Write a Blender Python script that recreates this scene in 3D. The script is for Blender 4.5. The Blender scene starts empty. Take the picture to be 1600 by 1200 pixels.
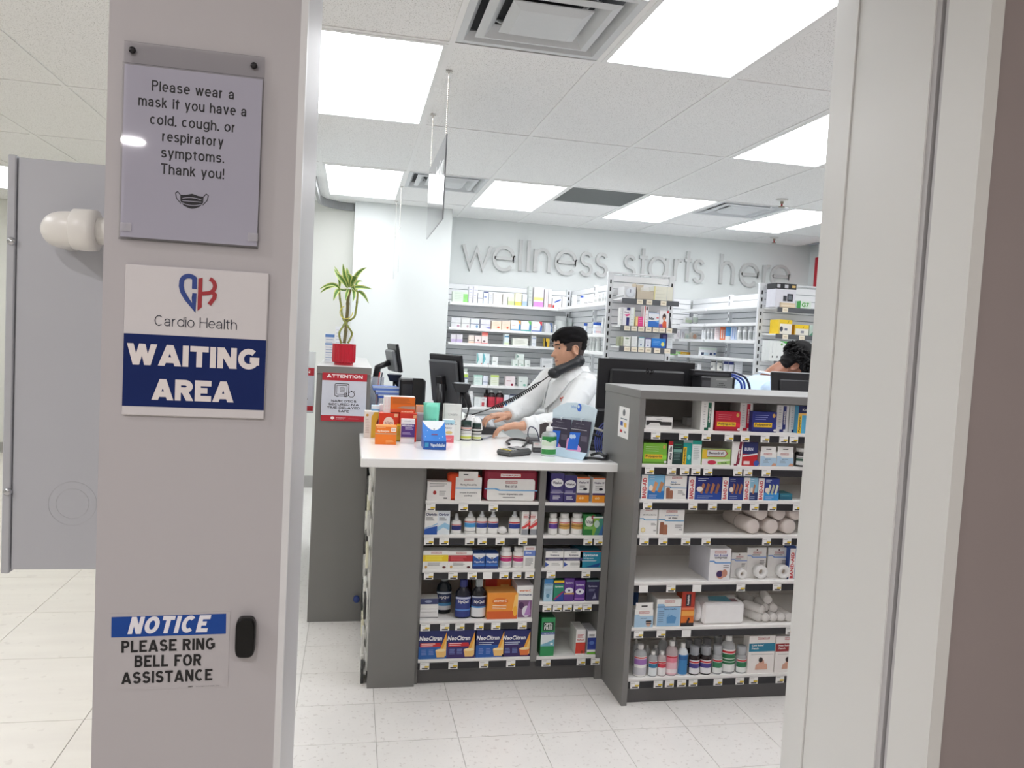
import bpy, math, random
from mathutils import Vector, Matrix
random.seed(7)
PI = math.pi
SC = bpy.context.scene
COL = SC.collection

# ------------------------------------------------------------------ camera
EYE = Vector((0.0, 0.0, 1.5))
FPX, YAW, PITCH, ROLL = 1220.0, 0.20342142, -0.05592166, 0.05389917
_f = Vector((math.sin(YAW)*math.cos(PITCH), math.cos(YAW)*math.cos(PITCH), math.sin(PITCH)))
_r = Vector((math.cos(YAW), -math.sin(YAW), 0))
_d = -_r.cross(_f)
RT = math.cos(ROLL)*_r - math.sin(ROLL)*_d
DN = math.sin(ROLL)*_r + math.cos(ROLL)*_d
FW = _f
cam_data = bpy.data.cameras.new('camera')
cam = bpy.data.objects.new('camera', cam_data)
COL.objects.link(cam)
cam.matrix_world = Matrix(((RT.x, -DN.x, -FW.x, EYE.x), (RT.y, -DN.y, -FW.y, EYE.y), (RT.z, -DN.z, -FW.z, EYE.z), (0, 0, 0, 1)))
cam_data.sensor_fit = 'HORIZONTAL'
cam_data.sensor_width = 36.0
cam_data.lens = 36.0*FPX/1600.0
cam_data.clip_start = 0.02
SC.camera = cam

# ------------------------------------------------------------------ world, exposure, lights
PANEL_STRENGTH = 6.4
HALL_POWER = 14.5
SC.view_settings.view_transform = 'Standard'
SC.view_settings.look = 'None'
SC.view_settings.exposure = 0.38
SC.view_settings.gamma = 1.0
SC.view_settings.use_curve_mapping = False
SC.cycles.use_denoising = True
SC.cycles.max_bounces = 14
SC.cycles.diffuse_bounces = 10
world = bpy.data.worlds.new('world')
SC.world = world
world.use_nodes = True
world.node_tree.nodes['Background'].inputs[0].default_value = (0.8, 0.86, 0.95, 1)
world.node_tree.nodes['Background'].inputs[1].default_value = 0.15

# round downlights recessed in the hall ceiling behind the photographer
HALL_LAMPS = [(-0.75, -0.55), (0.95, -0.75), (-2.0, 0.6), (-1.49, -3.0)]
for hx, hy in HALL_LAMPS:
    ld = bpy.data.lights.new('downlight_lamp', 'AREA')
    ld.shape = 'DISK'; ld.size = 0.14; ld.energy = HALL_POWER; ld.color = (1.0, 0.96, 0.98)
    lo = bpy.data.objects.new('downlight_lamp', ld); COL.objects.link(lo)
    lo.location = (hx, hy, 2.685)

# ------------------------------------------------------------------ where a photo point lies on a plane of the place
def ray(px, py):
    return RT*((px-800)/FPX) + DN*((py-600)/FPX) + FW
def atY(px, py, Y):
    d = ray(px, py); return EYE + d*(Y/d.y)
def atX(px, py, X):
    d = ray(px, py); return EYE + d*(X/d.x)
def atZ(px, py, Z):
    d = ray(px, py); return EYE + d*((Z-1.5)/d.z)
def proj(p):
    v = Vector(p)-EYE; z = v.dot(FW)
    return 800+FPX*v.dot(RT)/z, 600+FPX*v.dot(DN)/z

# ------------------------------------------------------------------ materials
def lin(c):
    c = c/255.0
    return c/12.92 if c <= 0.04045 else ((c+0.055)/1.055)**2.4
_mats = {}
def M(col, rough=0.5, metal=0.0, kind='', name=None, bump=0.0, var=0.05, vscale=30.0, spec=0.5):
    key = (tuple(col), rough, metal, kind, bump, var, vscale, spec)
    if key in _mats: return _mats[key]
    m = bpy.data.materials.new(name or 'finish_%02x%02x%02x' % tuple(int(c) for c in col[:3]))
    m.use_nodes = True
    nt = m.node_tree; b = nt.nodes['Principled BSDF']
    base = (lin(col[0]), lin(col[1]), lin(col[2]), 1)
    b.inputs['Base Color'].default_value = base
    b.inputs['Roughness'].default_value = rough
    b.inputs['Metallic'].default_value = metal
    b.inputs['Specular IOR Level'].default_value = spec
    tc = nt.nodes.new('ShaderNodeTexCoord')
    if var > 0:
        n = nt.nodes.new('ShaderNodeTexNoise'); n.inputs['Scale'].default_value = vscale
        n.inputs['Detail'].default_value = 3
        nt.links.new(tc.outputs['Object'], n.inputs['Vector'])
        mx = nt.nodes.new('ShaderNodeMix'); mx.data_type = 'RGBA'
        mx.inputs['A'].default_value = tuple(max(0, x*(1-var)) for x in base[:3])+(1,)
        mx.inputs['B'].default_value = tuple(min(1, x*(1+var)) for x in base[:3])+(1,)
        nt.links.new(n.outputs['Fac'], mx.inputs['Factor'])
        nt.links.new(mx.outputs['Result'], b.inputs['Base Color'])
        if bump > 0:
            bp = nt.nodes.new('ShaderNodeBump'); bp.inputs['Strength'].default_value = bump
            bp.inputs['Distance'].default_value = 0.002
            nt.links.new(n.outputs['Fac'], bp.inputs['Height'])
            nt.links.new(bp.outputs['Normal'], b.inputs['Normal'])
    _mats[key] = m
    return m
def clear_plastic(col=(240, 244, 246), alpha=0.35, rough=0.08, name='clear_plastic'):
    key = ('clear', tuple(col), alpha, rough)
    if key in _mats: return _mats[key]
    m = bpy.data.materials.new(name); m.use_nodes = True
    b = m.node_tree.nodes['Principled BSDF']
    b.inputs['Base Color'].default_value = (lin(col[0]), lin(col[1]), lin(col[2]), 1)
    b.inputs['Roughness'].default_value = rough
    b.inputs['Alpha'].default_value = alpha
    _mats[key] = m
    return m
def thin_acrylic(name):
    m = bpy.data.materials.new(name); m.use_nodes = True
    nt = m.node_tree; nt.nodes.clear(); o = nt.nodes.new('ShaderNodeOutputMaterial'); mx = nt.nodes.new('ShaderNodeMixShader')
    tr = nt.nodes.new('ShaderNodeBsdfTransparent'); gl = nt.nodes.new('ShaderNodeBsdfGlossy'); fr = nt.nodes.new('ShaderNodeFresnel')
    tr.inputs[0].default_value = (.96, .96, .97, 1); gl.inputs['Roughness'].default_value = .03; fr.inputs[0].default_value = 1.42
    nt.links.new(fr.outputs[0], mx.inputs[0]); nt.links.new(tr.outputs[0], mx.inputs[1]); nt.links.new(gl.outputs[0], mx.inputs[2]); nt.links.new(mx.outputs[0], o.inputs[0])
    return m
def emitter(col, strength, name):
    m = bpy.data.materials.new(name); m.use_nodes = True
    nt = m.node_tree; nt.nodes.clear()
    e = nt.nodes.new('ShaderNodeEmission'); o = nt.nodes.new('ShaderNodeOutputMaterial')
    e.inputs[0].default_value = (lin(col[0]), lin(col[1]), lin(col[2]), 1); e.inputs[1].default_value = strength
    nt.links.new(e.outputs[0], o.inputs[0]); return m
def speckled(base, dots, scale, thr, name, rough=0.85, bump=0.4, cloud=None):
    m = bpy.data.materials.new(name); m.use_nodes = True
    nt = m.node_tree; b = nt.nodes['Principled BSDF']; b.inputs['Roughness'].default_value = rough
    tc = nt.nodes.new('ShaderNodeTexCoord')
    n = nt.nodes.new('ShaderNodeTexNoise'); n.inputs['Scale'].default_value = scale; n.inputs['Detail'].default_value = 2
    geo = nt.nodes.new('ShaderNodeNewGeometry')
    nt.links.new(geo.outputs['Position'], n.inputs['Vector'])
    r = nt.nodes.new('ShaderNodeValToRGB')
    r.color_ramp.elements[0].position = thr; r.color_ramp.elements[0].color = tuple(lin(c) for c in dots)+(1,)
    r.color_ramp.elements[1].position = thr+0.06; r.color_ramp.elements[1].color = tuple(lin(c) for c in base)+(1,)
    nt.links.new(n.outputs['Fac'], r.inputs['Fac'])
    out = r.outputs['Color']
    if cloud:
        n2 = nt.nodes.new('ShaderNodeTexNoise'); n2.inputs['Scale'].default_value = cloud[1]; n2.inputs['Detail'].default_value = 6
        mp = nt.nodes.new('ShaderNodeMapping'); mp.inputs['Scale'].default_value = cloud[2]
        nt.links.new(geo.outputs['Position'], mp.inputs['Vector']); nt.links.new(mp.outputs['Vector'], n2.inputs['Vector'])
        mr = nt.nodes.new('ShaderNodeMapRange'); mr.inputs['From Min'].default_value = 0.35; mr.inputs['From Max'].default_value = 0.75
        mr.inputs['To Max'].default_value = 0.6
        nt.links.new(n2.outputs['Fac'], mr.inputs['Value'])
        mx = nt.nodes.new('ShaderNodeMix'); mx.data_type = 'RGBA'
        nt.links.new(mr.outputs['Result'], mx.inputs['Factor'])
        nt.links.new(out, mx.inputs['A']); mx.inputs['B'].default_value = tuple(lin(c) for c in cloud[0])+(1,)
        out = mx.outputs['Result']
    nt.links.new(out, b.inputs['Base Color'])
    if bump:
        bp = nt.nodes.new('ShaderNodeBump'); bp.inputs['Strength'].default_value = bump; bp.inputs['Distance'].default_value = 0.002
        nt.links.new(n.outputs['Fac'], bp.inputs['Height']); nt.links.new(bp.outputs['Normal'], b.inputs['Normal'])
    return m

# ------------------------------------------------------------------ text outlines from the built-in font
_tx = {}
def text_geo(s, bold=0.0):
    k = (s, bold)
    if k in _tx: return _tx[k]
    cu = bpy.data.curves.new('lettering', 'FONT'); cu.body = s; cu.size = 1.0; cu.resolution_u = 2
    cu.offset = bold; cu.fill_mode = 'FRONT'; cu.space_character = 1.0+bold*1.5
    ob = bpy.data.objects.new('lettering', cu)
    me = bpy.data.meshes.new_from_object(ob)
    v = [(a.co.x, a.co.y) for a in me.vertices]; f = [tuple(p.vertices) for p in me.polygons]
    bpy.data.objects.remove(ob); bpy.data.curves.remove(cu); bpy.data.meshes.remove(me)
    if not v: v = [(0, 0)]
    x0 = min(a[0] for a in v); x1 = max(a[0] for a in v); y0 = min(a[1] for a in v); y1 = max(a[1] for a in v)
    v = [((a-x0)/max(x1-x0, 1e-6), (b-y0)/max(y1-y0, 1e-6)) for a, b in v]
    _tx[k] = (v, f, (x1-x0), (y1-y0))
    return _tx[k]

# ------------------------------------------------------------------ mesh builder
class MB:
    def __init__(s): s.v = []; s.f = []; s.mi = []; s.sm = []; s.mats = []
    def add(s, vs, fs, mat, smooth=False):
        if mat not in s.mats: s.mats.append(mat)
        k = s.mats.index(mat); o = len(s.v)
        s.v += [Vector(v) for v in vs]
        for f in fs: s.f.append(tuple(i+o for i in f)); s.mi.append(k); s.sm.append(smooth)
        return s
    def box(s, x0, x1, y0, y1, z0, z1, mat, bev=0.0):
        if bev > 0:
            b = bev; pts = []; 
            xs = (x0, x1); ys = (y0, y1); zs = (z0, z1)
            import itertools
            idx = {}
            for ix, iy, iz in itertools.product((0, 1), repeat=3):
                sx, sy, sz = (1-2*ix)*b, (1-2*iy)*b, (1-2*iz)*b
                for a in range(3):
                    p = [xs[ix]+sx, ys[iy]+sy, zs[iz]+sz]
                    p[a] -= (sx, sy, sz)[a]
                    idx[(ix, iy, iz, a)] = len(pts); pts.append(tuple(p))
            fs = []
            I = lambda ix, iy, iz, a: idx[(ix, iy, iz, a)]
            for ix in (0, 1): fs.append([I(ix, 0, 0, 0), I(ix, 1, 0, 0), I(ix, 1, 1, 0), I(ix, 0, 1, 0)][::(-1 if ix == 0 else 1)])
            for iy in (0, 1): fs.append([I(0, iy, 0, 1), I(1, iy, 0, 1), I(1, iy, 1, 1), I(0, iy, 1, 1)][::(1 if iy == 0 else -1)])
            for iz in (0, 1): fs.append([I(0, 0, iz, 2), I(1, 0, iz, 2), I(1, 1, iz, 2), I(0, 1, iz, 2)][::(-1 if iz == 0 else 1)])
            for iy, iz in itertools.product((0, 1), repeat=2):
                q = [I(0, iy, iz, 1), I(1, iy, iz, 1), I(1, iy, iz, 2), I(0, iy, iz, 2)]; fs.append(q if (iy == 0) == (iz == 1) else q[::-1])
            for ix, iz in itertools.product((0, 1), repeat=2):
                q = [I(ix, 0, iz, 0), I(ix, 1, iz, 0), I(ix, 1, iz, 2), I(ix, 0, iz, 2)]; fs.append(q if (ix == 1) == (iz == 1) else q[::-1])
            for ix, iy in itertools.product((0, 1), repeat=2):
                q = [I(ix, iy, 0, 0), I(ix, iy, 1, 0), I(ix, iy, 1, 1), I(ix, iy, 0, 1)]; fs.append(q if (ix == 0) == (iy == 0) else q[::-1])
            for ix, iy, iz in itertools.product((0, 1), repeat=3):
                q = [I(ix, iy, iz, 0), I(ix, iy, iz, 1), I(ix, iy, iz, 2)]; fs.append(q if (ix+iy+iz) % 2 == 1 else q[::-1])
            return s.add(pts, [tuple(f) for f in fs], mat)
        vs = [(x0, y0, z0), (x1, y0, z0), (x1, y1, z0), (x0, y1, z0), (x0, y0, z1), (x1, y0, z1), (x1, y1, z1), (x0, y1, z1)]
        return s.add(vs, [(0, 3, 2, 1), (4, 5, 6, 7), (0, 1, 5, 4), (1, 2, 6, 5), (2, 3, 7, 6), (3, 0, 4, 7)], mat)
    def rect(s, x0, x1, z0, z1, y, mat):
        return s.add([(x0, y, z0), (x1, y, z0), (x1, y, z1), (x0, y, z1)], [(0, 1, 2, 3)], mat)
    def poly(s, pts, y, mat):
        return s.add([(a, y, b) for a, b in pts], [tuple(range(len(pts)))], mat)
    def disc(s, cx, cz, rx, rz, y, mat, n=20):
        return s.poly([(cx+rx*math.cos(2*PI*i/n), cz+rz*math.sin(2*PI*i/n)) for i in range(n)], y, mat)
    def text(s, t, x0, x1, z0, z1, y, mat, bold=0.0, shear=0.0, bend=None):
        v, f, w, h = text_geo(t, bold)
        vs = []
        for a, b in v:
            X = x0+(x1-x0)*a+shear*(z1-z0)*(b-0.5); Z = z0+(z1-z0)*b
            if bend:
                ang = X/bend; vs.append((bend*math.sin(ang), -bend*math.cos(ang)*1.0, Z))
            else: vs.append((X, y, Z))
        return s.add(vs, f, mat)
    def prism(s, pts, y0, y1, mat, smooth=False):
        n = len(pts)
        vs = [(a, y0, b) for a, b in pts]+[(a, y1, b) for a, b in pts]
        fs = [tuple(range(n)), tuple(range(2*n-1, n-1, -1))]
        fs += [((i+1) % n, i, n+i, n+(i+1) % n) for i in range(n)]
        return s.add(vs, fs, mat, smooth)
    def lathe(s, prof, mat, seg=20, sx=1.0, sy=1.0, c=(0, 0, 0), smooth=True, a0=0.0, a1=2*PI):
        full = abs(a1-a0-2*PI) < 1e-6; n = seg if full else seg+1
        vs = []
        for r, z in prof:
            for i in range(n):
                a = a0+(a1-a0)*i/seg
                vs.append((c[0]+r*sx*math.cos(a), c[1]+r*sy*math.sin(a), c[2]+z))
        fs = []
        for k in range(len(prof)-1):
            for i in range(seg):
                j = (i+1) % n if full else i+1
                fs.append((k*n+i, k*n+j, (k+1)*n+j, (k+1)*n+i))
        if full:
            if prof[0][0] > 1e-6: fs.append(tuple(range(n-1, -1, -1)))
            if prof[-1][0] > 1e-6: fs.append(tuple((len(prof)-1)*n+i for i in range(n)))
        return s.add(vs, fs, mat, smooth)
    def tube(s, pts, rad, mat, seg=8, flat=1.0, updir=None, caps=True):
        pts = [Vector(p) for p in pts]; n = len(pts)
        if not isinstance(rad, (list, tuple)): rad = [rad]*n
        vs = []; up = Vector(updir) if updir else None
        for i, p in enumerate(pts):
            t = (pts[min(i+1, n-1)]-pts[max(i-1, 0)])
            if t.length < 1e-9: t = Vector((0, 0, 1))
            t.normalize()
            if up is None: up = Vector((0, 0, 1)) if abs(t.z) < 0.9 else Vector((1, 0, 0))
            side = t.cross(up)
            if side.length < 1e-4: side = t.cross(Vector((0.3, 1, 0.2)))
            side.normalize(); u2 = side.cross(t).normalized()
            if updir is None: up = u2
            for k in range(seg):
                a = 2*PI*k/seg
                vs.append(p+side*(rad[i]*math.cos(a))+u2*(rad[i]*flat*math.sin(a)))
        fs = []
        for i in range(n-1):
            for k in range(seg):
                j = (k+1) % seg
                fs.append((i*seg+k, i*seg+j, (i+1)*seg+j, (i+1)*seg+k))
        if caps:
            fs.append(tuple(range(seg-1, -1, -1))); fs.append(tuple((n-1)*seg+k for k in range(seg)))
        return s.add(vs, fs, mat, True)
    def ball(s, c, r, mat, sx=1, sy=1, sz=1, n=10):
        prof = [(math.sin(PI*i/n)*1.0, -math.cos(PI*i/n)) for i in range(n+1)]
        seg = 2*n; vs = []
        for rr, z in prof:
            for i in range(seg):
                a = 2*PI*i/seg; vs.append((c[0]+r*sx*rr*math.cos(a), c[1]+r*sy*rr*math.sin(a), c[2]+r*sz*z))
        fs = []
        for k in range(n):
            for i in range(seg):
                j = (i+1) % seg; fs.append((k*seg+i, k*seg+j, (k+1)*seg+j, (k+1)*seg+i))
        return s.add(vs, fs, mat, True)
    def xform(s, mtx, start=0):
        for i in range(start, len(s.v)): s.v[i] = mtx @ s.v[i]
        return s
    def mesh(s, name):
        me = bpy.data.meshes.new(name)
        me.from_pydata([tuple(v) for v in s.v], [], s.f)
        for m in s.mats: me.materials.append(m)
        me.polygons.foreach_set('material_index', s.mi)
        me.polygons.foreach_set('use_smooth', s.sm)
        me.update()
        return me
    def build(s, name, parent=None, org=None, local=False):
        o = Vector(org) if org is not None else Vector((0, 0, 0))
        if parent is not None and not local:
            o = Vector((0, 0, 0)); p = parent
            while p is not None: o += p.location; p = p.parent
        if not local and o.length > 0: s.v = [v-o for v in s.v]
        ob = bpy.data.objects.new(name, s.mesh(name)); COL.objects.link(ob)
        if parent is not None: ob.parent = parent
        elif org is not None: ob.location = Vector(org)
        return ob
# ------------------------------------------------------------------ sign lettering drawn as strokes (plain grotesque capitals and small letters)
def arc(cx, cy, rx, ry, a0, a1, n=14): return [(cx+rx*math.cos(math.radians(a0+(a1-a0)*i/n)), cy+ry*math.sin(math.radians(a0+(a1-a0)*i/n))) for i in range(n+1)]
def ribbon(b, pts, hw, y0, y1, mat):
    n = len(pts); Lf = []; Rt = []
    P2 = [Vector((p[0], p[1])) for p in pts]
    closed = (P2[0]-P2[-1]).length < 1e-6
    for i in range(n):
        a = P2[i-1] if i > 0 else (P2[-2] if closed else P2[0]); c = P2[i+1] if i < n-1 else (P2[1] if closed else P2[-1])
        d0 = (P2[i]-a); d1 = (c-P2[i])
        if d0.length < 1e-9: d0 = d1
        if d1.length < 1e-9: d1 = d0
        d0 = d0.normalized(); d1 = d1.normalized(); t_ = (d0+d1)
        t_ = t_.normalized() if t_.length > 1e-6 else d0
        nn = Vector((-t_.y, t_.x)); k = hw/max(.45, nn.dot(Vector((-d0.y, d0.x))))
        Lf.append(P2[i]+nn*k); Rt.append(P2[i]-nn*k)
    vs = []; fs = []
    for i in range(n):
        for q_, y in ((Lf[i], y0), (Rt[i], y0), (Rt[i], y1), (Lf[i], y1)): vs.append((q_.x, y, q_.y))
    for i in range(n-1):
        for k in range(4): fs.append((i*4+k, i*4+(k+1) % 4, (i+1)*4+(k+1) % 4, (i+1)*4+k))
    fs += [(0, 3, 2, 1), ((n-1)*4, (n-1)*4+1, (n-1)*4+2, (n-1)*4+3)]
    b.add(vs, fs, mat)
BOWL = arc(.5, .5, .5, .5, 0, 360, 28)
CAPS = {
 'A': (.92, ['D', (0, 0), (.5, 1)], ['D', (1, 0), (.5, 1)], ['S', (.2, .2), (.8, .2)]),
 'B': (.72, ['S', (0, 0), (0, 1)], ['S', (0, 1), (.5, 1)]+arc(.5, .765, .4, .235, 90, -90)+[(0, .53)], ['S', (.5, .53)]+arc(.52, .265, .48, .265, 90, -90)+[(0, 0)]),
 'C': (.84, ['S']+arc(.5, .5, .5, .5, 48, 312, 24)), 'D': (.8, ['S', (0, 0), (0, 1)], ['S', (0, 1), (.4, 1)]+arc(.4, .5, .6, .5, 90, -90)+[(0, 0)]),
 'E': (.64, ['S', (1, 1), (0, 1), (0, 0), (1, 0)], ['S', (0, .52), (.92, .52)]), 'F': (.6, ['S', (1, 1), (0, 1), (0, 0)], ['S', (0, .5), (.88, .5)]),
 'G': (.88, ['S']+arc(.5, .5, .5, .5, 48, 338, 24), ['S', (.58, .44), (1, .44), (1, .1)]), 'H': (.76, ['S', (0, 0), (0, 1)], ['S', (1, 0), (1, 1)], ['S', (0, .52), (1, .52)]),
 'I': (0, ['S', (0, 0), (0, 1)]), 'L': (.58, ['S', (0, 1), (0, 0), (1, 0)]), 'M': (.95, ['S', (0, 0), (0, 1)], ['S', (1, 0), (1, 1)], ['D', (0, 1), (.5, 0)], ['D', (1, 1), (.5, 0)]),
 'N': (.76, ['S', (0, 0), (0, 1)], ['S', (1, 0), (1, 1)], ['D', (.02, 1), (.98, 0)]), 'O': (.88, ['S']+BOWL),
 'P': (.68, ['S', (0, 0), (0, 1)], ['S', (0, 1), (.55, 1)]+arc(.55, .745, .45, .255, 90, -90)+[(0, .49)]),
 'R': (.74, ['S', (0, 0), (0, 1)], ['S', (0, 1), (.55, 1)]+arc(.55, .755, .4, .245, 90, -90)+[(0, .51)], ['D', (.5, .5), (.98, 0)]),
 'S': (.72, ['S']+arc(.5, .76, .46, .24, 22, 270, 14)+arc(.5, .26, .5, .26, 90, -158, 14)), 'T': (.7, ['S', (0, 1), (1, 1)], ['S', (.5, 0), (.5, 1)]),
 'U': (.76, ['S', (0, 1), (0, .4)]+arc(.5, .4, .5, .4, 180, 360)+[(1, 1)]), 'V': (.86, ['D', (.5, 0), (0, 1)], ['D', (.5, 0), (1, 1)]),
 'W': (1.3, ['D', (.26, 0), (0, 1)], ['D', (.26, 0), (.5, 1)], ['D', (.74, 0), (.5, 1)], ['D', (.74, 0), (1, 1)]),
 'Y': (.82, ['D', (.5, .4), (0, 1)], ['D', (.5, .4), (1, 1)], ['S', (.5, 0), (.5, .42)]), '-': (.32, ['S', (0, .4), (1, .4)]),
 '!': (0, ['S', (0, .34), (0, 1)], ['.', (0, 0)])}
SMALL = {
 'a': (.62, ['S', (.02, .7)]+arc(.46, .66, .44, .34, 165, 0, 12)+[(.9, 0)], ['S', (.9, .56), (.5, .54)]+arc(.4, .27, .4, .27, 85, 275, 12)+[(.62, .04), (.9, .26)]),
 'c': (.6, ['S']+arc(.5, .5, .5, .5, 46, 314, 22)), 'd': (.68, ['S']+BOWL, ['S', (1, 0), (1, 1.36)]), 'e': (.66, ['S', (.03, .52), (.99, .52)]+arc(.5, .5, .5, .5, 4, 312, 26)),
 'f': (.36, ['S', (.4, 0), (.4, 1.08)]+arc(.86, 1.08, .46, .28, 180, 95, 6), ['S', (0, 1), (1, 1)]), 'g': (.68, ['S']+BOWL, ['S', (1, 1), (1, -.08)]+arc(.5, -.08, .5, .3, 0, -150, 10)),
 'h': (.6, ['S', (0, 0), (0, 1.36)], ['S', (0, .52)]+arc(.5, .54, .5, .46, 172, 0, 12)+[(1, 0)]), 'i': (0, ['S', (0, 0), (0, 1)], ['.', (0, 1.3)]),
 'k': (.58, ['S', (0, 0), (0, 1.36)], ['D', (.05, .36), (.86, 1)], ['D', (.38, .6), (.96, 0)]), 'l': (0, ['S', (0, 0), (0, 1.36)]),
 'm': (1.02, ['S', (0, 0), (0, 1)], ['S', (0, .52)]+arc(.25, .58, .25, .42, 172, 0, 10)+[(.5, 0)], ['S', (.5, .52)]+arc(.75, .58, .25, .42, 172, 0, 10)+[(1, 0)]),
 'n': (.6, ['S', (0, 0), (0, 1)], ['S', (0, .52)]+arc(.5, .54, .5, .46, 172, 0, 12)+[(1, 0)]), 'o': (.68, ['S']+BOWL), 'p': (.68, ['S']+BOWL, ['S', (0, 1), (0, -.38)]),
 'r': (.36, ['S', (0, 0), (0, 1)], ['S', (0, .5)]+arc(.75, .48, .75, .52, 172, 85, 8)), 's': (.58, ['S']+arc(.5, .76, .44, .24, 22, 270, 12)+arc(.5, .26, .5, .26, 90, -158, 12)),
 't': (.34, ['S', (.42, 1.32), (.42, .2)]+arc(.8, .2, .38, .2, 180, 275, 6), ['S', (0, 1), (1, 1)]), 'u': (.6, ['S', (0, 1), (0, .44)]+arc(.5, .44, .5, .44, 180, 360, 12), ['S', (1, 1), (1, 0)]),
 'v': (.62, ['D', (.5, 0), (0, 1)], ['D', (.5, 0), (1, 1)]), 'w': (.98, ['D', (.26, 0), (0, 1)], ['D', (.26, 0), (.5, 1)], ['D', (.74, 0), (.5, 1)], ['D', (.74, 0), (1, 1)]),
 'y': (.62, ['D', (.5, 0), (0, 1)], ['D', (.3, -.4), (1, 1)]), ',': (0, ['.', (0, 0)], ['S', (.0, .02), (-.03, -.16)]), '.': (0, ['.', (0, 0)])}
def stroke_text(b, s, x0, x1, z0, cap, wt, y, mat, shear=0.0, gap=.105, xh=.73, dep=.0002):
    t = wt*cap; sp = gap*cap
    items = [(ch, (CAPS if ch in CAPS else SMALL).get(ch)) for ch in s]
    tot = sum(g[0]*cap for c, g in items if g); fixed = sum((t if g else .27*cap) for c, g in items)+sp*(len(s)-1)
    k = (x1-x0-fixed)/max(tot, 1e-6); x = x0
    for ch, g in items:
        if g is None: x += .27*cap+sp; continue
        H = cap if ch in CAPS else cap*xh; W = g[0]*cap*k
        mp = lambda p: (x+t/2+p[0]*(W if W > 0 else cap), z0+t/2+p[1]*(H-t))
        for ei, el in enumerate(g[1:]):
            st = len(b.v)
            if el[0] == 'S':
                P = [mp(p) for p in el[1:]]; Q = [p for i, p in enumerate(P) if i == 0 or (Vector(p)-Vector(P[i-1])).length > 1e-7]
                if (Vector(Q[0])-Vector(Q[-1])).length > 1e-6:
                    for e0, e1, raw in ((0, 1, el[1]), (-1, -2, el[-1])):
                        d = Vector(Q[e0])-Vector(Q[e1])
                        if abs(d.x) < abs(d.y)*.02 and (raw[1] in (0, 1, 1.36, -.38)): Q[e0] = (Q[e0][0], Q[e0][1]+math.copysign(t/2, d.y))
                        elif abs(d.y) < abs(d.x)*.02 and raw[0] in (0, 1) and ch in 'TELFft': Q[e0] = (Q[e0][0]+math.copysign(t/2, d.x), Q[e0][1])
                ribbon(b, Q, t/2, y, y+dep, mat)
            elif el[0] == 'D':
                p, q = mp(el[1]), mp(el[2]); zs = lambda r, z: z-t/2 if r[1] <= 0 else (z+t/2 if r[1] >= 1 else z)
                dx, dz = q[0]-p[0], q[1]-p[1]; hw = min(t*.95, t/2*math.hypot(dx, dz)/max(abs(dz), 1e-6))
                za, zb = zs(el[1], p[1]), zs(el[2], q[1]); xa = p[0]; xb = q[0]
                b.add([(xa-hw, y, za), (xa+hw, y, za), (xb+hw, y, zb), (xb-hw, y, zb)], [(0, 1, 2, 3)], mat)
            else:
                p = mp(el[1]); b.rect(p[0]-t*.55, p[0]+t*.55, p[1]-t*.5, p[1]+t*.6, y, mat)
            for i in range(st, len(b.v)): b.v[i].y -= .00008*ei
            if shear:
                for i in range(st, len(b.v)): b.v[i].x += shear*(b.v[i].z-z0-cap/2)
        x += W+t+sp
    return b
def tag(o, label, cat, group=None):
    o['label'] = label; o['category'] = cat
    if group: o['group'] = group
    return o
def thing(name, label, cat, loc=(0, 0, 0), group=None):
    o = bpy.data.objects.new(name, None); COL.objects.link(o); o.location = loc
    o.empty_display_size = 0.05
    return tag(o, label, cat, group)
def struct(o): o['kind'] = 'structure'; return o
def clone(o, parent, loc=None):
    c = o.copy(); COL.objects.link(c); c.parent = parent
    if loc is not None: c.location = loc
    return c
# ================================================================== the setting
WALLW = M((221, 225, 224), 0.75, var=0.02, vscale=3, bump=0.05, name='white_wall_paint')
WALLC = M((222, 222, 216), 0.75, var=0.02, vscale=3, name='cream_wall_paint')
PILL = M((178, 174, 177), 0.6, var=0.025, vscale=4, bump=0.04, name='lilac_grey_wall_paint')
TAUPE = M((154, 143, 142), 0.65, var=0.03, vscale=4, name='taupe_wall_tone')  # darker, browner tone than the pillar face
JAMBW = M((222, 222, 220), 0.4, var=0.015, vscale=2, name='white_jamb_laminate')
JAMBG = M((190, 188, 190), 0.45, var=0.02, name='grey_jamb_edge')
DARK = M((28, 28, 30), 0.6, name='dark_gap')
RAIL = M((236, 236, 235), 0.5, var=0.01, name='ceiling_grid_paint')
TILE = speckled((240, 240, 239), (176, 175, 172), 210.0, 0.34, 'fissured_ceiling_tile', bump=0.5)
VCT = speckled((234, 231, 227), (212, 207, 202), 55.0, 0.33, 'vinyl_floor_tile', rough=0.28, bump=0.0, cloud=((226, 223, 219), 7.0, (1, 1, 1)))
PORC = speckled((230, 225, 216), (218, 212, 203), 18.0, 0.3, 'stone_floor_tile', rough=0.35, bump=0.0, cloud=((218, 212, 204), 5.0, (0.35, 2.2, 1)))
GROUT = M((176, 171, 165), 0.8, name='floor_joint')
GROUT2 = M((168, 160, 150), 0.8, name='stone_floor_joint')
BASEG = M((165, 163, 160), 0.5, name='grey_vinyl_base')

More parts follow.
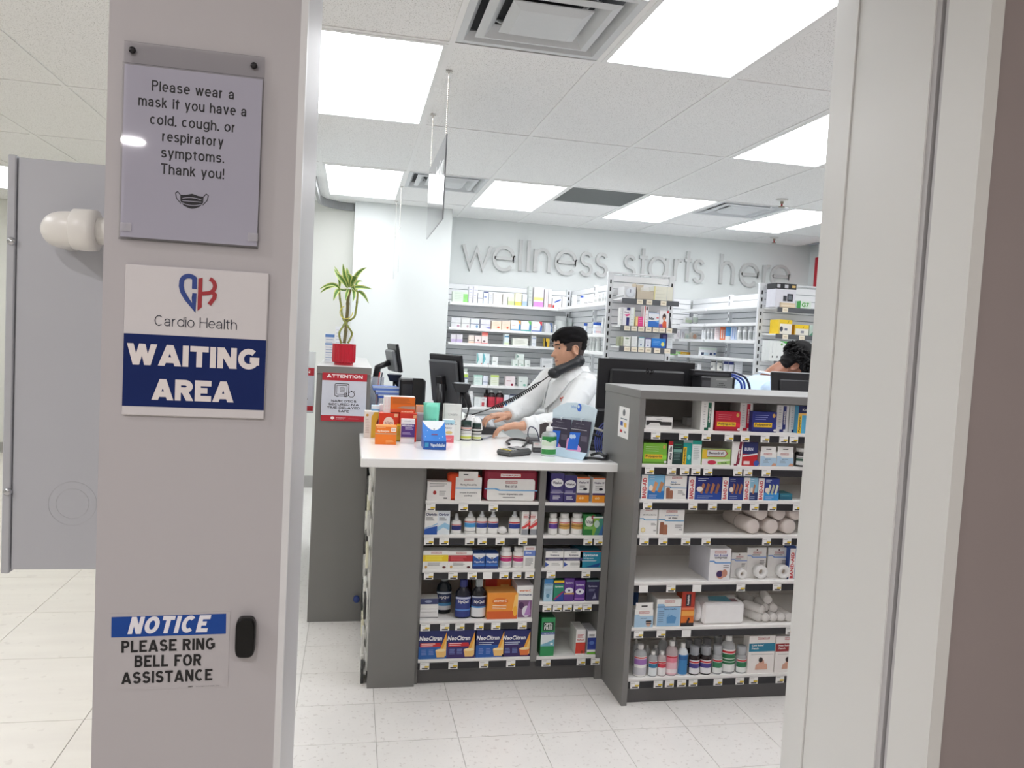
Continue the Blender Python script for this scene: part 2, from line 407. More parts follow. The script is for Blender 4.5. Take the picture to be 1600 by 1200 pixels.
# floor: two tiled areas on one slab
fl = struct(MB().box(-4.6, 5.0, -4.4, 9.4, -0.12, -0.0045, GROUT).build('floor'))
tm = MB().box(-0.1513, 0.1513, -0.1513, 0.1513, -0.004, 0.0, VCT).mesh('floor_tile')
first = None
x0t, y0t, pt = 0.145, 3.125, 0.3045
for i in range(-2, 9):
    for j in range(-8, 5):
        cx = x0t+(i+0.5)*pt; cy = y0t+(j+0.5)*pt
        if cx > 2.6: continue
        o = bpy.data.objects.new('floor_tile', tm); COL.objects.link(o); o.parent = fl; o.location = (cx, cy, 0)
MB().box(2.582, 5.0, 0.69, 9.4, -0.004, 0, VCT).box(-0.464, 2.582, 4.648, 9.4, -0.004, 0, VCT).build('vinyl_field', fl)
tm2 = MB().box(-0.2985, 0.2985, -0.2905, 0.2905, -0.004, 0.0, PORC).mesh('stone_tile')
for i in range(-5, 1):
    for j in range(-12, 11):
        cx = -0.924+(i+0.5)*0.6-0.0; cy = 3.09+(j+0.5)*0.584
        if i == 0: continue
        o = bpy.data.objects.new('stone_tile', tm2); COL.objects.link(o); o.parent = fl; o.location = (cx, cy, 0)
for j in range(-12, 11):
    cy = 3.09+(j+0.5)*0.584
    MB().box(-0.922, -0.466, cy-0.2905, cy+0.2905, -0.004, 0, PORC).build('stone_tile', fl)
MB().box(-0.466, 5.0, -4.4, 0.686, -0.004, 0, PORC).build('stone_field', fl)

# ceiling: grid, tiles, lights, vents
GX, GY, PX_, PY_ = 0.345, 3.265, 0.625, 1.298
ce = struct(MB().box(-4.6, 5.0, -4.4, 9.4, 2.76, 2.9, M((120, 120, 120), 0.9)).build('ceiling'))
LIGHTS = [(-1, 0), (-1, 2), (1, -1), (1, 2), (3, 0), (3, 2), (5, 2), (5, 0), (3, -1), (-6, 3), (-6, 1), (-5, -1), (-7, 2)]  # cells without their own label are unseen panels, added for their light
VENTS = {(0, -1): 1, (0, 2): 0, (4, 2): 0}      # which half of the cell holds the diffuser (0 near, 1 far)
RETURN = (2, 2)
tl = MB().box(-PX_/2+0.008, PX_/2-0.008, -PY_/2+0.008, PY_/2-0.008, 2.701, 2.718, TILE).mesh('ceiling_tile')
half = MB().box(-PX_/2+0.008, PX_/2-0.008, -PY_/4+0.004, PY_/4-0.004, 2.701, 2.718, TILE).mesh('ceiling_tile_half')
for i in range(-8, 8):
    for j in range(-6, 5):
        cx = GX+(i+0.5)*PX_; cy = GY+(j+0.5)*PY_
        if (i, j) in LIGHTS or cx > 4.9 or cy < -4.3: continue
        if (i, j) in VENTS or (i, j) == RETURN:
            far = VENTS.get((i, j), 0)
            o = bpy.data.objects.new('ceiling_tile', half); o.location = (cx, cy+(-1 if far else 1)*PY_/4, 0)
        else:
            o = bpy.data.objects.new('ceiling_tile', tl); o.location = (cx, cy, 0)
        COL.objects.link(o); o.parent = ce
rm = MB().box(-0.012, 0.012, -4.38, 9.35, 2.6965, 2.7005, RAIL).mesh('grid_runner')
for i in range(-7, 9):
    x = GX+i*PX_
    if x < 4.95:
        o = bpy.data.objects.new('grid_runner', rm); COL.objects.link(o); o.parent = ce; o.location = (x, 0, 0)
rm = MB().box(-4.5, 4.95, -0.012, 0.012, 2.697, 2.7008, RAIL).mesh('cross_runner')
for j in range(-5, 5):
    o = bpy.data.objects.new('cross_runner', rm); COL.objects.link(o); o.parent = ce; o.location = (0, GY+j*PY_, 0)
for (i, j) in list(VENTS)+[RETURN]:
    MB().box(GX+i*PX_, GX+(i+1)*PX_, GY+(j+0.5)*PY_-0.012, GY+(j+0.5)*PY_+0.012, 2.6966, 2.7004, RAIL).build('cross_runner', ce)

DIFF = emitter((250, 252, 255), PANEL_STRENGTH, 'lit_diffuser')
FRAMEW = M((232, 233, 232), 0.4, name='light_frame_paint')
dm = MB().box(-PX_/2+0.03, PX_/2-0.03, -PY_/2+0.03, PY_/2-0.03, 2.7, 2.706, DIFF).mesh('diffuser')
fm = MB()
fx, fy = PX_/2-0.011, PY_/2-0.011
fm.box(-fx, fx, -fy, -fy+0.02, 2.694, 2.712, FRAMEW).box(-fx, fx, fy-0.02, fy, 2.694, 2.712, FRAMEW)
fm.box(-fx, -fx+0.02, -fy+0.02, fy-0.02, 2.694, 2.712, FRAMEW).box(fx-0.02, fx, -fy+0.02, fy-0.02, 2.694, 2.712, FRAMEW)
fm = fm.mesh('light_frame')
LLAB = {(-1, 0): 'lit ceiling panel nearest the left doorway pillar, above the hanging grey sign', (-1, 2): 'lit ceiling panel beside the curved track, above the potted plant',
        (1, -1): 'largest lit ceiling panel, beside the big square air diffuser near the doorway', (1, 2): 'lit ceiling panel between a diffuser and the dark return grille',
        (3, 0): 'lit ceiling panel partly cut off by the right door jamb, nearer one', (3, 2): 'lit ceiling panel just right of the dark grey return grille',
        (5, 2): 'lit ceiling panel beyond the sprinkler head, beside the far right wall',
        (-6, 3): 'lit ceiling panel far off in the room left of the pillar'}
for (i, j) in LIGHTS:
    lab = LLAB.get((i, j), 'unseen lit ceiling panel added to light the rooms')
    t = thing('ceiling_light', lab, 'ceiling light', (GX+(i+0.5)*PX_, GY+(j+0.5)*PY_, 0), 'recessed ceiling light panels')
    for nm, me in (('diffuser', dm), ('frame', fm)):
        o = bpy.data.objects.new(nm, me); COL.objects.link(o); o.parent = t

VENTM = M((205, 208, 210), 0.45, var=0.02, name='vent_paint')
VENTD = M((40, 42, 46), 0.7, name='vent_dark')
VLAB = {(0, -1): 'large square white air diffuser with a dropped centre plate, nearest the doorway', (0, 2): 'square white air diffuser behind the hanging grey sign',
        (4, 2): 'square white air diffuser between two lights near the sprinkler'}
def square_ring(mb, a0, z0, a1, z1, mat):
    v = [(-a0, -a0, z0), (a0, -a0, z0), (a0, a0, z0), (-a0, a0, z0), (-a1, -a1, z1), (a1, -a1, z1), (a1, a1, z1), (-a1, a1, z1)]
    f = [(0, 1, 5, 4), (1, 2, 6, 5), (2, 3, 7, 6), (3, 0, 4, 7)]
    return mb.add(v, f, mat)
for (i, j), far in VENTS.items():
    t = thing('air_diffuser', VLAB[(i, j)], 'vent', (GX+(i+0.5)*PX_, GY+(j+(0.75 if far else 0.25))*PY_, 0), 'ceiling air diffusers')
    square_ring(square_ring(MB(), 0.3, 2.697, 0.272, 2.697, VENTM), 0.272, 2.697, 0.25, 2.73, VENTM).build('frame', t, local=True)
    MB().box(-0.29, 0.29, -0.29, 0.29, 2.75, 2.758, VENTD).build('duct', t, local=True)
    square_ring(square_ring(MB(), 0.232, 2.70, 0.2, 2.692, VENTM), 0.2, 2.692, 0.165, 2.735, VENTM).build('louvre_ring', t, local=True)
    b = MB()
    b.add([(-.15, -.15, 2.70), (.15, -.15, 2.70), (.15, .15, 2.70), (-.15, .15, 2.70), (-.115, -.115, 2.684), (.115, -.115, 2.684), (.115, .115, 2.684), (-.115, .115, 2.684), (-.15, -.15, 2.704), (.15, -.15, 2.704), (.15, .15, 2.704), (-.15, .15, 2.704)],
          [(0, 1, 5, 4), (1, 2, 6, 5), (2, 3, 7, 6), (3, 0, 4, 7), (4, 5, 6, 7), (0, 8, 9, 1), (1, 9, 10, 2), (2, 10, 11, 3), (3, 11, 8, 0), (11, 10, 9, 8)], VENTM)
    b.build('centre_plate', t, local=True)
    for sx, sy in ((-.1, .1), (.1, .1), (-.1, -.1), (.1, -.1)):
        MB().tube([(sx, sy, 2.7), (sx*1.6, sy*1.6, 2.752)], 0.008, VENTM).build('bracket', t, local=True)
t = thing('return_grille', 'dark grey perforated return grille set in the ceiling between two lit panels', 'vent', (GX+(2.5)*PX_, GY+2.25*PY_, 0))
MB().box(-.305, .305, -.315, .315, 2.70, 2.708, M((112, 116, 116), 0.6, name='return_grille_grey')).build('panel', t, local=True)
b = MB()
for k in range(24): b.box(-.29, .29, -.3+k*.0255, -.3+k*.0255+.009, 2.698, 2.70, M((130, 134, 134), 0.6))
b.build('louvres', t, local=True)['kind'] = 'stuff'
SPR = M((150, 140, 125), 0.3, 0.9, name='sprinkler_brass')
for (sx, sy), lab in (((3.213, 5.6), 'brass sprinkler head hanging from a ceiling tile by the second diffuser'), ((4.2, 7.42), 'small red-bulbed sprinkler head over the far right corner')):
    t = thing('sprinkler', lab, 'sprinkler', (sx, sy, 2.7))
    MB().lathe([(0.045, 0), (0.045, -0.006), (0.02, -0.014)], M((225, 225, 222), .4), 18).build('escutcheon', t, local=True)
    MB().lathe([(0.012, -0.006), (0.012, -0.03), (0.006, -0.034), (0.006, -0.052)], SPR, 12).build('body', t, local=True)
    MB().lathe([(0.024, -0.054), (0.024, -0.058)], SPR, 14).build('deflector', t, local=True)
    MB().tube([(0, 0, -0.03), (0, 0, -0.052)], 0.007, M((170, 30, 35), .3)).build('bulb', t, local=True)
for hx, hy in HALL_LAMPS:
    t = thing('downlight', 'round recessed downlight outside the view', 'ceiling light', (hx, hy, 2.7), 'hall downlights')
    MB().lathe([(0.1, 0.0), (0.1, -0.012), (0.075, -0.012), (0.075, 0.0)], FRAMEW, 24).build('trim_ring', t, local=True)

# walls
def wall(name, *b, mat=WALLW): return struct(MB().box(*b, mat).build(name))
BACKY = 7.87
wall('wall_back', 0.87, 5.0, BACKY, BACKY+0.12, 0, 2.72)
wall('wall_back_column', -0.03, 0.87, 7.42, BACKY+0.12, 0, 2.72)
wall('wall_back_left', -0.8, -0.03, 7.6, 7.72, 0, 2.72, mat=WALLC)
wall('wall_partition', -0.8, -0.68, 4.9, 7.6, 0, 2.72)
wall('wall_right', 4.9, 5.02, 1.9, BACKY, 0, 2.72)
wall('wall_far', -4.6, -0.8, 9.28, 9.4, 0, 2.72, mat=WALLC)
wall('wall_left', -4.6, -4.48, -4.4, 9.28, 0, 2.72, mat=WALLC)
wall('wall_hall_back', -4.6, 5.0, -4.5, -4.4, 0, 2.72, mat=WALLC)
wall('wall_hall_right', 4.9, 5.02, -4.4, 1.35, 0, 2.72, mat=TAUPE)
struct(MB().box(-4.48, -0.8, 9.262, 9.28, 0.0, 0.11, BASEG).build('baseboard_far'))
struct(MB().box(-0.68, -0.03, 7.585, 7.6, 0.0, 0.11, BASEG).build('baseboard_left'))
struct(MB().box(-0.03, 0.87, 7.405, 7.42, 0.0, 0.11, BASEG).build('baseboard_column'))
# doorway wall: pillar left, thick jamb right, header
YF = 1.35
XL0, XL1, XR = -0.392, -0.104, 1.188
YB = 1.9
pil = struct(MB().box(XL0, XL1, YF, YB, 0, 2.72, PILL).build('wall_pillar'))
struct(MB().box(XL1, XL1+0.011, YF-0.002, YF+0.012, 0, 2.47, M((214, 214, 216), .35, name='corner_bead_paint')).build('trim_1'))
struct(MB().box(XL1, XL1+0.004, YF+0.012, YB, 0, 2.47, JAMBG).build('trim_2'))
wr = struct(MB().box(XR+0.03, 4.9, YF, YB-0.05, 0, 2.72, TAUPE).build('wall_front'))
struct(MB().box(XR, XR+0.03, YF-0.004, 1.463, 0, 2.47, JAMBW).build('trim_3'))
struct(MB().box(XR+0.006, XR+0.03, 1.463, 1.478, 0, 2.47, JAMBG).build('trim_4'))
struct(MB().box(XR+0.028, XR+0.032, 1.478, 1.49, 0, 2.47, DARK).build('trim_5'))
struct(MB().box(XR+0.004, XR+0.03, 1.488, 1.503, 0, 2.47, JAMBG).build('trim_6'))
struct(MB().box(XR, XR+0.03, 1.503, 1.768, 0, 2.47, JAMBW).build('trim_7'))
struct(MB().box(XR-0.004, XR+0.03, 1.77, 1.862, 0, 2.47, JAMBW).build('trim_8'))
struct(MB().box(XL0, XR+0.03, YF, YB-0.05, 2.47, 2.72, PILL).build('wall_header'))
# curved ceiling track
t = thing('curved_track', 'curved grey metal ceiling track bending round the left wall corner', 'track', (-0.2, 7.4, 2.66))
pts = []
for k in range(15):
    a = PI/2*k/14
    pts.append((-0.345+0.31*(1-math.cos(a)), 7.24+0.34*math.sin(a)))
pts = [(-0.345, 6.4), (-0.345, 6.9)]+pts
b = MB()
n = len(pts)
vs = []; 
for k, (x, y) in enumerate(pts):
    tx = Vector((pts[min(k+1, n-1)][0]-pts[max(k-1, 0)][0], pts[min(k+1, n-1)][1]-pts[max(k-1, 0)][1], 0)).normalized()
    nx = Vector((tx.y, -tx.x, 0))*0.012
    for s_, z in ((-1, 2.63), (1, 2.63), (1, 2.70), (-1, 2.70)): vs.append((x+nx.x*s_, y+nx.y*s_, z))
fs = []
for k in range(n-1):
    for q in range(4): fs.append((k*4+q, k*4+(q+1) % 4, (k+1)*4+(q+1) % 4, (k+1)*4+q))
fs += [(0, 1, 2, 3), (n*4-1, n*4-2, n*4-3, n*4-4)]
b.add(vs, fs, M((150, 151, 152), .4, name='track_grey'), False).build('rail', t)
# red sign on the right wall
t = thing('red_sign', 'red flat sign panel on the right side wall, seen edge-on', 'sign', (4.875, 7.55, 2.4))
MB().box(4.872, 4.9, 7.25, 7.72, 2.25, 2.57, M((190, 30, 48), .45)).build('panel', t)
MB().box(4.868, 4.872, 7.27, 7.7, 2.27, 2.55, M((198, 34, 52), .4)).build('face', t)
# ================================================================== cabinets
GREYL = M((122, 121, 119), 0.45, var=0.03, vscale=6, name='grey_laminate')
GREYD = M((88, 87, 87), 0.5, var=0.03, vscale=6, name='dark_grey_laminate')
SHELFW = M((248, 247, 244), 0.45, var=0.02, name='white_shelf_melamine')
BACKP = M((206, 203, 198), 0.6, var=0.02, name='cabinet_back_panel')
RAILK = M((38, 38, 42), 0.4, name='black_price_rail')
TOPW = M((246, 246, 245), 0.16, var=0.01, name='white_solid_surface')
PAPER = M((240, 240, 238), 0.6, name='tag_paper')
YELO = M((222, 190, 40), 0.6, name='tag_yellow')
INKG = M((60, 60, 60), 0.7, name='tag_print')
def tag_mesh(blank=False):
    b = MB().box(-0.02, 0.02, -0.0012, 0, -0.03, 0, PAPER)
    if not blank:
        b.rect(0.0, 0.0185, -0.021, -0.014, -0.0015, YELO)
        b.rect(-0.012, 0.014, -0.027, -0.022, -0.0017, INKG).rect(-0.017, 0.002, -0.006, -0.0045, -0.0015, M((150, 150, 150)))
    return b.mesh('price_tag')
TAGM, TAGB = tag_mesh(), tag_mesh(True)
def shelf_board(parent, x0, x1, y0, y1, z, tags=(), py=None, rail=True, name='shelf', railm=None):
    sh = MB().box(x0, x1, y0, y1, z-0.014, z, SHELFW).build(name, parent)
    if rail: MB().box(x0, x1, y0-0.004, y0+0.004, z-0.042, z-0.0145, railm or RAILK).build('price_rail', sh)
    for tx in tags:
        bl = isinstance(tx, str); px = float(tx[:-1]) if bl else tx
        X = atY(px, py+6, y0-0.006).x
        o = bpy.data.objects.new('price_tag', TAGB if bl else TAGM); COL.objects.link(o); o.parent = sh
        o.location = Vector((X, y0-0.006, z-0.012))-parent.location
    return sh

# ---- sales counter
YC = 3.275
cnt = thing('sales_counter', 'grey counter cabinet with two bays of stocked shelves under a white top', 'counter', (0.64, YC, 0))
MB().box(0.118, 0.316, YC-0.012, YC+0.012, 0, 0.947, GREYL).build('end_panel', cnt)
MB().box(0.316, 0.330, YC+0.012, 3.68, 0, 0.947, GREYL).build('side_panel', cnt)
MB().box(0.824, 0.852, YC, 3.68, 0.09, 0.947, GREYL).build('divider', cnt)
MB().box(1.126, 1.158, YC, 3.68, 0, 0.947, GREYL).build('side_panel', cnt)
MB().box(0.330, 0.824, 3.62, 3.64, 0.09, 0.947, BACKP).build('back_panel', cnt)
MB().box(0.852, 1.126, 3.62, 3.64, 0.09, 0.947, BACKP).build('back_panel', cnt)
MB().box(0.330, 1.126, YC+0.02, YC+0.04, 0, 0.092, GREYD).build('kick_plate', cnt)
MB().box(0.118, 0.30, YC+0.012, 4.0, 0.0, 0.02, GREYD).build('side_base', cnt)
YS = YC+0.004
zC = {}
def z_at(px, py, Y): return atY(px, py, Y).z
CTAG = {1: [673, 724, 771], 2: [670.4, 694, 734, 753.6, 781.6, 817], 3: [670, 708, 738, '762b', 787.6, 807.6, 827.6],
        4: [664.6, 695, 718.7, 748.6, 774.8, 816], 5: [663.6, 708, 756, 798]}
CPY = {1: (664, 782), 2: (661.6, 835.6), 3: (659, 889.8), 4: (653.7, 970.4), 5: (650.6, 1031)}
for k in CPY:
    zC[k] = z_at(CPY[k][0], CPY[k][1], YS)
    shelf_board(cnt, 0.330, 0.824, YS, 3.62, zC[k], CTAG[k], CPY[k][1])
zR = {}
RTAG = {1: [], 2: [918.6, 935], 3: [861, 915.6], 4: [854.8, 870.9, 886.8, 903, 917.7], 5: [853.4, 908, 930]}
RPY = {1: (857, 785), 2: (854, 836.4), 3: (852, 888), 4: (847.6, 940.5), 5: (844.5, 1026)}
for k in RPY:
    zR[k] = z_at(RPY[k][0], RPY[k][1], YS)
    shelf_board(cnt, 0.852, 1.126, YS, 3.62, zR[k], RTAG[k], RPY[k][1])
top = tag(MB().box(0.052, 1.164, 3.235, 4.04, 0.947, 0.985, TOPW, 0.003).box(0.112, 0.84, 4.04, 4.372, 0.947, 0.985, TOPW).build('countertop', None, (0.6, 3.6, 0.947)), 'glossy white counter worktop with square edge over the stocked shelves', 'countertop')
# the counter's left side rack of hanging stock
SIDE = []
# rear leg of the counter behind, where the monitors stand
cn2 = thing('back_counter', 'grey back counter running away behind the sales counter, under the monitors', 'counter', (0.5, 4.9, 0))
MB().box(0.13, 0.80, 4.1, 5.75, 0, 0.905, GREYL).build('carcass', cn2)
MB().box(0.115, 0.83, 4.376, 5.78, 0.905, 0.945, TOPW, 0.003).build('worktop', cn2)
# ---- tall end cabinet with the plant
tall = thing('tall_cabinet', 'tall grey cabinet end with the red attention notice, plant on top', 'cabinet', (-0.035, 4.06, 0))
MB().box(-0.171, 0.098, 4.05, 4.075, 0, 1.285, GREYL).build('end_panel', tall)
MB().box(-0.168, -0.15, 4.075, 5.6, 0.0, 1.285, GREYL).build('side_panel', tall)
MB().box(0.075, 0.098, 4.075, 5.6, 0.0, 1.285, GREYL).build('side_panel', tall)
MB().box(-0.15, 0.075, 5.58, 5.6, 0, 1.285, GREYD).build('back_panel', tall)
MB().box(-0.172, 0.1, 4.046, 5.6, 1.285, 1.32, M((190, 190, 188), .35, name='light_grey_top')).build('top', tall)
MB().box(-0.172, 0.1, 4.043, 4.046, 1.287, 1.319, GREYL).build('edge_band', tall)

# ---- grey shelf cabinet right
YG = 3.02
cab = thing('shelf_cabinet', 'tall grey open cabinet with seven shelves of first-aid stock', 'cabinet', (1.7, YG, 0))
XG0, XG1, XG2 = 1.160, 1.184, 2.35
MB().box(XG0, XG1, YG-0.008, 3.46, 0, 1.29, GREYL).build('side_panel', cab)
MB().box(XG2-0.024, XG2, YG-0.008, 3.46, 0, 1.29, GREYL).build('side_panel', cab)
MB().box(XG0, XG2, YG-0.01, 3.47, 1.29, 1.325, GREYL, 0.002).build('top', cab)
MB().box(XG1, XG2-0.024, 3.43, 3.445, 0.05, 1.29, BACKP).build('back_panel', cab)
MB().box(XG1, XG2-0.024, YG+0.022, YG+0.04, 0, 0.08, GREYD).build('kick_plate', cab)
GPY = {1: (1008, 669.7), 2: (1004, 724.6), 3: (1001.6, 779.8), 4: (998, 835.6), 5: (994, 909.7), 6: (989, 981), 7: (984, 1060)}
GTAG = {1: [1024.7, 1068.5, 1104, 1139.6, 1164.8, 1196, 1225, 1241], 2: [1015, 1049.5, 1070, 1087.5, 1106.4, 1153, 1169, 1197.5],
        3: [1012, 1083, 1113.5, 1152, 1179, 1207, 1246], 4: [1006.6, 1036, 1071.6, 1103.5, 1198, 1230], 5: ['1005.6b', 1048.4, '1089b', 1157.5, 1214],
        6: [998, 1033, '1072.5b', 1234], 7: [992, 1028.4, 1046, 1065, 1083, 1121.6, 1155.6, 1177, 1218]}
YGS = YG+0.012
zG = {}
for k in GPY:
    zG[k] = z_at(GPY[k][0], GPY[k][1], YGS)
    shelf_board(cab, XG1, XG2-0.024, YGS, 3.43, zG[k], GTAG[k], GPY[k][1])
# card on the cabinet side
t = thing('payment_sticker', 'small white card with payment symbols stuck on the grey cabinet side', 'sticker', (XG0-0.0015, 3.15, 1.2))
def sideX(px, py): return atX(px, py, XG0-0.002)
a, c = sideX(968, 634), sideX(981, 687)
y0, y1, zt, zb = c.y, a.y, a.z, c.z
def card_to_side(b): return b.xform(Matrix.Translation((XG0-0.001, y1, zb)) @ Matrix.Rotation(-PI/2, 4, 'Z'))
W_, H_ = y1-y0, zt-zb
b = MB().box(0, W_, -0.001, 0, 0, H_, M((236, 236, 234), .35))
card_to_side(b).build('card', t)
b = MB().disc(W_*.5, H_*.82, W_*.12, H_*.11, -0.0014, M((95, 100, 104))).rect(W_*.2, W_*.8, H_*.60, H_*.63, -0.0014, M((90, 110, 120)))
b.rect(W_*.2, W_*.44, H_*.38, H_*.52, -0.0014, M((40, 70, 150))).rect(W_*.56, W_*.8, H_*.36, H_*.5, -0.0014, M((226, 178, 70)))
b.rect(W_*.2, W_*.42, H_*.16, H_*.25, -0.0014, M((190, 40, 45))).rect(W_*.6, W_*.78, H_*.17, H_*.23, -0.0014, M((120, 125, 128)))
card_to_side(b).build('symbols', t)

# ================================================================== goods on the shelves
LABELS = {}
WHT = (238, 238, 235)
def fill_print(b, G, w, h, y=0.0):
    """flat print on a front face of width w and height h (u along x, v up); y is the face."""
    e = y-0.0004
    for g in G:
        k = g[0]; e -= 0.00012
        if k == 'r': b.rect(-w/2+g[1]*w, -w/2+g[3]*w, g[2]*h, g[4]*h, e, M(g[5]))
        elif k == 'b': b.rect(-w/2, w/2, g[1]*h, g[2]*h, e, M(g[3]))
        elif k == 'e': b.disc(-w/2+g[1]*w, g[2]*h, g[3]*w, g[4]*h, e, M(g[5]))
        elif k == 'p': b.poly([(-w/2+u*w, v*h) for u, v in g[1]], e, M(g[2]))
        elif k == 't':
            bold = g[7] if len(g) > 7 else 0.02
            sh = g[8] if len(g) > 8 else 0.0
            b.text(g[1], -w/2+(g[2]-g[4]/2)*w, -w/2+(g[2]+g[4]/2)*w, (g[3]-g[5]/2)*h, (g[3]+g[5]/2)*h, e, M(g[6], var=0), bold, sh)
        elif k == 'v':      # vertical lettering, reads upwards
            v, f, _, _ = text_geo(g[1], 0.04)
            cx, cz, ww, hh = -w/2+g[2]*w, g[3]*h, g[4]*w, g[5]*h
            b.add([(cx+ww*(0.5-q), e, cz+hh*(p-0.5)) for p, q in v], [tuple(fc) for fc in f], M(g[6], var=0))
        elif k == 'l':      # small print, as thin bars
            n = g[5]; rr = random.Random(int(w*1e5)+n)
            for q in range(n):
                zz = g[2]-q*g[4]/max(n-1, 1)
                ww = g[3]*(0.7+0.3*rr.random())
                b.rect(-w/2+(g[1]-g[3]/2)*w, -w/2+(g[1]-g[3]/2+ww)*w, (zz-0.011)*h, (zz+0.011)*h, e, M(g[6]))
        elif k == 'ps':     # boxed store lettering in red
            cx, cz, ww = -w/2+g[1]*w, g[2]*h, g[3]*w; hh = ww*0.2
            R_ = M((178, 40, 46))
            b.rect(cx-ww/2, cx+ww/2, cz-hh/2, cz+hh/2, e, R_).rect(cx-ww*.47, cx+ww*.47, cz-hh*.34, cz+hh*.34, e-0.0001, M(WHT))
            b.text('PHARMASAVE', cx-ww*.43, cx+ww*.43, cz-hh*.2, cz+hh*.2, e-0.0002, R_, 0.02)
        elif k == 'swoosh': # blue stepped line of the store range
            z = g[1]*h; c_ = M(g[2])
            b.poly([(-w/2, z+.05*h), (-w*.28, z+.05*h), (-w*.2, z), (w/2, z), (w/2, z-.035*h), (-w*.23, z-.035*h), (-w*.31, z+.015*h), (-w/2, z+.015*h)], e, c_)
def carton_mesh(w, d, h, col, G=(), side=None, topc=None, tab=0.0, bev=0.0006, rough=0.45):
    b = MB(); mt = M(col, rough)
    b.box(-w/2, w/2, 0, d, 0, h, mt, min(bev, w*.1, h*.1))
    if side: b.add([(-w/2-.0003, d*.99, .001), (-w/2-.0003, .001, .001), (-w/2-.0003, .001, h-.001), (-w/2-.0003, d*.99, h-.001)], [(0, 1, 2, 3)], M(side))
    if side: b.add([(w/2+.0003, .001, .001), (w/2+.0003, d*.99, .001), (w/2+.0003, d*.99, h-.001), (w/2+.0003, .001, h-.001)], [(0, 1, 2, 3)], M(side))
    if topc: b.add([(-w/2+.001, .001, h+.0003), (w/2-.001, .001, h+.0003), (w/2-.001, d-.001, h+.0003), (-w/2+.001, d-.001, h+.0003)], [(0, 1, 2, 3)], M(topc))
    fill_print(b, G, w, h)
    return b
class Shelf:
    def __init__(s, z, Y, where, group, ypx, zmax=9, xl=(-9, 9)): s.xl = xl; s.z = z; s.Y = Y; s.w = where; s.g = group; s.ypx = ypx; s.zm = zmax
    def span(s, x0, x1, yt, back=0.0):
        Y = s.Y+back
        ym = 0.5*(yt+proj((0, Y, s.z))[1]) if False else 0.5*(yt+s.ypx)
        a, c = atY(x0, ym, Y).x, atY(x1, ym, Y).x
        h = min(atY(0.5*(x0+x1), yt, Y).z, s.zm)-s.z
        w = abs(c-a)*.985; m = .5*(a+c); w = min(w, s.xl[1]-s.xl[0])
        return min(max(m, s.xl[0]+w/2), s.xl[1]-w/2), w, h, Y
    def lab(s, o, label, cat): tag(o, label+', '+s.w if s.w else label, cat, s.g)
    def box(s, x0, x1, yt, col, G, label, d=0.06, back=0.004, side=None, topc=None, tab=0.0, name='medicine_carton', cat='box', rz=0.0, lift=0.0):
        x, w, h, Y = s.span(x0, x1, yt, back); h -= lift
        hb = h-tab*h
        o = carton_mesh(w, d, hb, col, G, side, topc).build(name)
        o.location = (x, Y, s.z+0.0003+lift); o.rotation_euler = (0, 0, rz)
        s.lab(o, label, cat)
        if tab:
            tb = MB().box(-w*.46, w*.46, 0.001, 0.003, hb, h, M(WHT)); tb.rect(-w*.16, w*.16, hb+(h-hb)*.45, hb+(h-hb)*.62, 0.0005, DARK)
            tb.build('hang_tab', o, local=True)
        return o
    def bottle(s, x0, x1, yt, kind, body, cap, bands, label, back=None, text=None, name='bottle', cat='bottle', tcol=(250, 250, 250), cupcol=None):
        x, w, h, Y = s.span(x0, x1, yt, 0.03)
        Y0 = s.Y+(back if back is not None else w/2+0.004)
        o = bottle(kind, w/2, h, body, cap, bands, text, tcol, name)
        o.location = (x, Y0, s.z+0.0003)
        s.lab(o, label, cat); return o
PROF = {
 'pill':  ([(.0, 0), (.93, 0), (1, .02), (1, .70), (.93, .75), (.72, .79), (.68, .80), (.68, .82)], [(.74, .80), (.78, .81), (.78, .985), (.72, 1), (0, 1)], 1.0),
 'spray': ([(0, 0), (.95, 0), (1, .02), (1, .60), (.85, .68), (.52, .71), (.50, .73)], [(.46, .72), (.50, .73), (.46, .80), (.30, .82), (.26, .98), (.2, 1), (0, 1)], 0.6),
 'drop':  ([(0, 0), (.95, 0), (1, .03), (1, .58), (.8, .66), (.45, .69)], [(.45, .68), (.45, .78), (.36, .8), (.3, .99), (0, 1)], 0.7),
 'syrup': ([(0, 0), (.95, 0), (1, .02), (1, .60), (.93, .67), (.6, .76), (.42, .80), (.42, .82)], [(.46, .80), (.5, .81), (.5, .985), (.45, 1), (0, 1)], 0.62),
 'cup':   ([(0, 0), (.95, 0), (1, .02), (1, .60), (.9, .66), (.55, .70), (.5, .72)], [(.78, .70), (.82, .71), (.86, .985), (.82, 1), (0, 1)], 0.95),
 'flask': ([(0, 0), (.95, 0), (1, .02), (1, .72), (.8, .80), (.42, .86), (.4, .88)], [(.44, .86), (.46, .87), (.46, .99), (.42, 1), (0, 1)], 0.9),
 'jar':   ([(0, 0), (.95, 0), (1, .03), (1, .70), (.95, .75), (.9, .76)], [(.93, .75), (.96, .76), (.96, .98), (.9, 1), (0, 1)], 1.0),
}
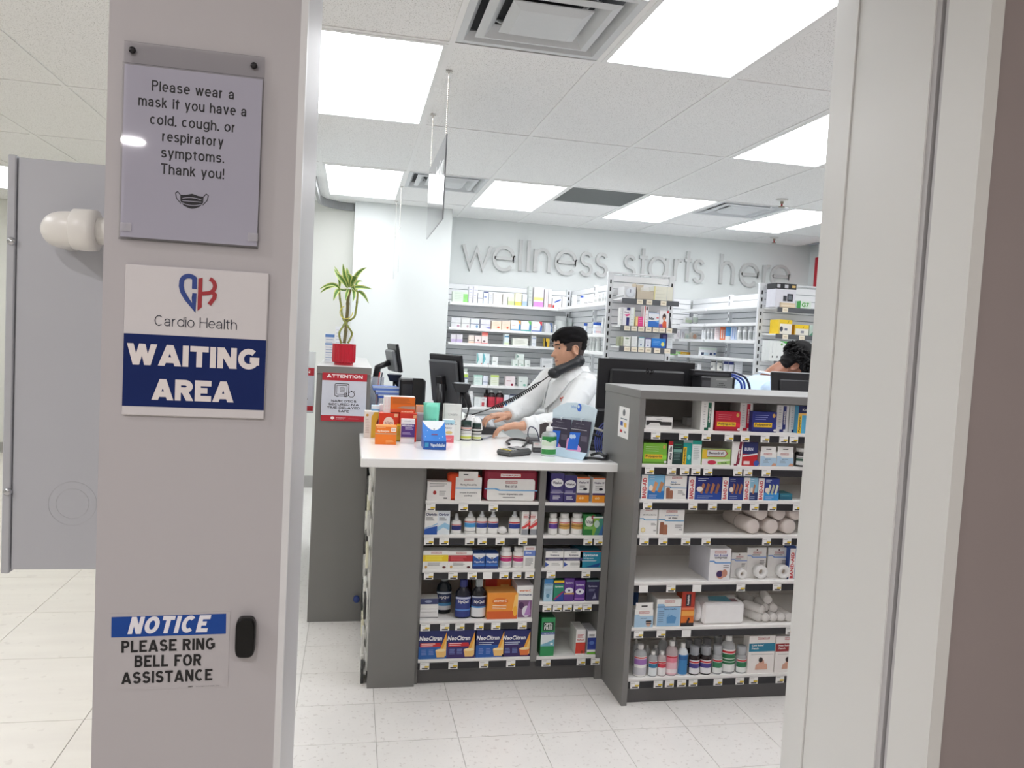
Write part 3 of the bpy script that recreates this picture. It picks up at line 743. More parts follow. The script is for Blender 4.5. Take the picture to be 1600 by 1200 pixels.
def bottle(kind, r, h, body, cap, bands, text=None, tcol=(250, 250, 250), name='bottle', seg=20):
    bp, cp, sy = PROF[kind]
    if isinstance(body, tuple) and len(body) == 4: bm = clear_plastic(body[:3], body[3])
    else: bm = M(body, 0.25)
    o = MB().lathe([(a*r, z*h) for a, z in bp], bm, seg, 1, sy).build(name)
    cm = clear_plastic(cap[:3], cap[3]) if len(cap) == 4 else M(cap, 0.35)
    MB().lathe([(a*r, z*h) for a, z in cp], cm, 16, 1, min(1, sy*1.3)).build('cap', o, local=True)
    if bands:
        lb = MB(); rr = r*1.012+0.0003
        for i, (v0, v1, c) in enumerate(bands):
            q = rr+0.00015*i
            lb.lathe([(q, v0*h), (q, v1*h)], M(c, 0.45), 16, 1, sy, a0=-PI/2-1.25, a1=-PI/2+1.25)
        if text:
            for (s_, u, v, ww, hh) in text:
                st = len(lb.v)
                q = rr+0.0012
                lb.text(s_, -ww*r, ww*r, (v-hh/2)*h, (v+hh/2)*h, 0, M(tcol, var=0), 0.02, 0, q)
                for i in range(st, len(lb.v)): lb.v[i].y *= sy
        lb.build('label', o, local=True)
    return o
NAVY = (36, 44, 110); BLU = (40, 92, 176); LBL = (120, 178, 222); MAG = (190, 52, 120); RED = (196, 40, 50); ORG = (232, 128, 38); GRN = (40, 130, 74)
PUR = (92, 52, 140); TEAL = (28, 140, 160); GRY = (120, 120, 122); GOLD = (206, 162, 88); MAR = (128, 32, 52); YEL = (238, 196, 44); BLK = (34, 32, 36); TXT = (70, 72, 84)

# ---- counter, wide bay
gp = 'goods on the counter shelves'
S = Shelf(zC[1], YS, 'top wide counter shelf', gp, 783, 0.945, (.331, .823))
o = S.box(667, 705, 753, (236, 234, 232), [('l', .5, .9, .8, .14, 3, GRY), ('e', .32, .42, .07, .11, (170, 50, 50)), ('l', .66, .5, .3, .2, 3, GRY), ('r', .7, .1, .85, .16, BLK)], 'small white soft travel kit pouch with a red dot', d=.05, name='soft_pouch', cat='pouch')
x, w, h, Y = S.span(700, 753, 742)
t = thing('first_aid_kit', 'orange soft first aid pouch with white front card, '+S.w, 'kit', (x, Y, S.z), gp)
MB().box(-w/2, w/2-.004, .012, .075, 0.0003, h*.98, M((226, 78, 34), .7, bump=.3), 0.008).build('pouch', t, local=True)
b = MB().box(-w*.28, w/2, .004, .010, 0.0004, h*.9, M(WHT)).box(-w*.2, w*.38, .005, .009, h*.9, h*1.12, M(WHT)); 
st = len(b.v); fill_print(b, [('ps', .5, .9, .36), ('t', 'Roving first aid kit', .5, .68, .62, .1, TXT), ('t', 'trousse de premiers', .5, .34, .66, .08, TXT), ('t', 'soins', .5, .22, .3, .07, TXT)], w*.78, h*.9, 0)
for i in range(st, len(b.v)): b.v[i].x += w*.11; b.v[i].y += .004
b.rect(-w*.28, w/2, h*.46, h*.5, .0032, M(LBL)); b.rect(-.008, .012, h*.99, h*1.02, .0045, DARK)
b.build('front_card', t, local=True)
x, w, h, Y = S.span(757, 841, 734.5)
t = thing('first_aid_kit', 'large maroon first aid case with rounded white label, '+S.w, 'kit', (x, Y, S.z), gp)
MB().box(-w/2, w/2, .006, .1, 0.0003, h, M((140, 34, 56), .5), 0.012).build('case', t, local=True)
b = MB(); pts = []
for cx, cz, a0 in ((w*.4, h*.62, 0), (-w*.4, h*.62, PI/2), (-w*.4, h*.1, PI), (w*.4, h*.1, 1.5*PI)):
    for k in range(5): pts.append((cx+w*.05*math.cos(a0+k*PI/8), cz+w*.05*math.sin(a0+k*PI/8)))
b.poly(pts, .0052, M(WHT))
st = len(b.v); fill_print(b, [('ps', .48, .82, .4), ('t', 'first aid kit', .5, .48, .22, .09, TXT), ('t', 'trousse de premiers soins', .5, .22, .46, .08, TXT), ('l', .5, .12, .3, .01, 1, GRY), ('ps', .5, .6, .22), ('swoosh', .36, LBL)], w, h, .0050)
b.build('label', t, local=True)
S = Shelf(zC[2], YS, 'second wide counter shelf', gp, 836, zC[1]-.044, (.331, .823))
S.box(662, 682.3, 796, WHT, [('p', [(0, 0), (1, 0), (1, .36), (.5, .30), (0, .22)], (34, 84, 170)), ('p', [(0, .27), (.55, .36), (1, .48), (1, .42), (.5, .33), (0, .24)], LBL), ('t', 'Otrivin', .5, .84, .84, .13, (40, 48, 96), .03), ('l', .45, .7, .7, .1, 3, GRY)], 'white nasal spray carton with dark blue wave')
S.box(683, 703, 797, (226, 234, 240), [('p', [(0, .12), (.5, .3), (1, .18), (1, .4), (.6, .5), (0, .3)], (150, 196, 226)), ('t', 'Otrivin', .5, .84, .8, .12, (50, 62, 110), .03), ('l', .45, .7, .6, .1, 3, GRY)], 'pale nasal spray carton with light blue splash')
S.bottle(705, 720.5, 802, 'drop', WHT, (226, 230, 232), [(.12, .5, WHT), (.2, .42, NAVY), (.44, .48, RED)], 'shortest white dropper bottle with navy label')
S.bottle(725.5, 743.5, 796, 'spray', WHT, (224, 228, 232), [(.06, .56, WHT), (.28, .46, (70, 156, 214)), (.48, .53, RED), (.1, .12, GRY)], 'white nasal spray bottle with light blue label')
S.bottle(744, 761, 796.5, 'spray', WHT, (224, 228, 232), [(.06, .56, WHT), (.26, .46, (44, 70, 150)), (.48, .53, RED)], 'white nasal spray bottle with royal blue label')
S.bottle(761.5, 778.5, 797, 'spray', WHT, (224, 228, 232), [(.06, .56, WHT), (.26, .46, (38, 58, 132)), (.48, .53, RED)], 'white nasal spray bottle with blue label beside the loose cap')
x, w, h, Y = S.span(778.5, 793.5, 824)
o = MB().ball((0, 0, h/2), 1, M(WHT, .3), w/2, w/2, h/2, 9).build('loose_stopper'); o.location = (x, Y+w/2, S.z); MB().lathe([(w*.44, h*.25), (w*.505, h*.3), (w*.505, h*.55), (w*.47, h*.6)], M((228, 228, 226), .4), 24).build('rim', o, local=True); S.lab(o, 'round white cap lying alone', 'cap')
S.bottle(794.5, 812.5, 797.5, 'spray', WHT, (224, 228, 232), [(.06, .56, WHT), (.24, .44, (38, 58, 140)), (.46, .52, RED)], 'white nasal spray bottle standing apart right of loose cap')
for k, (a_, c_) in enumerate(((815.5, 829), (830, 843.5))):
    S.box(a_, c_, 796.5, WHT, [('b', 0, .24, (150, 154, 160)), ('p', [(0, .32), (1, .58), (1, .42), (.3, .26), (0, .26)], (214, 70, 70)), ('p', [(.2, .42), (1, .7), (1, .62)], (232, 150, 140)), ('l', .5, .85, .7, .12, 3, RED)], 'white and grey spray carton with red swoosh, '+('the inner one' if k == 0 else 'against the divider'))
S = Shelf(zC[3], YS, 'third wide counter shelf', gp, 891, zC[2]-.044, (.331, .823))
def band_box(c1, bandc): return [('b', .42, .78, bandc), ('ps', .53, .9, .42), ('l', .45, .7, .7, .2, 4, tuple(min(255, v+70) for v in bandc)), ('l', .5, .33, .6, .12, 3, GRY), ('e', .13, .12, .05, .08, GOLD), ('e', .85, .1, .07, .06, (90, 40, 40))]
S.box(659, 699, 861, WHT, band_box(0, (236, 204, 40)), 'white cold tablet carton with yellow band')
S.box(700, 738.3, 861.5, WHT, band_box(0, (176, 44, 52)), 'white cold tablet carton with dark red band')
for k, (a_, c_) in enumerate(((738.8, 758), (758.6, 778.6))):
    S.box(a_, c_, 865, (38, 84, 160), [('b', 0, .16, (30, 52, 120)), ('p', [(0, 1), (1, 1), (1, .86), (.5, .62), (0, .86)], (226, 230, 234)), ('p', [(.4, .74), (.6, .74), (.5, .62)], BLK), ('t', 'VapoRub', .5, .44, .8, .15, (230, 236, 244), .03), ('b', .2, .3, (60, 120, 200))], 'blue chest rub carton with white flap, '+('beside the red-banded carton' if k == 0 else 'beside the white bottles'))
for k, (a_, c_, y_) in enumerate(((780.6, 799.4, 854), (800.4, 818.4, 854.5))):
    S.bottle(a_, c_, y_, 'pill', WHT, (232, 232, 230), [(.06, .64, WHT), (.34, .52, MAG), (.55, .6, RED), (.12, .28, (214, 214, 216))], 'white pill bottle with magenta label, '+('left of its twin' if k == 0 else 'right of its twin'))
S.box(819, 837.3, 853, WHT, [('b', .55, .8, (108, 134, 202)), ('t', 'Sinus', .4, .7, .5, .09, (240, 244, 250)), ('ps', .5, .88, .7), ('l', .5, .45, .7, .3, 6, GRY)], 'white carton with periwinkle band at the row end')
S = Shelf(zC[4], YS, 'fourth wide counter shelf', gp, 970, zC[3]-.044, (.331, .823))
x, w, h, Y = S.span(655, 684, 958, .03)
S.box(655, 684, 952, (236, 236, 236), [('l', .5, .7, .9, .02, 1, GRY), ('b', .05, .12, GRY)], 'flat white cough drop carton, lower of two', back=.03, d=.06)
o = S.box(655, 684, 935.5, WHT, [('b', .45, 1, (58, 66, 110)), ('e', .45, .72, .2, .12, (150, 160, 190))], 'white and navy flat carton lying on another', back=.032, d=.06, lift=atY(670, 952, YS+.03).z-S.z+.001)
S.bottle(684.5, 708.5, 902.5, 'syrup', (26, 34, 40), (150, 158, 160, .6), [(.12, .56, (40, 60, 90)), (.32, .46, (38, 52, 104)), (.2, .27, (80, 150, 200)), (.1, .2, (224, 226, 228)), (.5, .54, (200, 210, 220))], 'dark liquid cold medicine bottle with green neck, set back', back=.1, text=[('NyQuil', 0, .41, .72, .09)])
S.bottle(711.5, 736, 905, 'syrup', (24, 26, 44), (40, 50, 120), [(.04, .56, (44, 58, 130)), (.5, .55, (190, 196, 220)), (.2, .24, (90, 140, 210))], 'dark liquid cold medicine bottle with all-blue label and blue cap', text=[('NyQuil', 0, .43, .72, .09)])
S.bottle(736.5, 760, 904.5, 'syrup', (26, 26, 32), (200, 208, 212, .6), [(.04, .3, (226, 228, 230)), (.3, .56, (40, 50, 100)), (.27, .31, (80, 150, 210)), (.53, .57, (170, 176, 190))], 'dark liquid cold medicine bottle with white lower label and clear cup', text=[('NyQuil', 0, .42, .74, .09)])
S.bottle(730, 745, 901, 'syrup', (50, 20, 26), (36, 34, 40), [], 'dark bottle half hidden behind the two front cold medicine bottles', back=.16)
S.box(761, 809, 926.5, (238, 150, 52), [('p', [(.8, 0), (1, 0), (1, 1), (.9, .9), (.84, .4)], (250, 200, 110)), ('b', 0, .3, (214, 96, 36)), ('t', 'emergen-C', .42, .7, .44, .13, (250, 236, 214), .03), ('l', .42, .52, .5, .12, 3, (250, 240, 220)), ('e', .42, .68, .27, .13, (226, 120, 40)), ('t', 'emergen-C', .42, .69, .42, .12, (250, 240, 220), .03), ('e', .92, .3, .07, .2, (245, 180, 60))], 'orange vitamin drink carton, front of the stack', d=.09, topc=(236, 170, 90))
S.box(757, 797, 903.5, (226, 110, 44), [('p', [(0, 0), (.5, 0), (.45, 1), (0, 1)], (196, 54, 40)), ('r', .6, .3, .95, .8, (244, 190, 110)), ('l', .78, .7, .3, .3, 3, RED)], 'red and orange vitamin carton standing taller behind the orange one', back=.12, d=.06)
S.box(811, 836.5, 915, WHT, [('t', 'emergen-C', .5, .84, .7, .09, (226, 120, 50), .03), ('t', 'Immune', .5, .73, .8, .07, (60, 70, 120), .02), ('r', .1, .04, .95, .56, (120, 84, 120)), ('e', .62, .22, .26, .17, (226, 222, 232)), ('e', .3, .4, .16, .1, (74, 40, 84)), ('p', [(.5, .1), (.9, .1), (.8, .55)], (176, 130, 190))], 'white carton with purple berry picture', d=.16, topc=(210, 206, 212), side=(200, 196, 204))
S = Shelf(zC[5], YS, 'bottom wide counter shelf', gp, 1031, zC[4]-.044, (.331, .823))
NEO = (('red band and bright blue base', (34, 96, 170), True), ('red band and purple base', (60, 46, 110), True), ('no band and bright blue base', (36, 90, 170), False), ('no band and dark purple base', (52, 36, 96), False))
for k, (lx, bc, red) in enumerate(NEO):
    a_ = 652.3+k*45.6
    G = [('b', 0, .45, bc), ('p', [(.98, .95), (.68, .1), (.98, .1)], (238, 170, 60)), ('p', [(.98, .7), (.78, .1), (.98, .1)], (246, 204, 120)), ('t', 'NeoCitran', .42, .72, .8, .16, (240, 240, 244), .04, .15), ('p', [(.1, .8), (.5, .88), (.3, .84)], (200, 214, 240))]
    if red: G += [('p', [(.05, .42), (.8, .42), (.76, .56), (.05, .56)], (200, 40, 48)), ('l', .36, .53, .54, .06, 2, (244, 220, 220))]
    else: G += [('l', .38, .55, .58, .07, 2, (214, 222, 240))]
    G += [('l', .2, .32, .2, .16, 4, (130, 150, 210)), ('l', .46, .32, .2, .16, 4, (130, 150, 210)), ('p', [(.65, .05), (.93, .05), (.98, .3), (.6, .3)], (240, 196, 120) if k != 3 else (226, 120, 60)), ('e', .79, .3, .18, .05, (250, 226, 170))]
    S.box(a_, a_+44.6, 984.5, (30, 38, 104), G, 'navy hot drink carton, '+lx, d=.05, topc=(60, 70, 140))
# ---- counter, narrow bay
S = Shelf(zR[1], YS, 'top narrow counter shelf', gp, 785.5, 0.945, (.853, 1.125))
for k, (a_, c_, y_) in enumerate(((860, 881, 740), (881.4, 900.4, 743))):
    S.box(a_, c_, y_, (64, 56, 116), [('e', .5, .68, .46, .15, (236, 236, 240)), ('t', 'Vitalux', .5, .68, .7, .09, (50, 46, 80), .03), ('l', .5, .42, .8, .1, 3, (170, 166, 200)), ('b', .32, .36, (150, 148, 170)), ('l', .5, .22, .6, .1, 3, (226, 226, 236))], 'purple eye vitamin carton with white oval, '+('taller front one' if k == 0 else 'smaller one beside it'), d=.08, topc=(150, 150, 160))
for k, (a_, c_, y_) in enumerate(((901, 921, 746), (926, 945.6, 747))):
    S.box(a_, c_, y_, (240, 240, 240), [('b', 0, .3, (236, 150, 40)), ('b', .3, .38, (60, 50, 100)), ('t', 'Vitalux H', .5, .8, .8, .08, (60, 50, 90), .03), ('b', .95, 1, (226, 110, 50)), ('l', .5, .66, .6, .15, 3, GRY), ('e', .66, .54, .16, .05, (50, 50, 60)), ('t', '60', .4, .18, .36, .1, (250, 220, 160), .03)], 'white and orange eye vitamin carton, '+('beside the purple ones' if k == 0 else 'at the right end'), d=.08, topc=(150, 120, 90))
S = Shelf(zR[2], YS, 'second narrow counter shelf', gp, 837, zR[1]-.044, (.853, 1.125))
S.bottle(856, 870.5, 801, 'pill', WHT, (232, 232, 230), [(.06, .64, WHT), (.3, .52, (104, 70, 158)), (.55, .6, RED)], 'white pill bottle with purple label')
for k, (a_, c_) in enumerate(((872.5, 890), (892, 910.5))):
    S.bottle(a_, c_, 801.3, 'pill', WHT, (232, 232, 230), [(.06, .64, WHT), (.28, .54, GOLD), (.56, .6, RED), (.4, .46, (150, 110, 50))], 'white pill bottle with gold label, '+('beside the purple-labelled one' if k == 0 else 'beside the green pack'))
S.box(911.5, 930, 804, (46, 128, 62), [('e', .5, .66, .36, .26, (226, 232, 222)), ('t', 'Vital', .5, .64, .6, .16, (56, 70, 60), .02), ('e', .78, .86, .14, .1, (150, 40, 60)), ('r', .1, .28, .9, .42, (120, 180, 90))], 'green supplement pack with white oval')
S.box(931, 947.3, 807.5, (70, 140, 120), [('p', [(0, 1), (.7, 1), (.2, 0), (0, 0)], (130, 178, 70)), ('p', [(.6, 0), (1, 0), (1, .6)], (60, 110, 170)), ('e', .4, .6, .26, .2, (190, 214, 200)), ('b', .92, 1, (226, 230, 226))], 'green and blue supplement pack at the right side panel')
S = Shelf(zR[3], YS, 'third narrow counter shelf', gp, 889, zR[2]-.044, (.853, 1.125))
for k, (a_, c_) in enumerate(((852, 880.3), (881, 910.5))):
    S.box(a_, c_, 861.5, WHT, [('b', .44, .62, (64, 60, 100)), ('t', 'Systane', .5, .76, .5, .12, (70, 70, 100), .03), ('l', .5, .53, .7, .02, 1, (210, 210, 226)), ('p', [(0, .06), (.22, .2), (0, .36)], (60, 90, 170)), ('l', .6, .28, .5, .1, 2, GRY), ('r', .36, .93, .64, .96, DARKC := (50, 50, 54))], 'white eyelid wipes carton with navy band, '+('by the divider' if k == 0 else 'beside the teal carton'), d=.05, topc=(180, 186, 200))
S.box(911.5, 944.6, 861, (36, 138, 168), [('t', 'Systane', .5, .74, .7, .2, (236, 244, 248), .03), ('t', 'wipes', .4, .56, .5, .1, (226, 240, 246), .02), ('l', .45, .44, .7, .05, 2, (220, 236, 244)), ('p', [(.3, .05), (1, .3), (.9, .05)], (24, 70, 140)), ('b', .95, 1, (190, 90, 80))], 'large teal eye wipes carton', d=.16, topc=(60, 130, 150), side=(40, 110, 140))
S = Shelf(zR[4], YS, 'fourth narrow counter shelf', gp, 941, zR[3]-.044, (.853, 1.125))
S.box(850, 864, 905, (176, 210, 228), [('b', .8, 1, (60, 130, 190)), ('t', 'Systane', .5, .74, .8, .09, (90, 130, 160), .02), ('e', .45, .26, .2, .1, (100, 150, 180)), ('l', .5, .55, .7, .2, 4, (130, 160, 180))], 'pale blue eye drop carton')
S.box(865.2, 881, 907, (40, 140, 110), [('b', .88, 1, YEL), ('b', .8, .88, (34, 48, 120)), ('t', 'Systane', .5, .7, .8, .1, (236, 244, 236), .03), ('p', [(0, 0), (1, 0), (1, .45)], (40, 70, 150)), ('p', [(0, .12), (.9, .5), (1, .44), (.1, .05)], (150, 50, 100))], 'green and blue eye drop carton with yellow top')
S.box(881.4, 897.2, 903.5, (92, 54, 140), [('t', 'Systane', .5, .8, .8, .09, (236, 230, 244), .03), ('e', .5, .46, .42, .13, (226, 226, 236)), ('b', .3, .36, GOLD), ('e', .5, .46, .1, .05, (60, 50, 90))], 'purple eye drop carton with eye picture, taller one')
S.box(898, 914, 907, (100, 60, 148), [('t', 'Systane', .5, .78, .8, .1, (236, 230, 244), .03), ('e', .5, .46, .42, .14, (230, 230, 238)), ('e', .5, .46, .1, .05, (60, 50, 90)), ('b', .08, .14, (160, 110, 190))], 'purple eye drop carton with eye picture, lower one')
S.box(919.5, 939.5, 906.5, (46, 42, 82), [('t', 'Systane', .5, .7, .7, .1, (200, 204, 226), .03), ('p', [(.5, .1), (.7, .4), (.82, .12)], (150, 150, 180)), ('l', .5, .55, .6, .06, 2, (150, 154, 190)), ('b', .94, 1, (110, 150, 150))], 'dark navy eye drop carton at the right', d=.1, topc=(80, 110, 110))
S = Shelf(zR[5], YS, 'bottom narrow counter shelf', gp, 1027, zR[4]-.044, (.853, 1.125))
S.box(845, 866.5, 965, (46, 146, 88), [('b', .26, .6, (226, 234, 236)), ('r', .12, .66, .9, .88, (24, 60, 44)), ('t', 'OPTI-', .5, .82, .6, .08, (236, 240, 236), .03), ('t', 'FREE', .5, .73, .6, .08, (236, 240, 236), .03), ('b', .56, .62, (80, 100, 160)), ('t', 'replenish', .5, .59, .8, .04, (230, 236, 244), .01), ('p', [(0, .26), (1, .26), (1, .44), (.5, .36), (0, .3)], (120, 176, 196)), ('e', .8, .32, .1, .03, (230, 240, 240))], 'tall green lens solution carton', d=.1, topc=(30, 80, 54))
S.box(899.5, 914.5, 984, (238, 236, 234), [('b', .06, .5, (214, 66, 50)), ('t', 'Refresh', .5, .6, .7, .06, (200, 60, 50), .02), ('l', .5, .8, .7, .1, 3, RED), ('e', .7, .12, .16, .06, (150, 60, 40))], 'white and red eye drop carton standing on the nearly empty shelf', d=.1, topc=(226, 224, 222), side=(228, 226, 224))
S.box(919.5, 932.5, 986, (236, 236, 238), [('b', .22, .72, (38, 58, 140)), ('b', .02, .12, (110, 180, 60)), ('l', .5, .85, .7, .1, 3, GRY), ('e', .5, .5, .3, .08, (90, 120, 190))], 'white and navy eye drop carton with green foot', d=.1, topc=(180, 180, 184), side=(210, 210, 214))
# ---- grey cabinet on the right
gq = 'first-aid goods in the grey cabinet'
S = Shelf(zG[1], YGS, 'top shelf of grey cabinet', gq, 673, 1.288, (1.185, 2.32))
S.box(1008.5, 1051, 652, (236, 236, 234), [('r', .02, .25, .98, .62, (226, 226, 224)), ('p', [(.02, .3), (.1, .3), (.16, .5), (.5, .5), (.55, .3), (.97, .3), (.97, .62), (.6, .62), (.5, .7), (.02, .7)], (44, 42, 44)), ('t', 'pharma', .5, .82, .2, .09, GRY)], 'flat white and black carton lying alone', d=.05, topc=(240, 240, 238))
S.box(1073, 1092, 653, (222, 222, 220), [('l', .5, .8, .9, .6, 5, (170, 170, 170))], 'pale stack of blister packs at the back', back=.2, d=.05)
def tallstripe(c): return [('r', .52, .1, .78, .96, c), ('p', [(.3, .0), (.62, .0), (.62, .1), (.3, .1)], c), ('v', 'ointment', .65, .52, .14, .5, WHT), ('l', .28, .9, .2, .7, 9, (190, 190, 192))]
S.box(1095, 1115.5, 627, WHT, tallstripe((24, 96, 74)), 'tall white carton with dark green stripe', d=.09, side=(214, 214, 210))
poly = lambda c, hi: [('b', .0, .1, tuple(int(v*.8) for v in c)), ('p', [(.06, .24), (.88, .24), (.82, .46), (.06, .46)], YEL), ('t', 'Polysporin', .45, .35, .68, .15, (50, 40, 50), .03, .12), ('l', .4, .82, .6, .2, 3, hi), ('e', .88, .82, .06, .1, GOLD), ('r', .82, .22, 1, .42, tuple(min(255, int(v*1.2)) for v in c)), ('e', .95, .1, .06, .06, WHT)]
S.box(1118, 1157, 643, (192, 34, 58), poly((192, 34, 58), (240, 150, 160)), 'red antibiotic ointment carton with yellow name band', d=.03)
S.box(1155.5, 1176, 629.5, WHT, tallstripe((200, 38, 60)), 'tall white carton with red stripe', d=.09, back=.035, side=(214, 214, 210))
S.box(1175.5, 1213.5, 643.5, (38, 48, 124), poly((38, 48, 124), (150, 160, 220)), 'navy antibiotic ointment carton with yellow name band', d=.03)
S.box(1213, 1232.5, 633, WHT, tallstripe((40, 50, 120)), 'tall white carton with navy stripe, nearer the navy carton', d=.09, back=.035, side=(214, 214, 210))
S.box(1233.5, 1249, 633.5, WHT, tallstripe((36, 44, 112)), 'tall white carton with navy stripe, farther right of the pair', d=.09, back=.035, side=(214, 214, 210))
S.box(1247, 1264, 634.5, (90, 176, 214), [('b', .74, 1, (34, 44, 90)), ('r', .0, .0, .34, .66, YEL), ('v', 'Polysporin', .17, .33, .2, .56, (50, 40, 50)), ('b', .66, .74, (236, 190, 110)), ('t', 'Kids', .6, .86, .5, .08, WHT)], 'light blue carton with yellow edge by the door jamb', d=.03)
S.box(1266, 1300, 640, (220, 220, 222), [('b', .2, .5, BLU)], 'white and blue carton hidden behind the jamb', d=.04)
S = Shelf(zG[2], YGS, 'second shelf of grey cabinet', gq, 728, zG[1]-.044, (1.185, 2.32))
S.box(1004.5, 1042, 692.5, (122, 186, 62), poly((122, 186, 62), (220, 240, 190)), 'lime green antibiotic ointment carton', d=.03)
S.box(1044, 1067, 684.5, (30, 62, 58), [('r', 0, 0, .3, .94, WHT), ('r', 0, .78, .3, .94, RED), ('v', 'After Bite', .15, .45, .2, .56, (50, 50, 56)), ('r', .36, .5, .94, .62, (120, 170, 160)), ('l', .65, .44, .5, .24, 5, (110, 140, 136)), ('l', .65, .82, .5, .12, 2, (60, 150, 100))], 'dark green bite treatment carton with white spine', d=.04)
S.box(1067.3, 1081, 684, (30, 160, 152), [('r', 0, 0, .4, .72, YEL), ('v', 'Polysporin', .2, .36, .24, .62, (50, 40, 50)), ('b', .9, 1, (170, 190, 190)), ('e', .7, .3, .2, .1, (120, 210, 200))], 'narrow teal carton with yellow edge', d=.03)
S.box(1081.3, 1096, 684, (230, 236, 234), [('b', .84, 1, (36, 166, 150)), ('l', .5, .74, .7, .5, 8, (180, 190, 190))], 'white carton with teal top', d=.03)
S.box(1096.5, 1141.5, 702, (166, 204, 104), [('r', 0, .4, .2, .95, (226, 190, 60)), ('p', [(.16, .52), (.8, .52), (.9, .74), (.8, .96), (.16, .96)], (176, 44, 66)), ('p', [(.17, .56), (.78, .56), (.86, .74), (.78, .93), (.17, .93)], (214, 216, 216)), ('t', 'Benadryl', .48, .74, .52, .2, (60, 40, 50), .03), ('b', 0, .38, (226, 232, 214)), ('e', .35, .17, .16, .14, (200, 50, 80)), ('r', .0, .02, .2, .34, (236, 226, 230)), ('p', [(.55, .05), (1, .1), (1, .3), (.55, .2)], (160, 206, 110)), ('t', 'itch', .78, .15, .2, .1, (50, 60, 60), .03)], 'pale green itch cream carton with grey oval', d=.04, topc=(190, 200, 170))
S.box(1143.5, 1160, 688, WHT, [('p', [(.45, .06), (.75, .06), (.95, 1), (.7, 1)], (130, 34, 60)), ('p', [(.25, 0), (.6, 0), (.6, .07), (.25, .07)], (130, 34, 60)), ('v', 'cortate', .7, .5, .13, .4, WHT)], 'tall white carton with slanted maroon stripe', d=.09, side=(214, 212, 208))
b_ = S.box(1160, 1184, 688, (196, 36, 44), [('b', .5, 1, (38, 44, 96)), ('e', .45, .72, .46, .24, (36, 44, 100)), ('p', [(0, .44), (1, .54), (1, .48), (0, .38)], (226, 226, 230)), ('t', 'BURN', .4, .7, .56, .13, (214, 220, 236), .03), ('r', .1, .06, .5, .2, (236, 220, 220)), ('e', .95, .12, .18, .12, (60, 90, 170))], 'red and navy burn treatment carton', d=.04)
for k, (a_, c_) in enumerate(((1188, 1213.3), (1213.8, 1240))):
    S.box(a_, c_, 698, WHT, [('p', [(0, .02), (1, .02), (1, .62), (.3, .62), (.2, .72), (0, .72)], (176, 206, 228)), ('ps', .45, .86, .5), ('t', 'gloves', .5, .5, .36, .08, (70, 90, 120)), ('l', .4, .38, .4, .1, 2, GRY), ('p', [(.7, .04), (1, .04), (1, .2), (.84, .24)], (214, 160, 130))], 'hang-tab carton with a hand picture, '+('left' if k == 0 else 'right')+' of the two', tab=.28, d=.05)
S.bottle(1242, 1257.5, 700, 'pill', (40, 38, 36), (226, 226, 222), [(.1, .6, (226, 228, 226)), (.32, .46, (60, 90, 76)), (.5, .54, GRY)], 'small dark bottle with white label at the jamb')
S = Shelf(zG[3], YGS, 'third shelf of grey cabinet', gq, 783, zG[2]-.044, (1.185, 2.32))
def bandaid(c0, c1, ws, fingers, tan=(206, 150, 110)):
    G = [('b', 0, .34, c1), ('r', 0, 0, ws, 1, (240, 238, 236)), ('v', 'BAND-AID', ws*.5, .45, ws*.62, .84, (196, 36, 46))]
    for q in range(fingers):
        u = ws+.12+(1-ws-.2)*(q+.2)/fingers; du = (1-ws)*.5/max(fingers, 2)
        G.append(('p', [(u, .3), (u+du*.75, .26), (u+du*1.5, .66), (u+du*.75, .74)], tuple(int(v*(1-.12*(q % 2))) for v in tan)))
    G.append(('e', ws+.14, .46, .09, .12, (236, 226, 214)))
    G.append(('l', ws+.3*(1-ws), .92, .4*(1-ws), .08, 2, (214, 226, 240)))
    G.append(('l', ws+.4*(1-ws), .16, .6*(1-ws), .08, 2, (170, 190, 226)))
    return G
S.box(1001.5, 1038, 742, (126, 186, 222), bandaid((126, 186, 222), (50, 120, 190), .28, 2, (214, 152, 104)), 'light blue plaster box with red lettered white spine', d=.04, topc=(160, 190, 210))
PSB = lambda tcol: [('ps', .54, .92, .46), ('t', 'fabric', .4, .73, .24, .07, (90, 140, 190), .02), ('t', 'bandages', .48, .64, .46, .07, (60, 60, 66), .03), ('swoosh', .5, (70, 140, 190)), ('l', .75, .36, .3, .12, 3, GRY), ('t', '100', .88, .2, .12, .07, (110, 110, 112), .02)]
S.box(1038.4, 1073, 743.5, WHT, PSB(0)+[('p', [(.08, .02), (.22, .02), (.24, .44), (.2, .5), (.1, .5), (.06, .44)], (150, 100, 78)), ('p', [(.22, .02), (.38, .02), (.38, .34), (.34, .38), (.26, .38), (.22, .34)], (162, 110, 86))], 'white fabric bandage box with brown plasters, between blue boxes', d=.04)
S.box(1075, 1127.5, 745, (34, 46, 120), bandaid((34, 46, 120), (36, 74, 160), .2, 4, (168, 112, 80)), 'wide navy plaster box with four brown plasters', d=.04, topc=(60, 70, 130))
S.box(1127.8, 1161.5, 746, (36, 48, 118), bandaid((36, 48, 118), (40, 64, 140), .29, 3, (170, 112, 84)), 'navy plaster box with a white gauze pad picture', d=.04, topc=(60, 70, 130))
S.box(1161.8, 1184, 746.5, (140, 190, 214), bandaid((140, 190, 214), (40, 56, 110), .42, 1, (190, 130, 92)), 'narrow pale blue plaster box with a single plaster', d=.04)
S.box(1184.2, 1217.5, 747.5, (40, 60, 140), bandaid((40, 60, 140), (58, 150, 216), .28, 3, (214, 220, 190)), 'navy and sky blue plaster box with pale plasters', d=.04, topc=(60, 70, 130))
S.box(1218, 1238, 771.5, (40, 120, 140), [('b', .0, .5, (30, 100, 124)), ('l', .5, .7, .7, .1, 1, (150, 200, 210))], 'low teal box lying right of the plaster boxes', d=.07, back=.02, topc=(60, 130, 140))
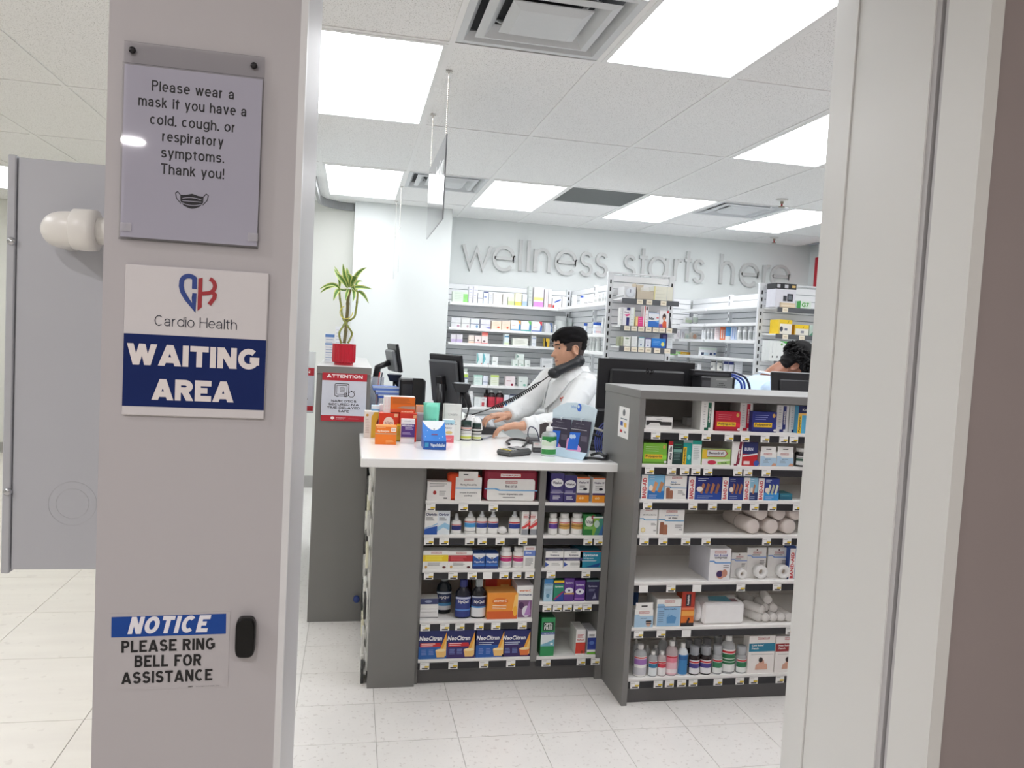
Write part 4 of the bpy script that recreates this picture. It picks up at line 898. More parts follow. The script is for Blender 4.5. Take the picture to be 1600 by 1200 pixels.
S = Shelf(zG[4], YGS, 'fourth shelf of grey cabinet', gq, 838, zG[3]-.044, (1.185, 2.32))
S.box(999, 1027, 794.5, WHT, [('ps', .5, .96, .4), ('t', 'dot bandages', .55, .78, .76, .07, (60, 60, 66), .03), ('swoosh', .6, (70, 150, 196)), ('e', .22, .18, .13, .1, (226, 210, 150)), ('e', .22, .18, .08, .06, (240, 230, 190)), ('l', .8, .44, .3, .05, 2, GRY), ('t', '50', .88, .16, .14, .06, GRY, .02)], 'white round-bandage box at the cabinet side', d=.04)
S.box(1028.5, 1069, 795, WHT, [('ps', .5, .92, .42), ('t', 'pansements', .5, .76, .5, .06, (120, 150, 190), .02), ('t', 'en tissu', .55, .67, .34, .07, (60, 60, 66), .03), ('swoosh', .57, (70, 150, 196)), ('p', [(.06, .02), (.2, .02), (.22, .46), (.18, .5), (.08, .5), (.06, .46)], (150, 98, 72)), ('p', [(.2, .0), (.36, .0), (.36, .36), (.32, .4), (.24, .4), (.2, .36)], (162, 108, 82)), ('t', '40', .88, .2, .12, .07, GRY, .02), ('l', .8, .38, .3, .08, 2, GRY)], 'white fabric plaster box with two brown plasters, at shelf left', d=.04)
WRAP = clear_plastic((236, 232, 228), .3, .12, 'clear_wrap')
GAUZ = M((232, 222, 216), .9, bump=.5, vscale=90, name='beige_elastic_gauze')
def gauze_roll(mat, r, L):
    b = MB().lathe([(r*.2, -L/2), (r*.92, -L/2), (r, -L/2+.004), (r, L/2-.004), (r*.92, L/2), (r*.2, L/2)], mat, 16)
    b.xform(Matrix.Rotation(PI/2, 4, 'X')); return b
rows = [(1170, 822, 0.0), (1199, 823, 0.0), (1226, 824, .0), (1184, 802, .005), (1212, 803, .005), (1238, 802, .005), (1171, 805, .12), (1199, 806, .125), (1228, 807, .125), (1172, 823, .12), (1200, 824, .12)]
rm_ = gauze_roll(GAUZ, .032, .1).mesh('gauze_roll'); wm_ = gauze_roll(WRAP, .0335, .106).mesh('wrapper')
for k, (px, py, bk) in enumerate(rows):
    p = atY(px, py, YGS+.04)
    low = py > 815
    z = S.z+.0345 if low else S.z+.0345+.059
    o = bpy.data.objects.new('bandage_roll', rm_); COL.objects.link(o); o.location = (p.x, YGS+.062+bk, z); o.rotation_euler = (0, 0, .12)
    w_ = bpy.data.objects.new('wrapper', wm_); COL.objects.link(w_); w_.parent = o
    tag(o, 'rolled beige elastic bandage in clear wrap, one of the heap on grey cabinet fourth shelf', 'bandage', 'heap of beige bandage rolls')
S = Shelf(zG[5], YGS, 'fifth shelf of grey cabinet', gq, 911, zG[4]-.044, (1.185, 2.32))
S.box(1108, 1141.5, 857.5, (236, 236, 238), [('ps', .5, .9, .54), ('t', 'hot & cold', .52, .8, .62, .08, (110, 110, 170), .03), ('t', 'compress', .52, .71, .58, .07, (50, 50, 60), .03), ('swoosh', .58, (90, 150, 210)), ('e', .55, .2, .2, .13, (206, 150, 130)), ('e', .5, .22, .15, .1, (70, 50, 100)), ('e', .74, .24, .13, .12, (196, 140, 120)), ('l', .8, .48, .28, .06, 2, GRY)], 'white and lilac compress box with printed long side', d=.2, side=(214, 214, 222))
def rollcard(x0, x1, yt, label, R_, rr):
    o = S.box(x0, x1, yt, WHT, [('ps', .52, .84, .44), ('e', .5, .93, .035, .025, (90, 30, 40)), ('swoosh', .7, (120, 160, 220)), ('l', .5, .76, .5, .01, 1, GRY), ('l', .8, .56, .28, .1, 3, GRY)], label, d=.006, back=.05, name='carded_tape', cat='tape')
    x, w, h, Y = S.span(x0, x1, yt, .05)
    b = MB().lathe([(rr*.42, 0), (rr*.42, -.03), (rr*.98, -.03), (rr, -.026), (rr, 0)], M((240, 240, 238), .6), 20)
    b.xform(Matrix.Translation((R_*w, 0, rr*1.05)) @ Matrix.Rotation(-PI/2, 4, 'X') @ Matrix.Scale(-1, 4, (0, 0, 1)))
    for v in b.v: v.y = -abs(v.y)
    b.disc(R_*w, rr*1.05, rr*.42, rr*.42, -.012, M((190, 176, 160)))
    b.build('tape_roll', o, local=True)
rollcard(1141.8, 1166.5, 864, 'smaller white card with a roll of white tape', .05, .022)
rollcard(1166.5, 1196.5, 856, 'white card with a large tape roll, between two others', .12, .03)
rollcard(1199, 1232.5, 856, 'white card with a large tape roll, beside the blue box', .14, .03)
S.box(1233, 1249, 857, (48, 90, 176), bandaid((48, 90, 176), (44, 80, 160), .55, 1, (90, 120, 190)), 'blue box with red lettered white spine', d=.05, back=.02, side=(40, 74, 150))
S = Shelf(zG[6], YGS, 'sixth shelf of grey cabinet', gq, 982, zG[5]-.044, (1.185, 2.32))
S.box(991.5, 1021, 942, WHT, [('p', [(0, 0), (1, 0), (1, .66), (.3, .66), (.2, .74), (0, .74)], (168, 200, 224)), ('ps', .5, .86, .54), ('t', 'gel mask', .5, .52, .36, .08, (60, 70, 100), .02), ('e', .76, .2, .13, .18, (206, 170, 150)), ('p', [(.6, .28), (.92, .28), (.9, .4), (.62, .4)], (50, 46, 50)), ('r', .62, .17, .92, .24, (50, 46, 60))], 'white and blue hang-tab carton with a masked face picture', tab=.3, d=.06)
S.box(1025.5, 1064, 936, WHT, [('p', [(.03, .02), (.97, .02), (.97, .72), (.35, .72), (.28, .82), (.03, .82)], (150, 192, 226)), ('b', .7, .73, (40, 60, 110)), ('ps', .52, .91, .42), ('t', 'face masks', .55, .64, .5, .06, (50, 70, 120), .02), ('p', [(.44, .12), (.78, .12), (.82, .34), (.62, .42), (.42, .34)], (92, 150, 200)), ('p', [(.44, .34), (.5, .46), (.54, .46)], (92, 150, 200)), ('l', .2, .55, .24, .36, 6, (110, 130, 160))], 'large white and blue face mask carton', d=.12, topc=(226, 222, 214))
S.box(1064.8, 1085, 922, (222, 116, 40), [('b', .52, 1, (176, 52, 34)), ('r', .3, .58, .7, .92, (40, 32, 44)), ('v', 'Antiphlo', .5, .75, .2, .3, WHT), ('b', 0, .1, BLK), ('b', .48, .54, (226, 120, 90)), ('e', .6, .2, .08, .05, BLK), ('p', [(.4, .1), (.6, .1), (.66, .22), (.5, .2)], (60, 30, 26)), ('b', .3, .44, (240, 170, 80))], 'tall orange and red liniment carton', d=.06, side=(160, 60, 30))
# jug lying on its side
x, w, h, Y = S.span(1098, 1164, 942, .012)
t = thing('white_jug', 'white plastic jug lying on its side with teal label, '+S.w, 'jug', (x, Y, S.z), gq)
JW = M((246, 246, 246), .4, name='white_hdpe')
hh = h
MB().box(-w/2, w/2, .0, .1, .0005, hh, JW, .012).build('body', t, local=True)
b = MB().lathe([(hh*.45, 0), (hh*.46, .006), (hh*.44, .02)], JW, 20); b.xform(Matrix.Translation((-w/2-.004, .052, hh*.48)) @ Matrix.Rotation(PI/2, 4, 'Y') @ Matrix.Scale(-1, 4, (0, 0, 1)))
for v in b.v: v.x = -w/2-abs(v.x+w/2)
b.build('neck', t, local=True)
b = MB().lathe([(hh*.36, 0), (hh*.36, .02), (hh*.42, .021), (hh*.42, .036), (0, .036)], M((226, 226, 228), .45), 20); b.xform(Matrix.Translation((-w/2-.018, .052, hh*.48)) @ Matrix.Rotation(-PI/2, 4, 'Y'))
b.build('lid', t, local=True)
b = MB(); b.add([(-w*.32, .03, hh+.0008), (w*.2, .012, hh+.0008), (w*.24, .085, hh+.0008), (-w*.2, .085, hh+.0008)], [(0, 1, 2, 3)], M((96, 160, 180)))
b.add([(w*.2, .012, hh+.0009), (w*.36, .012, hh+.0009), (w*.36, .05, hh+.0009), (w*.22, .05, hh+.0009)], [(0, 1, 2, 3)], M((150, 110, 120)))
b.build('label', t, local=True)
GZ2 = M((240, 240, 238), .85, bump=.4, vscale=70, name='white_gauze')
rm2 = gauze_roll(GZ2, .019, .09).mesh('gauze_roll'); wm2 = gauze_roll(WRAP, .0202, .104).mesh('wrapper')
spots = [(1176, 0, .4, 0), (1190, 0, .02, 0), (1202, 0, .02, 0), (1214, 0, .02, 0), (1226, 0, .02, 0), (1178, 1, .5, .0), (1196, 1, -.15, .03), (1208, 1, -.2, .02), (1188, 1, .1, .13), (1202, 2, -.3, .03), (1183, 0, 0, .14), (1200, 0, 0, .14), (1216, 0, 0, .14)]
for px, lv, rz, bk in spots:
    p = atY(px, 972, YGS+.06)
    o = bpy.data.objects.new('bandage_roll', rm2); COL.objects.link(o); o.location = (p.x, YGS+.075+bk, S.z+.0206+.034*lv); o.rotation_euler = (0, 0, rz)
    w_ = bpy.data.objects.new('wrapper', wm2); COL.objects.link(w_); w_.parent = o
    tag(o, 'small white gauze roll in clear wrap, one of the heap on grey cabinet sixth shelf', 'bandage', 'heap of white gauze rolls')
S.bottle(1010, 1020, 924, 'flask', (70, 110, 170), (226, 226, 226), [], 'blue bottle behind the hang-tab carton', back=.2)
S = Shelf(zG[7], YGS, 'bottom shelf of grey cabinet', gq, 1058, zG[6]-.044, (1.185, 2.32))
CLR = (226, 230, 232, .45)
S.bottle(990, 1010, 1007, 'flask', CLR, (236, 236, 234), [(.02, .66, WHT), (.4, .58, (160, 112, 184)), (.6, .64, RED), (.06, .3, (200, 200, 206))], 'squat clear bottle with purple label at the cabinet side')
S.bottle(1012, 1025.5, 1016, 'flask', CLR, (238, 238, 236), [(.04, .62, (230, 236, 238)), (.36, .52, (40, 120, 160)), (.54, .6, RED)], 'small clear bottle with teal label')
S.bottle(1026, 1039, 1016, 'flask', (234, 220, 220, .6), (238, 238, 236), [(.04, .62, (238, 236, 236)), (.36, .52, (206, 50, 70)), (.54, .6, RED)], 'small clear bottle with red label')
S.bottle(1039.8, 1057.6, 1001, 'flask', (232, 214, 216, .6), (236, 236, 234), [(.04, .6, (236, 190, 200)), (.4, .58, (228, 130, 150)), (.54, .58, RED), (.08, .2, (240, 226, 228))], 'clear bottle with pink label')
S.bottle(1058, 1073, 1004, 'flask', (226, 232, 236), (238, 238, 236), [(.04, .66, (58, 132, 190)), (.5, .62, (40, 100, 160))], 'white squeeze bottle with blue and yellow label', text=None)
for k, (a_, c_) in enumerate(((1075.5, 1092), (1092.6, 1110.8))):
    S.bottle(a_, c_, 1009, 'cup', (40, 30, 30), (190, 194, 200, .6), [(.05, .54, (236, 236, 238)), (.26, .42, (74, 64, 140)), (.44, .5, RED)], 'dark bottle with purple label, '+('left' if k == 0 else 'right')+' of the two')
S.bottle(1112, 1127, 1007.5, 'cup', CLR, (206, 210, 214, .6), [(.05, .54, (232, 236, 234)), (.24, .44, (48, 130, 90)), (.46, .52, RED)], 'clear bottle with green label, left of the big green one')
S.bottle(1127.5, 1148.5, 993, 'flask', CLR, (236, 236, 234), [(.06, .66, (236, 238, 236)), (.26, .54, (34, 110, 66)), (.56, .62, RED), (.32, .34, (220, 236, 224)), (.4, .42, (220, 236, 224))], 'biggest clear bottle with green label')
S.bottle(1149, 1165, 1008.5, 'cup', CLR, (206, 210, 214, .6), [(.05, .54, (232, 236, 234)), (.24, .44, (40, 120, 80)), (.46, .52, RED)], 'clear bottle with green label, beside the heat patch boxes')
SEC = ['clear bottle in second row at the cabinet side', 'clear bottle in second row behind the teal-labelled one', 'clear bottle in second row behind the red-labelled one', 'taller clear bottle in second row left of the pink one', 'taller clear bottle in second row right of the pink one', 'dark bottle with clear cap behind the blue squeeze bottle', 'dark bottle with clear cap in second row, middle of three', 'capped dark bottle nearest the green labels, second row', 'clear capped bottle in second row behind the green-labelled ones']
for k, (a_, c_, y_, kd, cp) in enumerate(((990, 999, 1002, 'flask', (236, 236, 234)), (1007, 1017, 1009.5, 'flask', (232, 232, 230)), (1021, 1031, 1009.5, 'flask', (234, 234, 232)), (1030, 1044, 995, 'flask', (236, 236, 234)), (1049, 1059, 996, 'flask', (230, 230, 228)), (1071, 1083, 1002, 'cup', (176, 178, 184, .7)), (1084, 1098, 1001, 'cup', (176, 178, 184, .7)), (1098, 1113, 1000, 'cup', (176, 178, 184, .7)), (1116, 1130, 996, 'cup', (190, 194, 196, .7))), 0):
    x, w, h, Y = S.span(a_, c_, y_, .11)
    dk = 5 <= k <= 7
    o = bottle(kd, w/2, h, (40, 32, 32) if dk else (214, 218, 220, .6), cp, [(.05, .5, (226, 226, 228))])
    o.location = (x, YGS+.125, S.z+.0003)
    S.lab(o, SEC[k], 'bottle')
patch = lambda c: [('ps', .55, .93, .44), ('b', .58, .8, c), ('t', 'Cold Relief' if c[2] > 100 else 'Heat Relief', .33, .75, .46, .045, WHT, .03), ('t', 'Patch', .24, .67, .26, .045, WHT, .03), ('r', .1, .5, .95, .51, (160, 160, 160)), ('p', [(.28, .1), (.76, .1), (.74, .24), (.62, .3), (.6, .36), (.44, .36), (.42, .28), (.3, .22)], (214, 166, 144)), ('e', .48, .36, .08, .07, (46, 34, 34)), ('p', [(.62, .26), (.74, .26), (.74, .3), (.62, .3)], (236, 226, 220))]
S.box(1169, 1210, 993.5, (238, 234, 230), patch((26, 120, 150)), 'cream back patch box with teal band', d=.05)
S.box(1210.8, 1252, 994, (238, 234, 230), patch((146, 28, 36)), 'cream back patch box with dark red band', d=.05)
# ================================================================== goods and machines on the counter
ZT = 0.9853
gt = 'boxes on the white countertop'
def top_box(x0, x1, yt, yb, col, G, label, d=.06, name='medicine_carton', cat='box', side=None, topc=None, lift=None, rz=0.0, grp=gt, Y=None):
    p = atZ(0.5*(x0+x1), yb, ZT) if Y is None else None
    Y = Y if Y is not None else p.y
    ym = 0.5*(yt+yb)
    a, c = atY(x0, ym, Y).x, atY(x1, ym, Y).x
    zt = atY(0.5*(x0+x1), yt, Y).z
    z0 = ZT if lift is None else lift
    o = carton_mesh(c-a, d, zt-z0, col, G, side, topc).build(name)
    o.location = (0.5*(a+c), Y, z0); o.rotation_euler = (0, 0, rz)
    tag(o, label, cat, grp); return o, zt
top_box(569, 591, 643, 684, (236, 234, 226), [('p', [(.5, 0), (1, .02), (1, .98), (.7, .98), (.5, .8)], (226, 190, 60)), ('l', .24, .7, .3, .5, 9, (190, 180, 170)), ('e', .2, .86, .1, .05, GOLD), ('p', [(.86, .1), (1, .1), (1, .75), (.86, .6)], (130, 50, 40))], 'white and yellow box at the left end of the white countertop', d=.07, side=(236, 234, 230))
o, z1 = top_box(592, 623.5, 645.5, 686, (216, 62, 34), [('e', .48, .62, .27, .25, (240, 224, 210)), ('t', 'align', .48, .64, .4, .16, (170, 110, 100), .0), ('r', .74, .86, .92, .98, (236, 190, 150)), ('b', 0, .05, (160, 40, 26))], 'red probiotic box with white circle, behind the orange carton', Y=3.78, d=.05, topc=(226, 90, 50))
o, z2 = top_box(624.3, 651, 646, 690, (206, 52, 32), [('e', .45, .55, .3, .26, (240, 230, 222)), ('r', .78, .84, .96, .96, (236, 170, 120))], 'red box behind the purple scar cream carton', Y=3.76, d=.05, topc=(224, 84, 50))
o, z3 = top_box(610, 648.5, 620.5, 645, (226, 110, 26), [('b', .5, .96, (216, 104, 14)), ('l', .5, .9, .8, .3, 5, (150, 80, 30)), ('p', [(.25, .3), (1, .22), (1, .42), (.5, .4)], (176, 150, 130)), ('b', .0, .2, (220, 80, 40)), ('t', 'acetamin', .7, .08, .5, .12, (250, 220, 190), .03)], 'orange carton with grey swoosh lying across the two red boxes', Y=3.785, d=.07, lift=max(z1, z2)+.0006, side=(236, 232, 230), topc=(240, 236, 230))
top_box(600, 610.5, 619.5, 644, (240, 236, 236), [('l', .25, .9, .3, .8, 10, (230, 190, 190)), ('l', .7, .9, .3, .8, 10, (230, 190, 190))], 'white ribbed carton end beside the orange top carton', Y=3.79, d=.06, lift=z1+.0006)
top_box(650, 663, 634, 672, (214, 128, 34), [('b', .6, 1, (226, 170, 150)), ('b', .3, .4, (236, 180, 90))], 'orange and pink box half hidden behind the grey carton', Y=3.86, d=.05)
top_box(586.5, 619.5, 665, 694.5, (240, 124, 30), [('b', .94, 1, (250, 180, 110)), ('t', 'Hydralyte', .36, .7, .58, .13, (250, 236, 214), .03), ('b', .54, .6, (200, 160, 130)), ('r', .74, .68, .97, .9, (246, 236, 226)), ('t', '20', .85, .79, .16, .1, (200, 110, 50), .02), ('l', .7, .22, .4, .14, 3, (250, 190, 120)), ('l', .3, .9, .5, .04, 1, (250, 200, 150))], 'bright orange carton, front left on the white countertop', d=.045, topc=(246, 160, 80))
top_box(619.8, 627, 663, 690, (190, 170, 50), [('b', 0, .06, BLK), ('b', .9, 1, (236, 200, 40)), ('l', .5, .7, .6, .3, 4, (160, 140, 40))], 'narrow olive box between orange and purple cartons', d=.04)
top_box(626.5, 648, 655, 693, (240, 238, 238), [('b', .24, .8, (86, 52, 128)), ('t', 'MEDERMA', .5, .74, .88, .07, (236, 232, 240), .05), ('b', .2, .26, (200, 190, 180)), ('l', .6, .66, .6, .06, 2, (220, 210, 232)), ('l', .45, .44, .7, .05, 2, (190, 170, 210)), ('l', .5, .92, .6, .04, 1, (200, 196, 200)), ('b', .0, .02, (200, 200, 200))], 'white and purple scar cream carton on the countertop', d=.035)
top_box(650.6, 666, 646, 689, (158, 152, 158), [('b', .0, .02, GRY), ('b', .96, 1, (190, 186, 190))], 'plain grey carton beside the blue display box', d=.05, topc=(176, 172, 176))
# pouch
p = atZ(674, 672, ZT); Y = 3.80
a, c = atY(661, 645, Y).x, atY(687, 645, Y).x; zt = atY(674, 629.5, Y).z
t = thing('wipe_pouch', 'mint green standing pouch of wipes with black lettering', 'pouch', (0.5*(a+c), Y, ZT), gt)
w, h = c-a, zt-ZT; b = MB(); n = 8; vs = []; fs = []
for i in range(n+1):
    v = i/n; ww = w*(.40+.1*v); th = .03*(1-v)**.7+.001
    for (q, yy) in ((-1, 0), (-.5, -1), (0, -1.25), (.5, -1), (1, 0), (.5, 1), (0, 1.25), (-.5, 1)): vs.append((q*ww, yy*th, v*h+.0002))
for i in range(n):
    for k in range(8): fs.append((i*8+k, i*8+(k+1) % 8, (i+1)*8+(k+1) % 8, (i+1)*8+k))
fs += [(7, 6, 5, 4, 3, 2, 1, 0), tuple(n*8+k for k in range(8))]
b.add(vs, fs, M((122, 214, 186), .35, name='mint_film'), True).build('film', t, local=True)
b = MB(); b.rect(-w*.4, w*.4, h*.08, h*.26, -.0385, M((226, 232, 236))).text('Wit', -w*.26, w*.2, h*.34, h*.48, -.0345, M((40, 44, 60), var=0), .02).text('HYDRATE', -w*.32, w*.28, h*.54, h*.6, -.027, M((90, 170, 150), var=0), .02)
b.build('front_print', t, local=True)
MB().box(-w*.5, w*.5, -.0012, .0012, h*.985, h*1.01, M((140, 224, 198), .35)).build('top_seal', t, local=True)
# blue counter display of inhalers, sloping front
Y = 3.515; a, c = atY(662, 690, Y).x, atY(697.5, 690, Y).x; w = c-a
zt = ZT+.045; zb2 = atY(676, 657, Y+.13).z
t = thing('inhaler_display', 'blue counter display box with white curved flap and lettered front lip', 'display', (0.5*(a+c), Y, ZT), gt)
BL2 = M((30, 116, 200), .35, name='display_blue'); h1 = .04; h2 = zb2-ZT
MB().box(-w/2, w/2, .0, .12, .0004, h1, M((24, 84, 168), .35)).build('tray', t, local=True)
b = MB().add([(-w*.5, .004, h1), (w*.5, .004, h1), (w*.5, .11, h2), (-w*.5, .11, h2), (-w*.5, .12, h1), (w*.5, .12, h1), (w*.5, .12, h2), (-w*.5, .12, h2)], [(0, 1, 2, 3), (4, 7, 6, 5), (0, 3, 7, 4), (1, 5, 6, 2), (3, 2, 6, 7)], BL2)
b.build('carton', t, local=True)
b = MB(); S_ = lambda u, v, e=.0006: (-w/2+u*w, .004+.106*v-e, h1+(h2-h1)*v+e)
curve = [(k/12, .98-.46*math.sin(PI*k/12)**.8) for k in range(13)]
b.add([S_(u, v) for u, v in curve]+[S_(1, 1), S_(0, 1)], [tuple(range(15))], M((216, 220, 222), .4))
b.add([S_(.46, .6, .001), (S_(.54, .6, .001)), S_(.5, .54, .001)], [(0, 1, 2)], DARK)
b.add([S_(.35, .28, .001), S_(.65, .28, .001), S_(.62, .34, .001), S_(.38, .34, .001)], [(0, 1, 2, 3)], M((110, 60, 110)))
for u, v in ((.1, .2), (.85, .2), (.7, .14), (.2, .5)): b.add([S_(u-.02, v-.015, .001), S_(u+.02, v-.015, .001), S_(u, v+.02, .001)], [(0, 1, 2)], M((226, 236, 246)))
b.build('curved_flap', t, local=True)
b = MB().text('VapoInhaler', -w*.2, w*.46, h1*.25, h1*.75, -.0012, M((226, 236, 246), var=0), .03).rect(-w*.44, -w*.28, h1*.3, h1*.8, -.0008, M((60, 150, 190)))
b.build('lettering', t, local=True)
top_box(692, 709.5, 656, 691.5, (238, 236, 232), [('b', 0, .32, (236, 110, 120)), ('b', .8, 1, (176, 216, 228)), ('t', 'nutribi', .5, .82, .8, .08, (80, 90, 120), .03), ('t', 'baby', .5, .64, .6, .08, (90, 80, 90), .02), ('e', .55, .44, .3, .07, (226, 200, 130)), ('l', .5, .2, .7, .06, 2, (250, 190, 190))], 'white carton with coral base and light blue top on the countertop', d=.04)
top_box(692.5, 720.5, 631.5, 676, (226, 226, 222), [('t', 'Livalo', .54, .72, .5, .07, (160, 160, 164), .0), ('l', .54, .58, .5, .14, 3, (170, 170, 174)), ('e', .56, .28, .06, .08, (60, 66, 90)), ('r', .0, 0, .08, 1, (200, 200, 196))], 'pale upright notepad block behind the green-capped bottles', d=.03, name='notepad_block', cat='notepad', Y=3.86)
def top_bottle(x0, x1, yt, yb, bands, label, body=(40, 38, 40), cap=(26, 52, 46), text=None):
    p = atZ(.5*(x0+x1), yb-2, ZT); Y = p.y+.02
    ym = .5*(yt+yb); r = .5*(atY(x1, ym, Y).x-atY(x0, ym, Y).x); h = atY(.5*(x0+x1), yt, Y).z-ZT
    o = bottle('jar', r, h, body, cap, bands, text, (50, 50, 50)); o.location = (atY(.5*(x0+x1), ym, Y).x, Y, ZT+.0003)
    tag(o, label, 'bottle', 'green-capped bottles on the countertop')
top_bottle(719.5, 736.5, 657, 690, [(.06, .68, (232, 230, 226)), (.5, .56, (60, 50, 50)), (.6, .65, (210, 120, 100)), (.1, .22, (200, 206, 90)), (.34, .36, GRY), (.42, .44, GRY)], 'larger green-capped dark bottle with striped white label, in front')
top_bottle(737.2, 752, 661, 690, [(.06, .66, (228, 228, 222)), (.48, .58, (60, 56, 56)), (.1, .2, (190, 196, 90)), (.3, .42, (150, 150, 146))], 'smaller green-capped dark bottle with white label, nearest the keypad')
top_bottle(709.8, 719, 657, 688, [(.08, .64, (226, 226, 224)), (.3, .6, (60, 60, 64))], 'green-capped dark bottle half hidden at the back left')
# desk telephone under the pharmacist's hands
PH = M((46, 46, 50), .4, name='phone_black'); PHG = M((120, 124, 132), .35, name='phone_grey')
p = atZ(757, 679, ZT)
t = thing('desk_telephone', 'black desk telephone base with grey sloping keypad under the hands', 'telephone', (p.x-.01, p.y, ZT))
b = MB().add([(-.075, 0, .0005), (.08, 0, .0005), (.08, .2, .0005), (-.075, .2, .0005), (-.075, .0, .034), (.08, .0, .034), (.08, .2, .084), (-.075, .2, .084)], [(0, 3, 2, 1), (4, 5, 6, 7), (0, 1, 5, 4), (1, 2, 6, 5), (2, 3, 7, 6), (3, 0, 4, 7)], PH); b.build('base', t, local=True)
sl = lambda x, y, e=.001: (x, y, .034+.25*y+e)
b = MB().add([sl(-.065, .02), sl(.07, .02), sl(.07, .18), sl(-.065, .18)], [(0, 1, 2, 3)], PHG); b.build('face_plate', t, local=True)
b = MB()
for i in range(3):
    for j in range(4):
        x0, y0 = -.02+i*.024, .035+j*.028
        b.add([sl(x0, y0, .003), sl(x0+.018, y0, .003), sl(x0+.018, y0+.018, .003), sl(x0, y0+.018, .003)], [(0, 1, 2, 3)], M((70, 74, 80), .4))
b.build('keys', t, local=True)['kind'] = 'stuff'
# pen
a, c = atZ(752.5, 687.5, ZT), atZ(768, 683, ZT)
t = thing('pen', 'thin grey pen lying on the countertop by the bottles', 'pen', (a.x, a.y, ZT))
MB().tube([(a.x, a.y, ZT+.005), (c.x, c.y, ZT+.005)], .0035, M((150, 154, 170), .3)).build('barrel', t)
MB().tube([(a.x-.004, a.y-.001, ZT+.005), (a.x+.006, a.y+.001, ZT+.005)], .0045, M((30, 34, 44), .3)).build('cap', t)
# payment terminal
p = atZ(786, 713, ZT)
t = thing('payment_terminal', 'dark grey card payment terminal lying on the countertop edge', 'card terminal', (p.x, p.y+.01, ZT))
TG = M((74, 74, 72), .45, name='terminal_grey')
b = MB().box(-.045, .045, 0, .15, .001, .026, TG, .008); b.xform(Matrix.Rotation(-.95, 4, 'Z')); b.build('body', t, local=True)
b = MB().box(-.036, .036, .07, .135, .026, .031, M((98, 100, 102), .25)); b.xform(Matrix.Rotation(-.95, 4, 'Z')); b.build('screen', t, local=True)
b = MB()
for i in range(3):
    for j in range(3): b.box(-.03+i*.022, -.014+i*.022, .012+j*.017, .024+j*.017, .026, .029, M([(200, 184, 70), (150, 152, 150), (150, 152, 150)][j], .4))
b.xform(Matrix.Rotation(-.95, 4, 'Z')); b.build('keys', t, local=True)['kind'] = 'stuff'
CB = M((30, 30, 32), .5, name='cable_black')
def cable(name, pts, r, label, mat=CB, sub=6, cat='cable', grp=None):
    P = [Vector(q) for q in pts]; out = []
    for i in range(len(P)-1):
        p0, p1, p2, p3 = P[max(i-1, 0)], P[i], P[i+1], P[min(i+2, len(P)-1)]
        for k in range(sub):
            u = k/sub
            out.append(0.5*((2*p1)+(p2-p0)*u+(2*p0-5*p1+4*p2-p3)*u*u+(3*p1-p0-3*p2+p3)*u**3))
    out.append(P[-1])
    o = MB().tube(out, r, mat, 6).build(name, None, P[0]); tag(o, label, cat, grp); return o
q = lambda px, py, z=ZT+.006: atZ(px, py, z)
cable('terminal_cable', [q(816, 699), q(824, 690), q(815, 687), q(800, 686), q(792, 690), q(796, 694, ZT+.012)], .006, 'black looped cable running from the payment terminal')
# scanner-like device, small box and thin cable behind the sanitizer
p = atZ(839, 697, ZT)
t = thing('card_reader', 'small dark grey reader with a thin wire loop beside the sanitizer', 'card reader', (p.x, p.y+.06, ZT))
MB().box(-.03, .03, 0, .07, .0005, .03, M((80, 78, 80), .5), .006).build('body', t, local=True)
MB().box(-.022, .022, .006, .05, .03, .034, M((110, 110, 112), .4)).build('top_plate', t, local=True)
cable('thin_wire', [q(833, 690), q(825, 680, 1.02), q(828, 667, 1.07), q(838, 672, 1.06), q(843, 690, 1.0)], .003, 'thin dark wire looping up from the small reader', M((50, 54, 80), .5))
top_box(833, 847, 691.5, 707, (60, 58, 60), [('b', .5, 1, (236, 230, 226)), ('l', .4, .85, .5, .1, 2, (220, 110, 100)), ('r', .15, .1, .85, .4, (90, 90, 92))], 'small black and white carton behind the sanitizer bottle', d=.03)
# sanitizer
p = atZ(857, 713, ZT); Y = p.y+.012
a, c = atY(845.5, 695, Y).x, atY(869, 695, Y).x; r = .5*(c-a); h = atY(857, 657, Y).z-ZT
t = thing('sanitizer_bottle', 'clear pump bottle of hand sanitizer with white and green label', 'bottle', (.5*(a+c), Y, ZT))
CL = clear_plastic((226, 234, 228), .4)
MB().lathe([(0, .0003), (r*.94, .0003), (r, .006), (r, h*.6), (r*.85, h*.66), (r*.4, h*.70), (r*.36, h*.72)], CL, 24, 1, .62).build('body', t, local=True)
b = MB()
for i, (v0, v1, c_) in enumerate(((.06, .56, (232, 236, 228)), (.06, .2, (60, 150, 76)), (.46, .56, (50, 140, 70)), (.3, .42, (214, 228, 206)))):
    b.lathe([(r*1.015+.0002*i, v0*h), (r*1.015+.0002*i, v1*h)], M(c_, .4), 16, 1, .62, a0=-PI/2-1.2, a1=-PI/2+1.2)
b.add([(-r*.6, -r*.62-.002, h*.46), (r*.6, -r*.62-.002, h*.46), (0, -r*.62-.002, h*.40)], [(0, 1, 2)], M((50, 140, 70), .4))
b.build('label', t, local=True)
PWM = M((238, 238, 236), .35)
MB().lathe([(r*.42, h*.70), (r*.44, h*.71), (r*.44, h*.8), (r*.3, h*.83), (r*.14, h*.84), (r*.14, h*.93)], PWM, 16).build('pump_collar', t, local=True)
MB().box(-r*.42, r*.3, -r*.3, r*.3, h*.93, h, PWM, .003).box(-r*.8, -r*.3, -r*.16, r*.16, h*.945, h*.985, PWM, .002).build('pump_head', t, local=True)
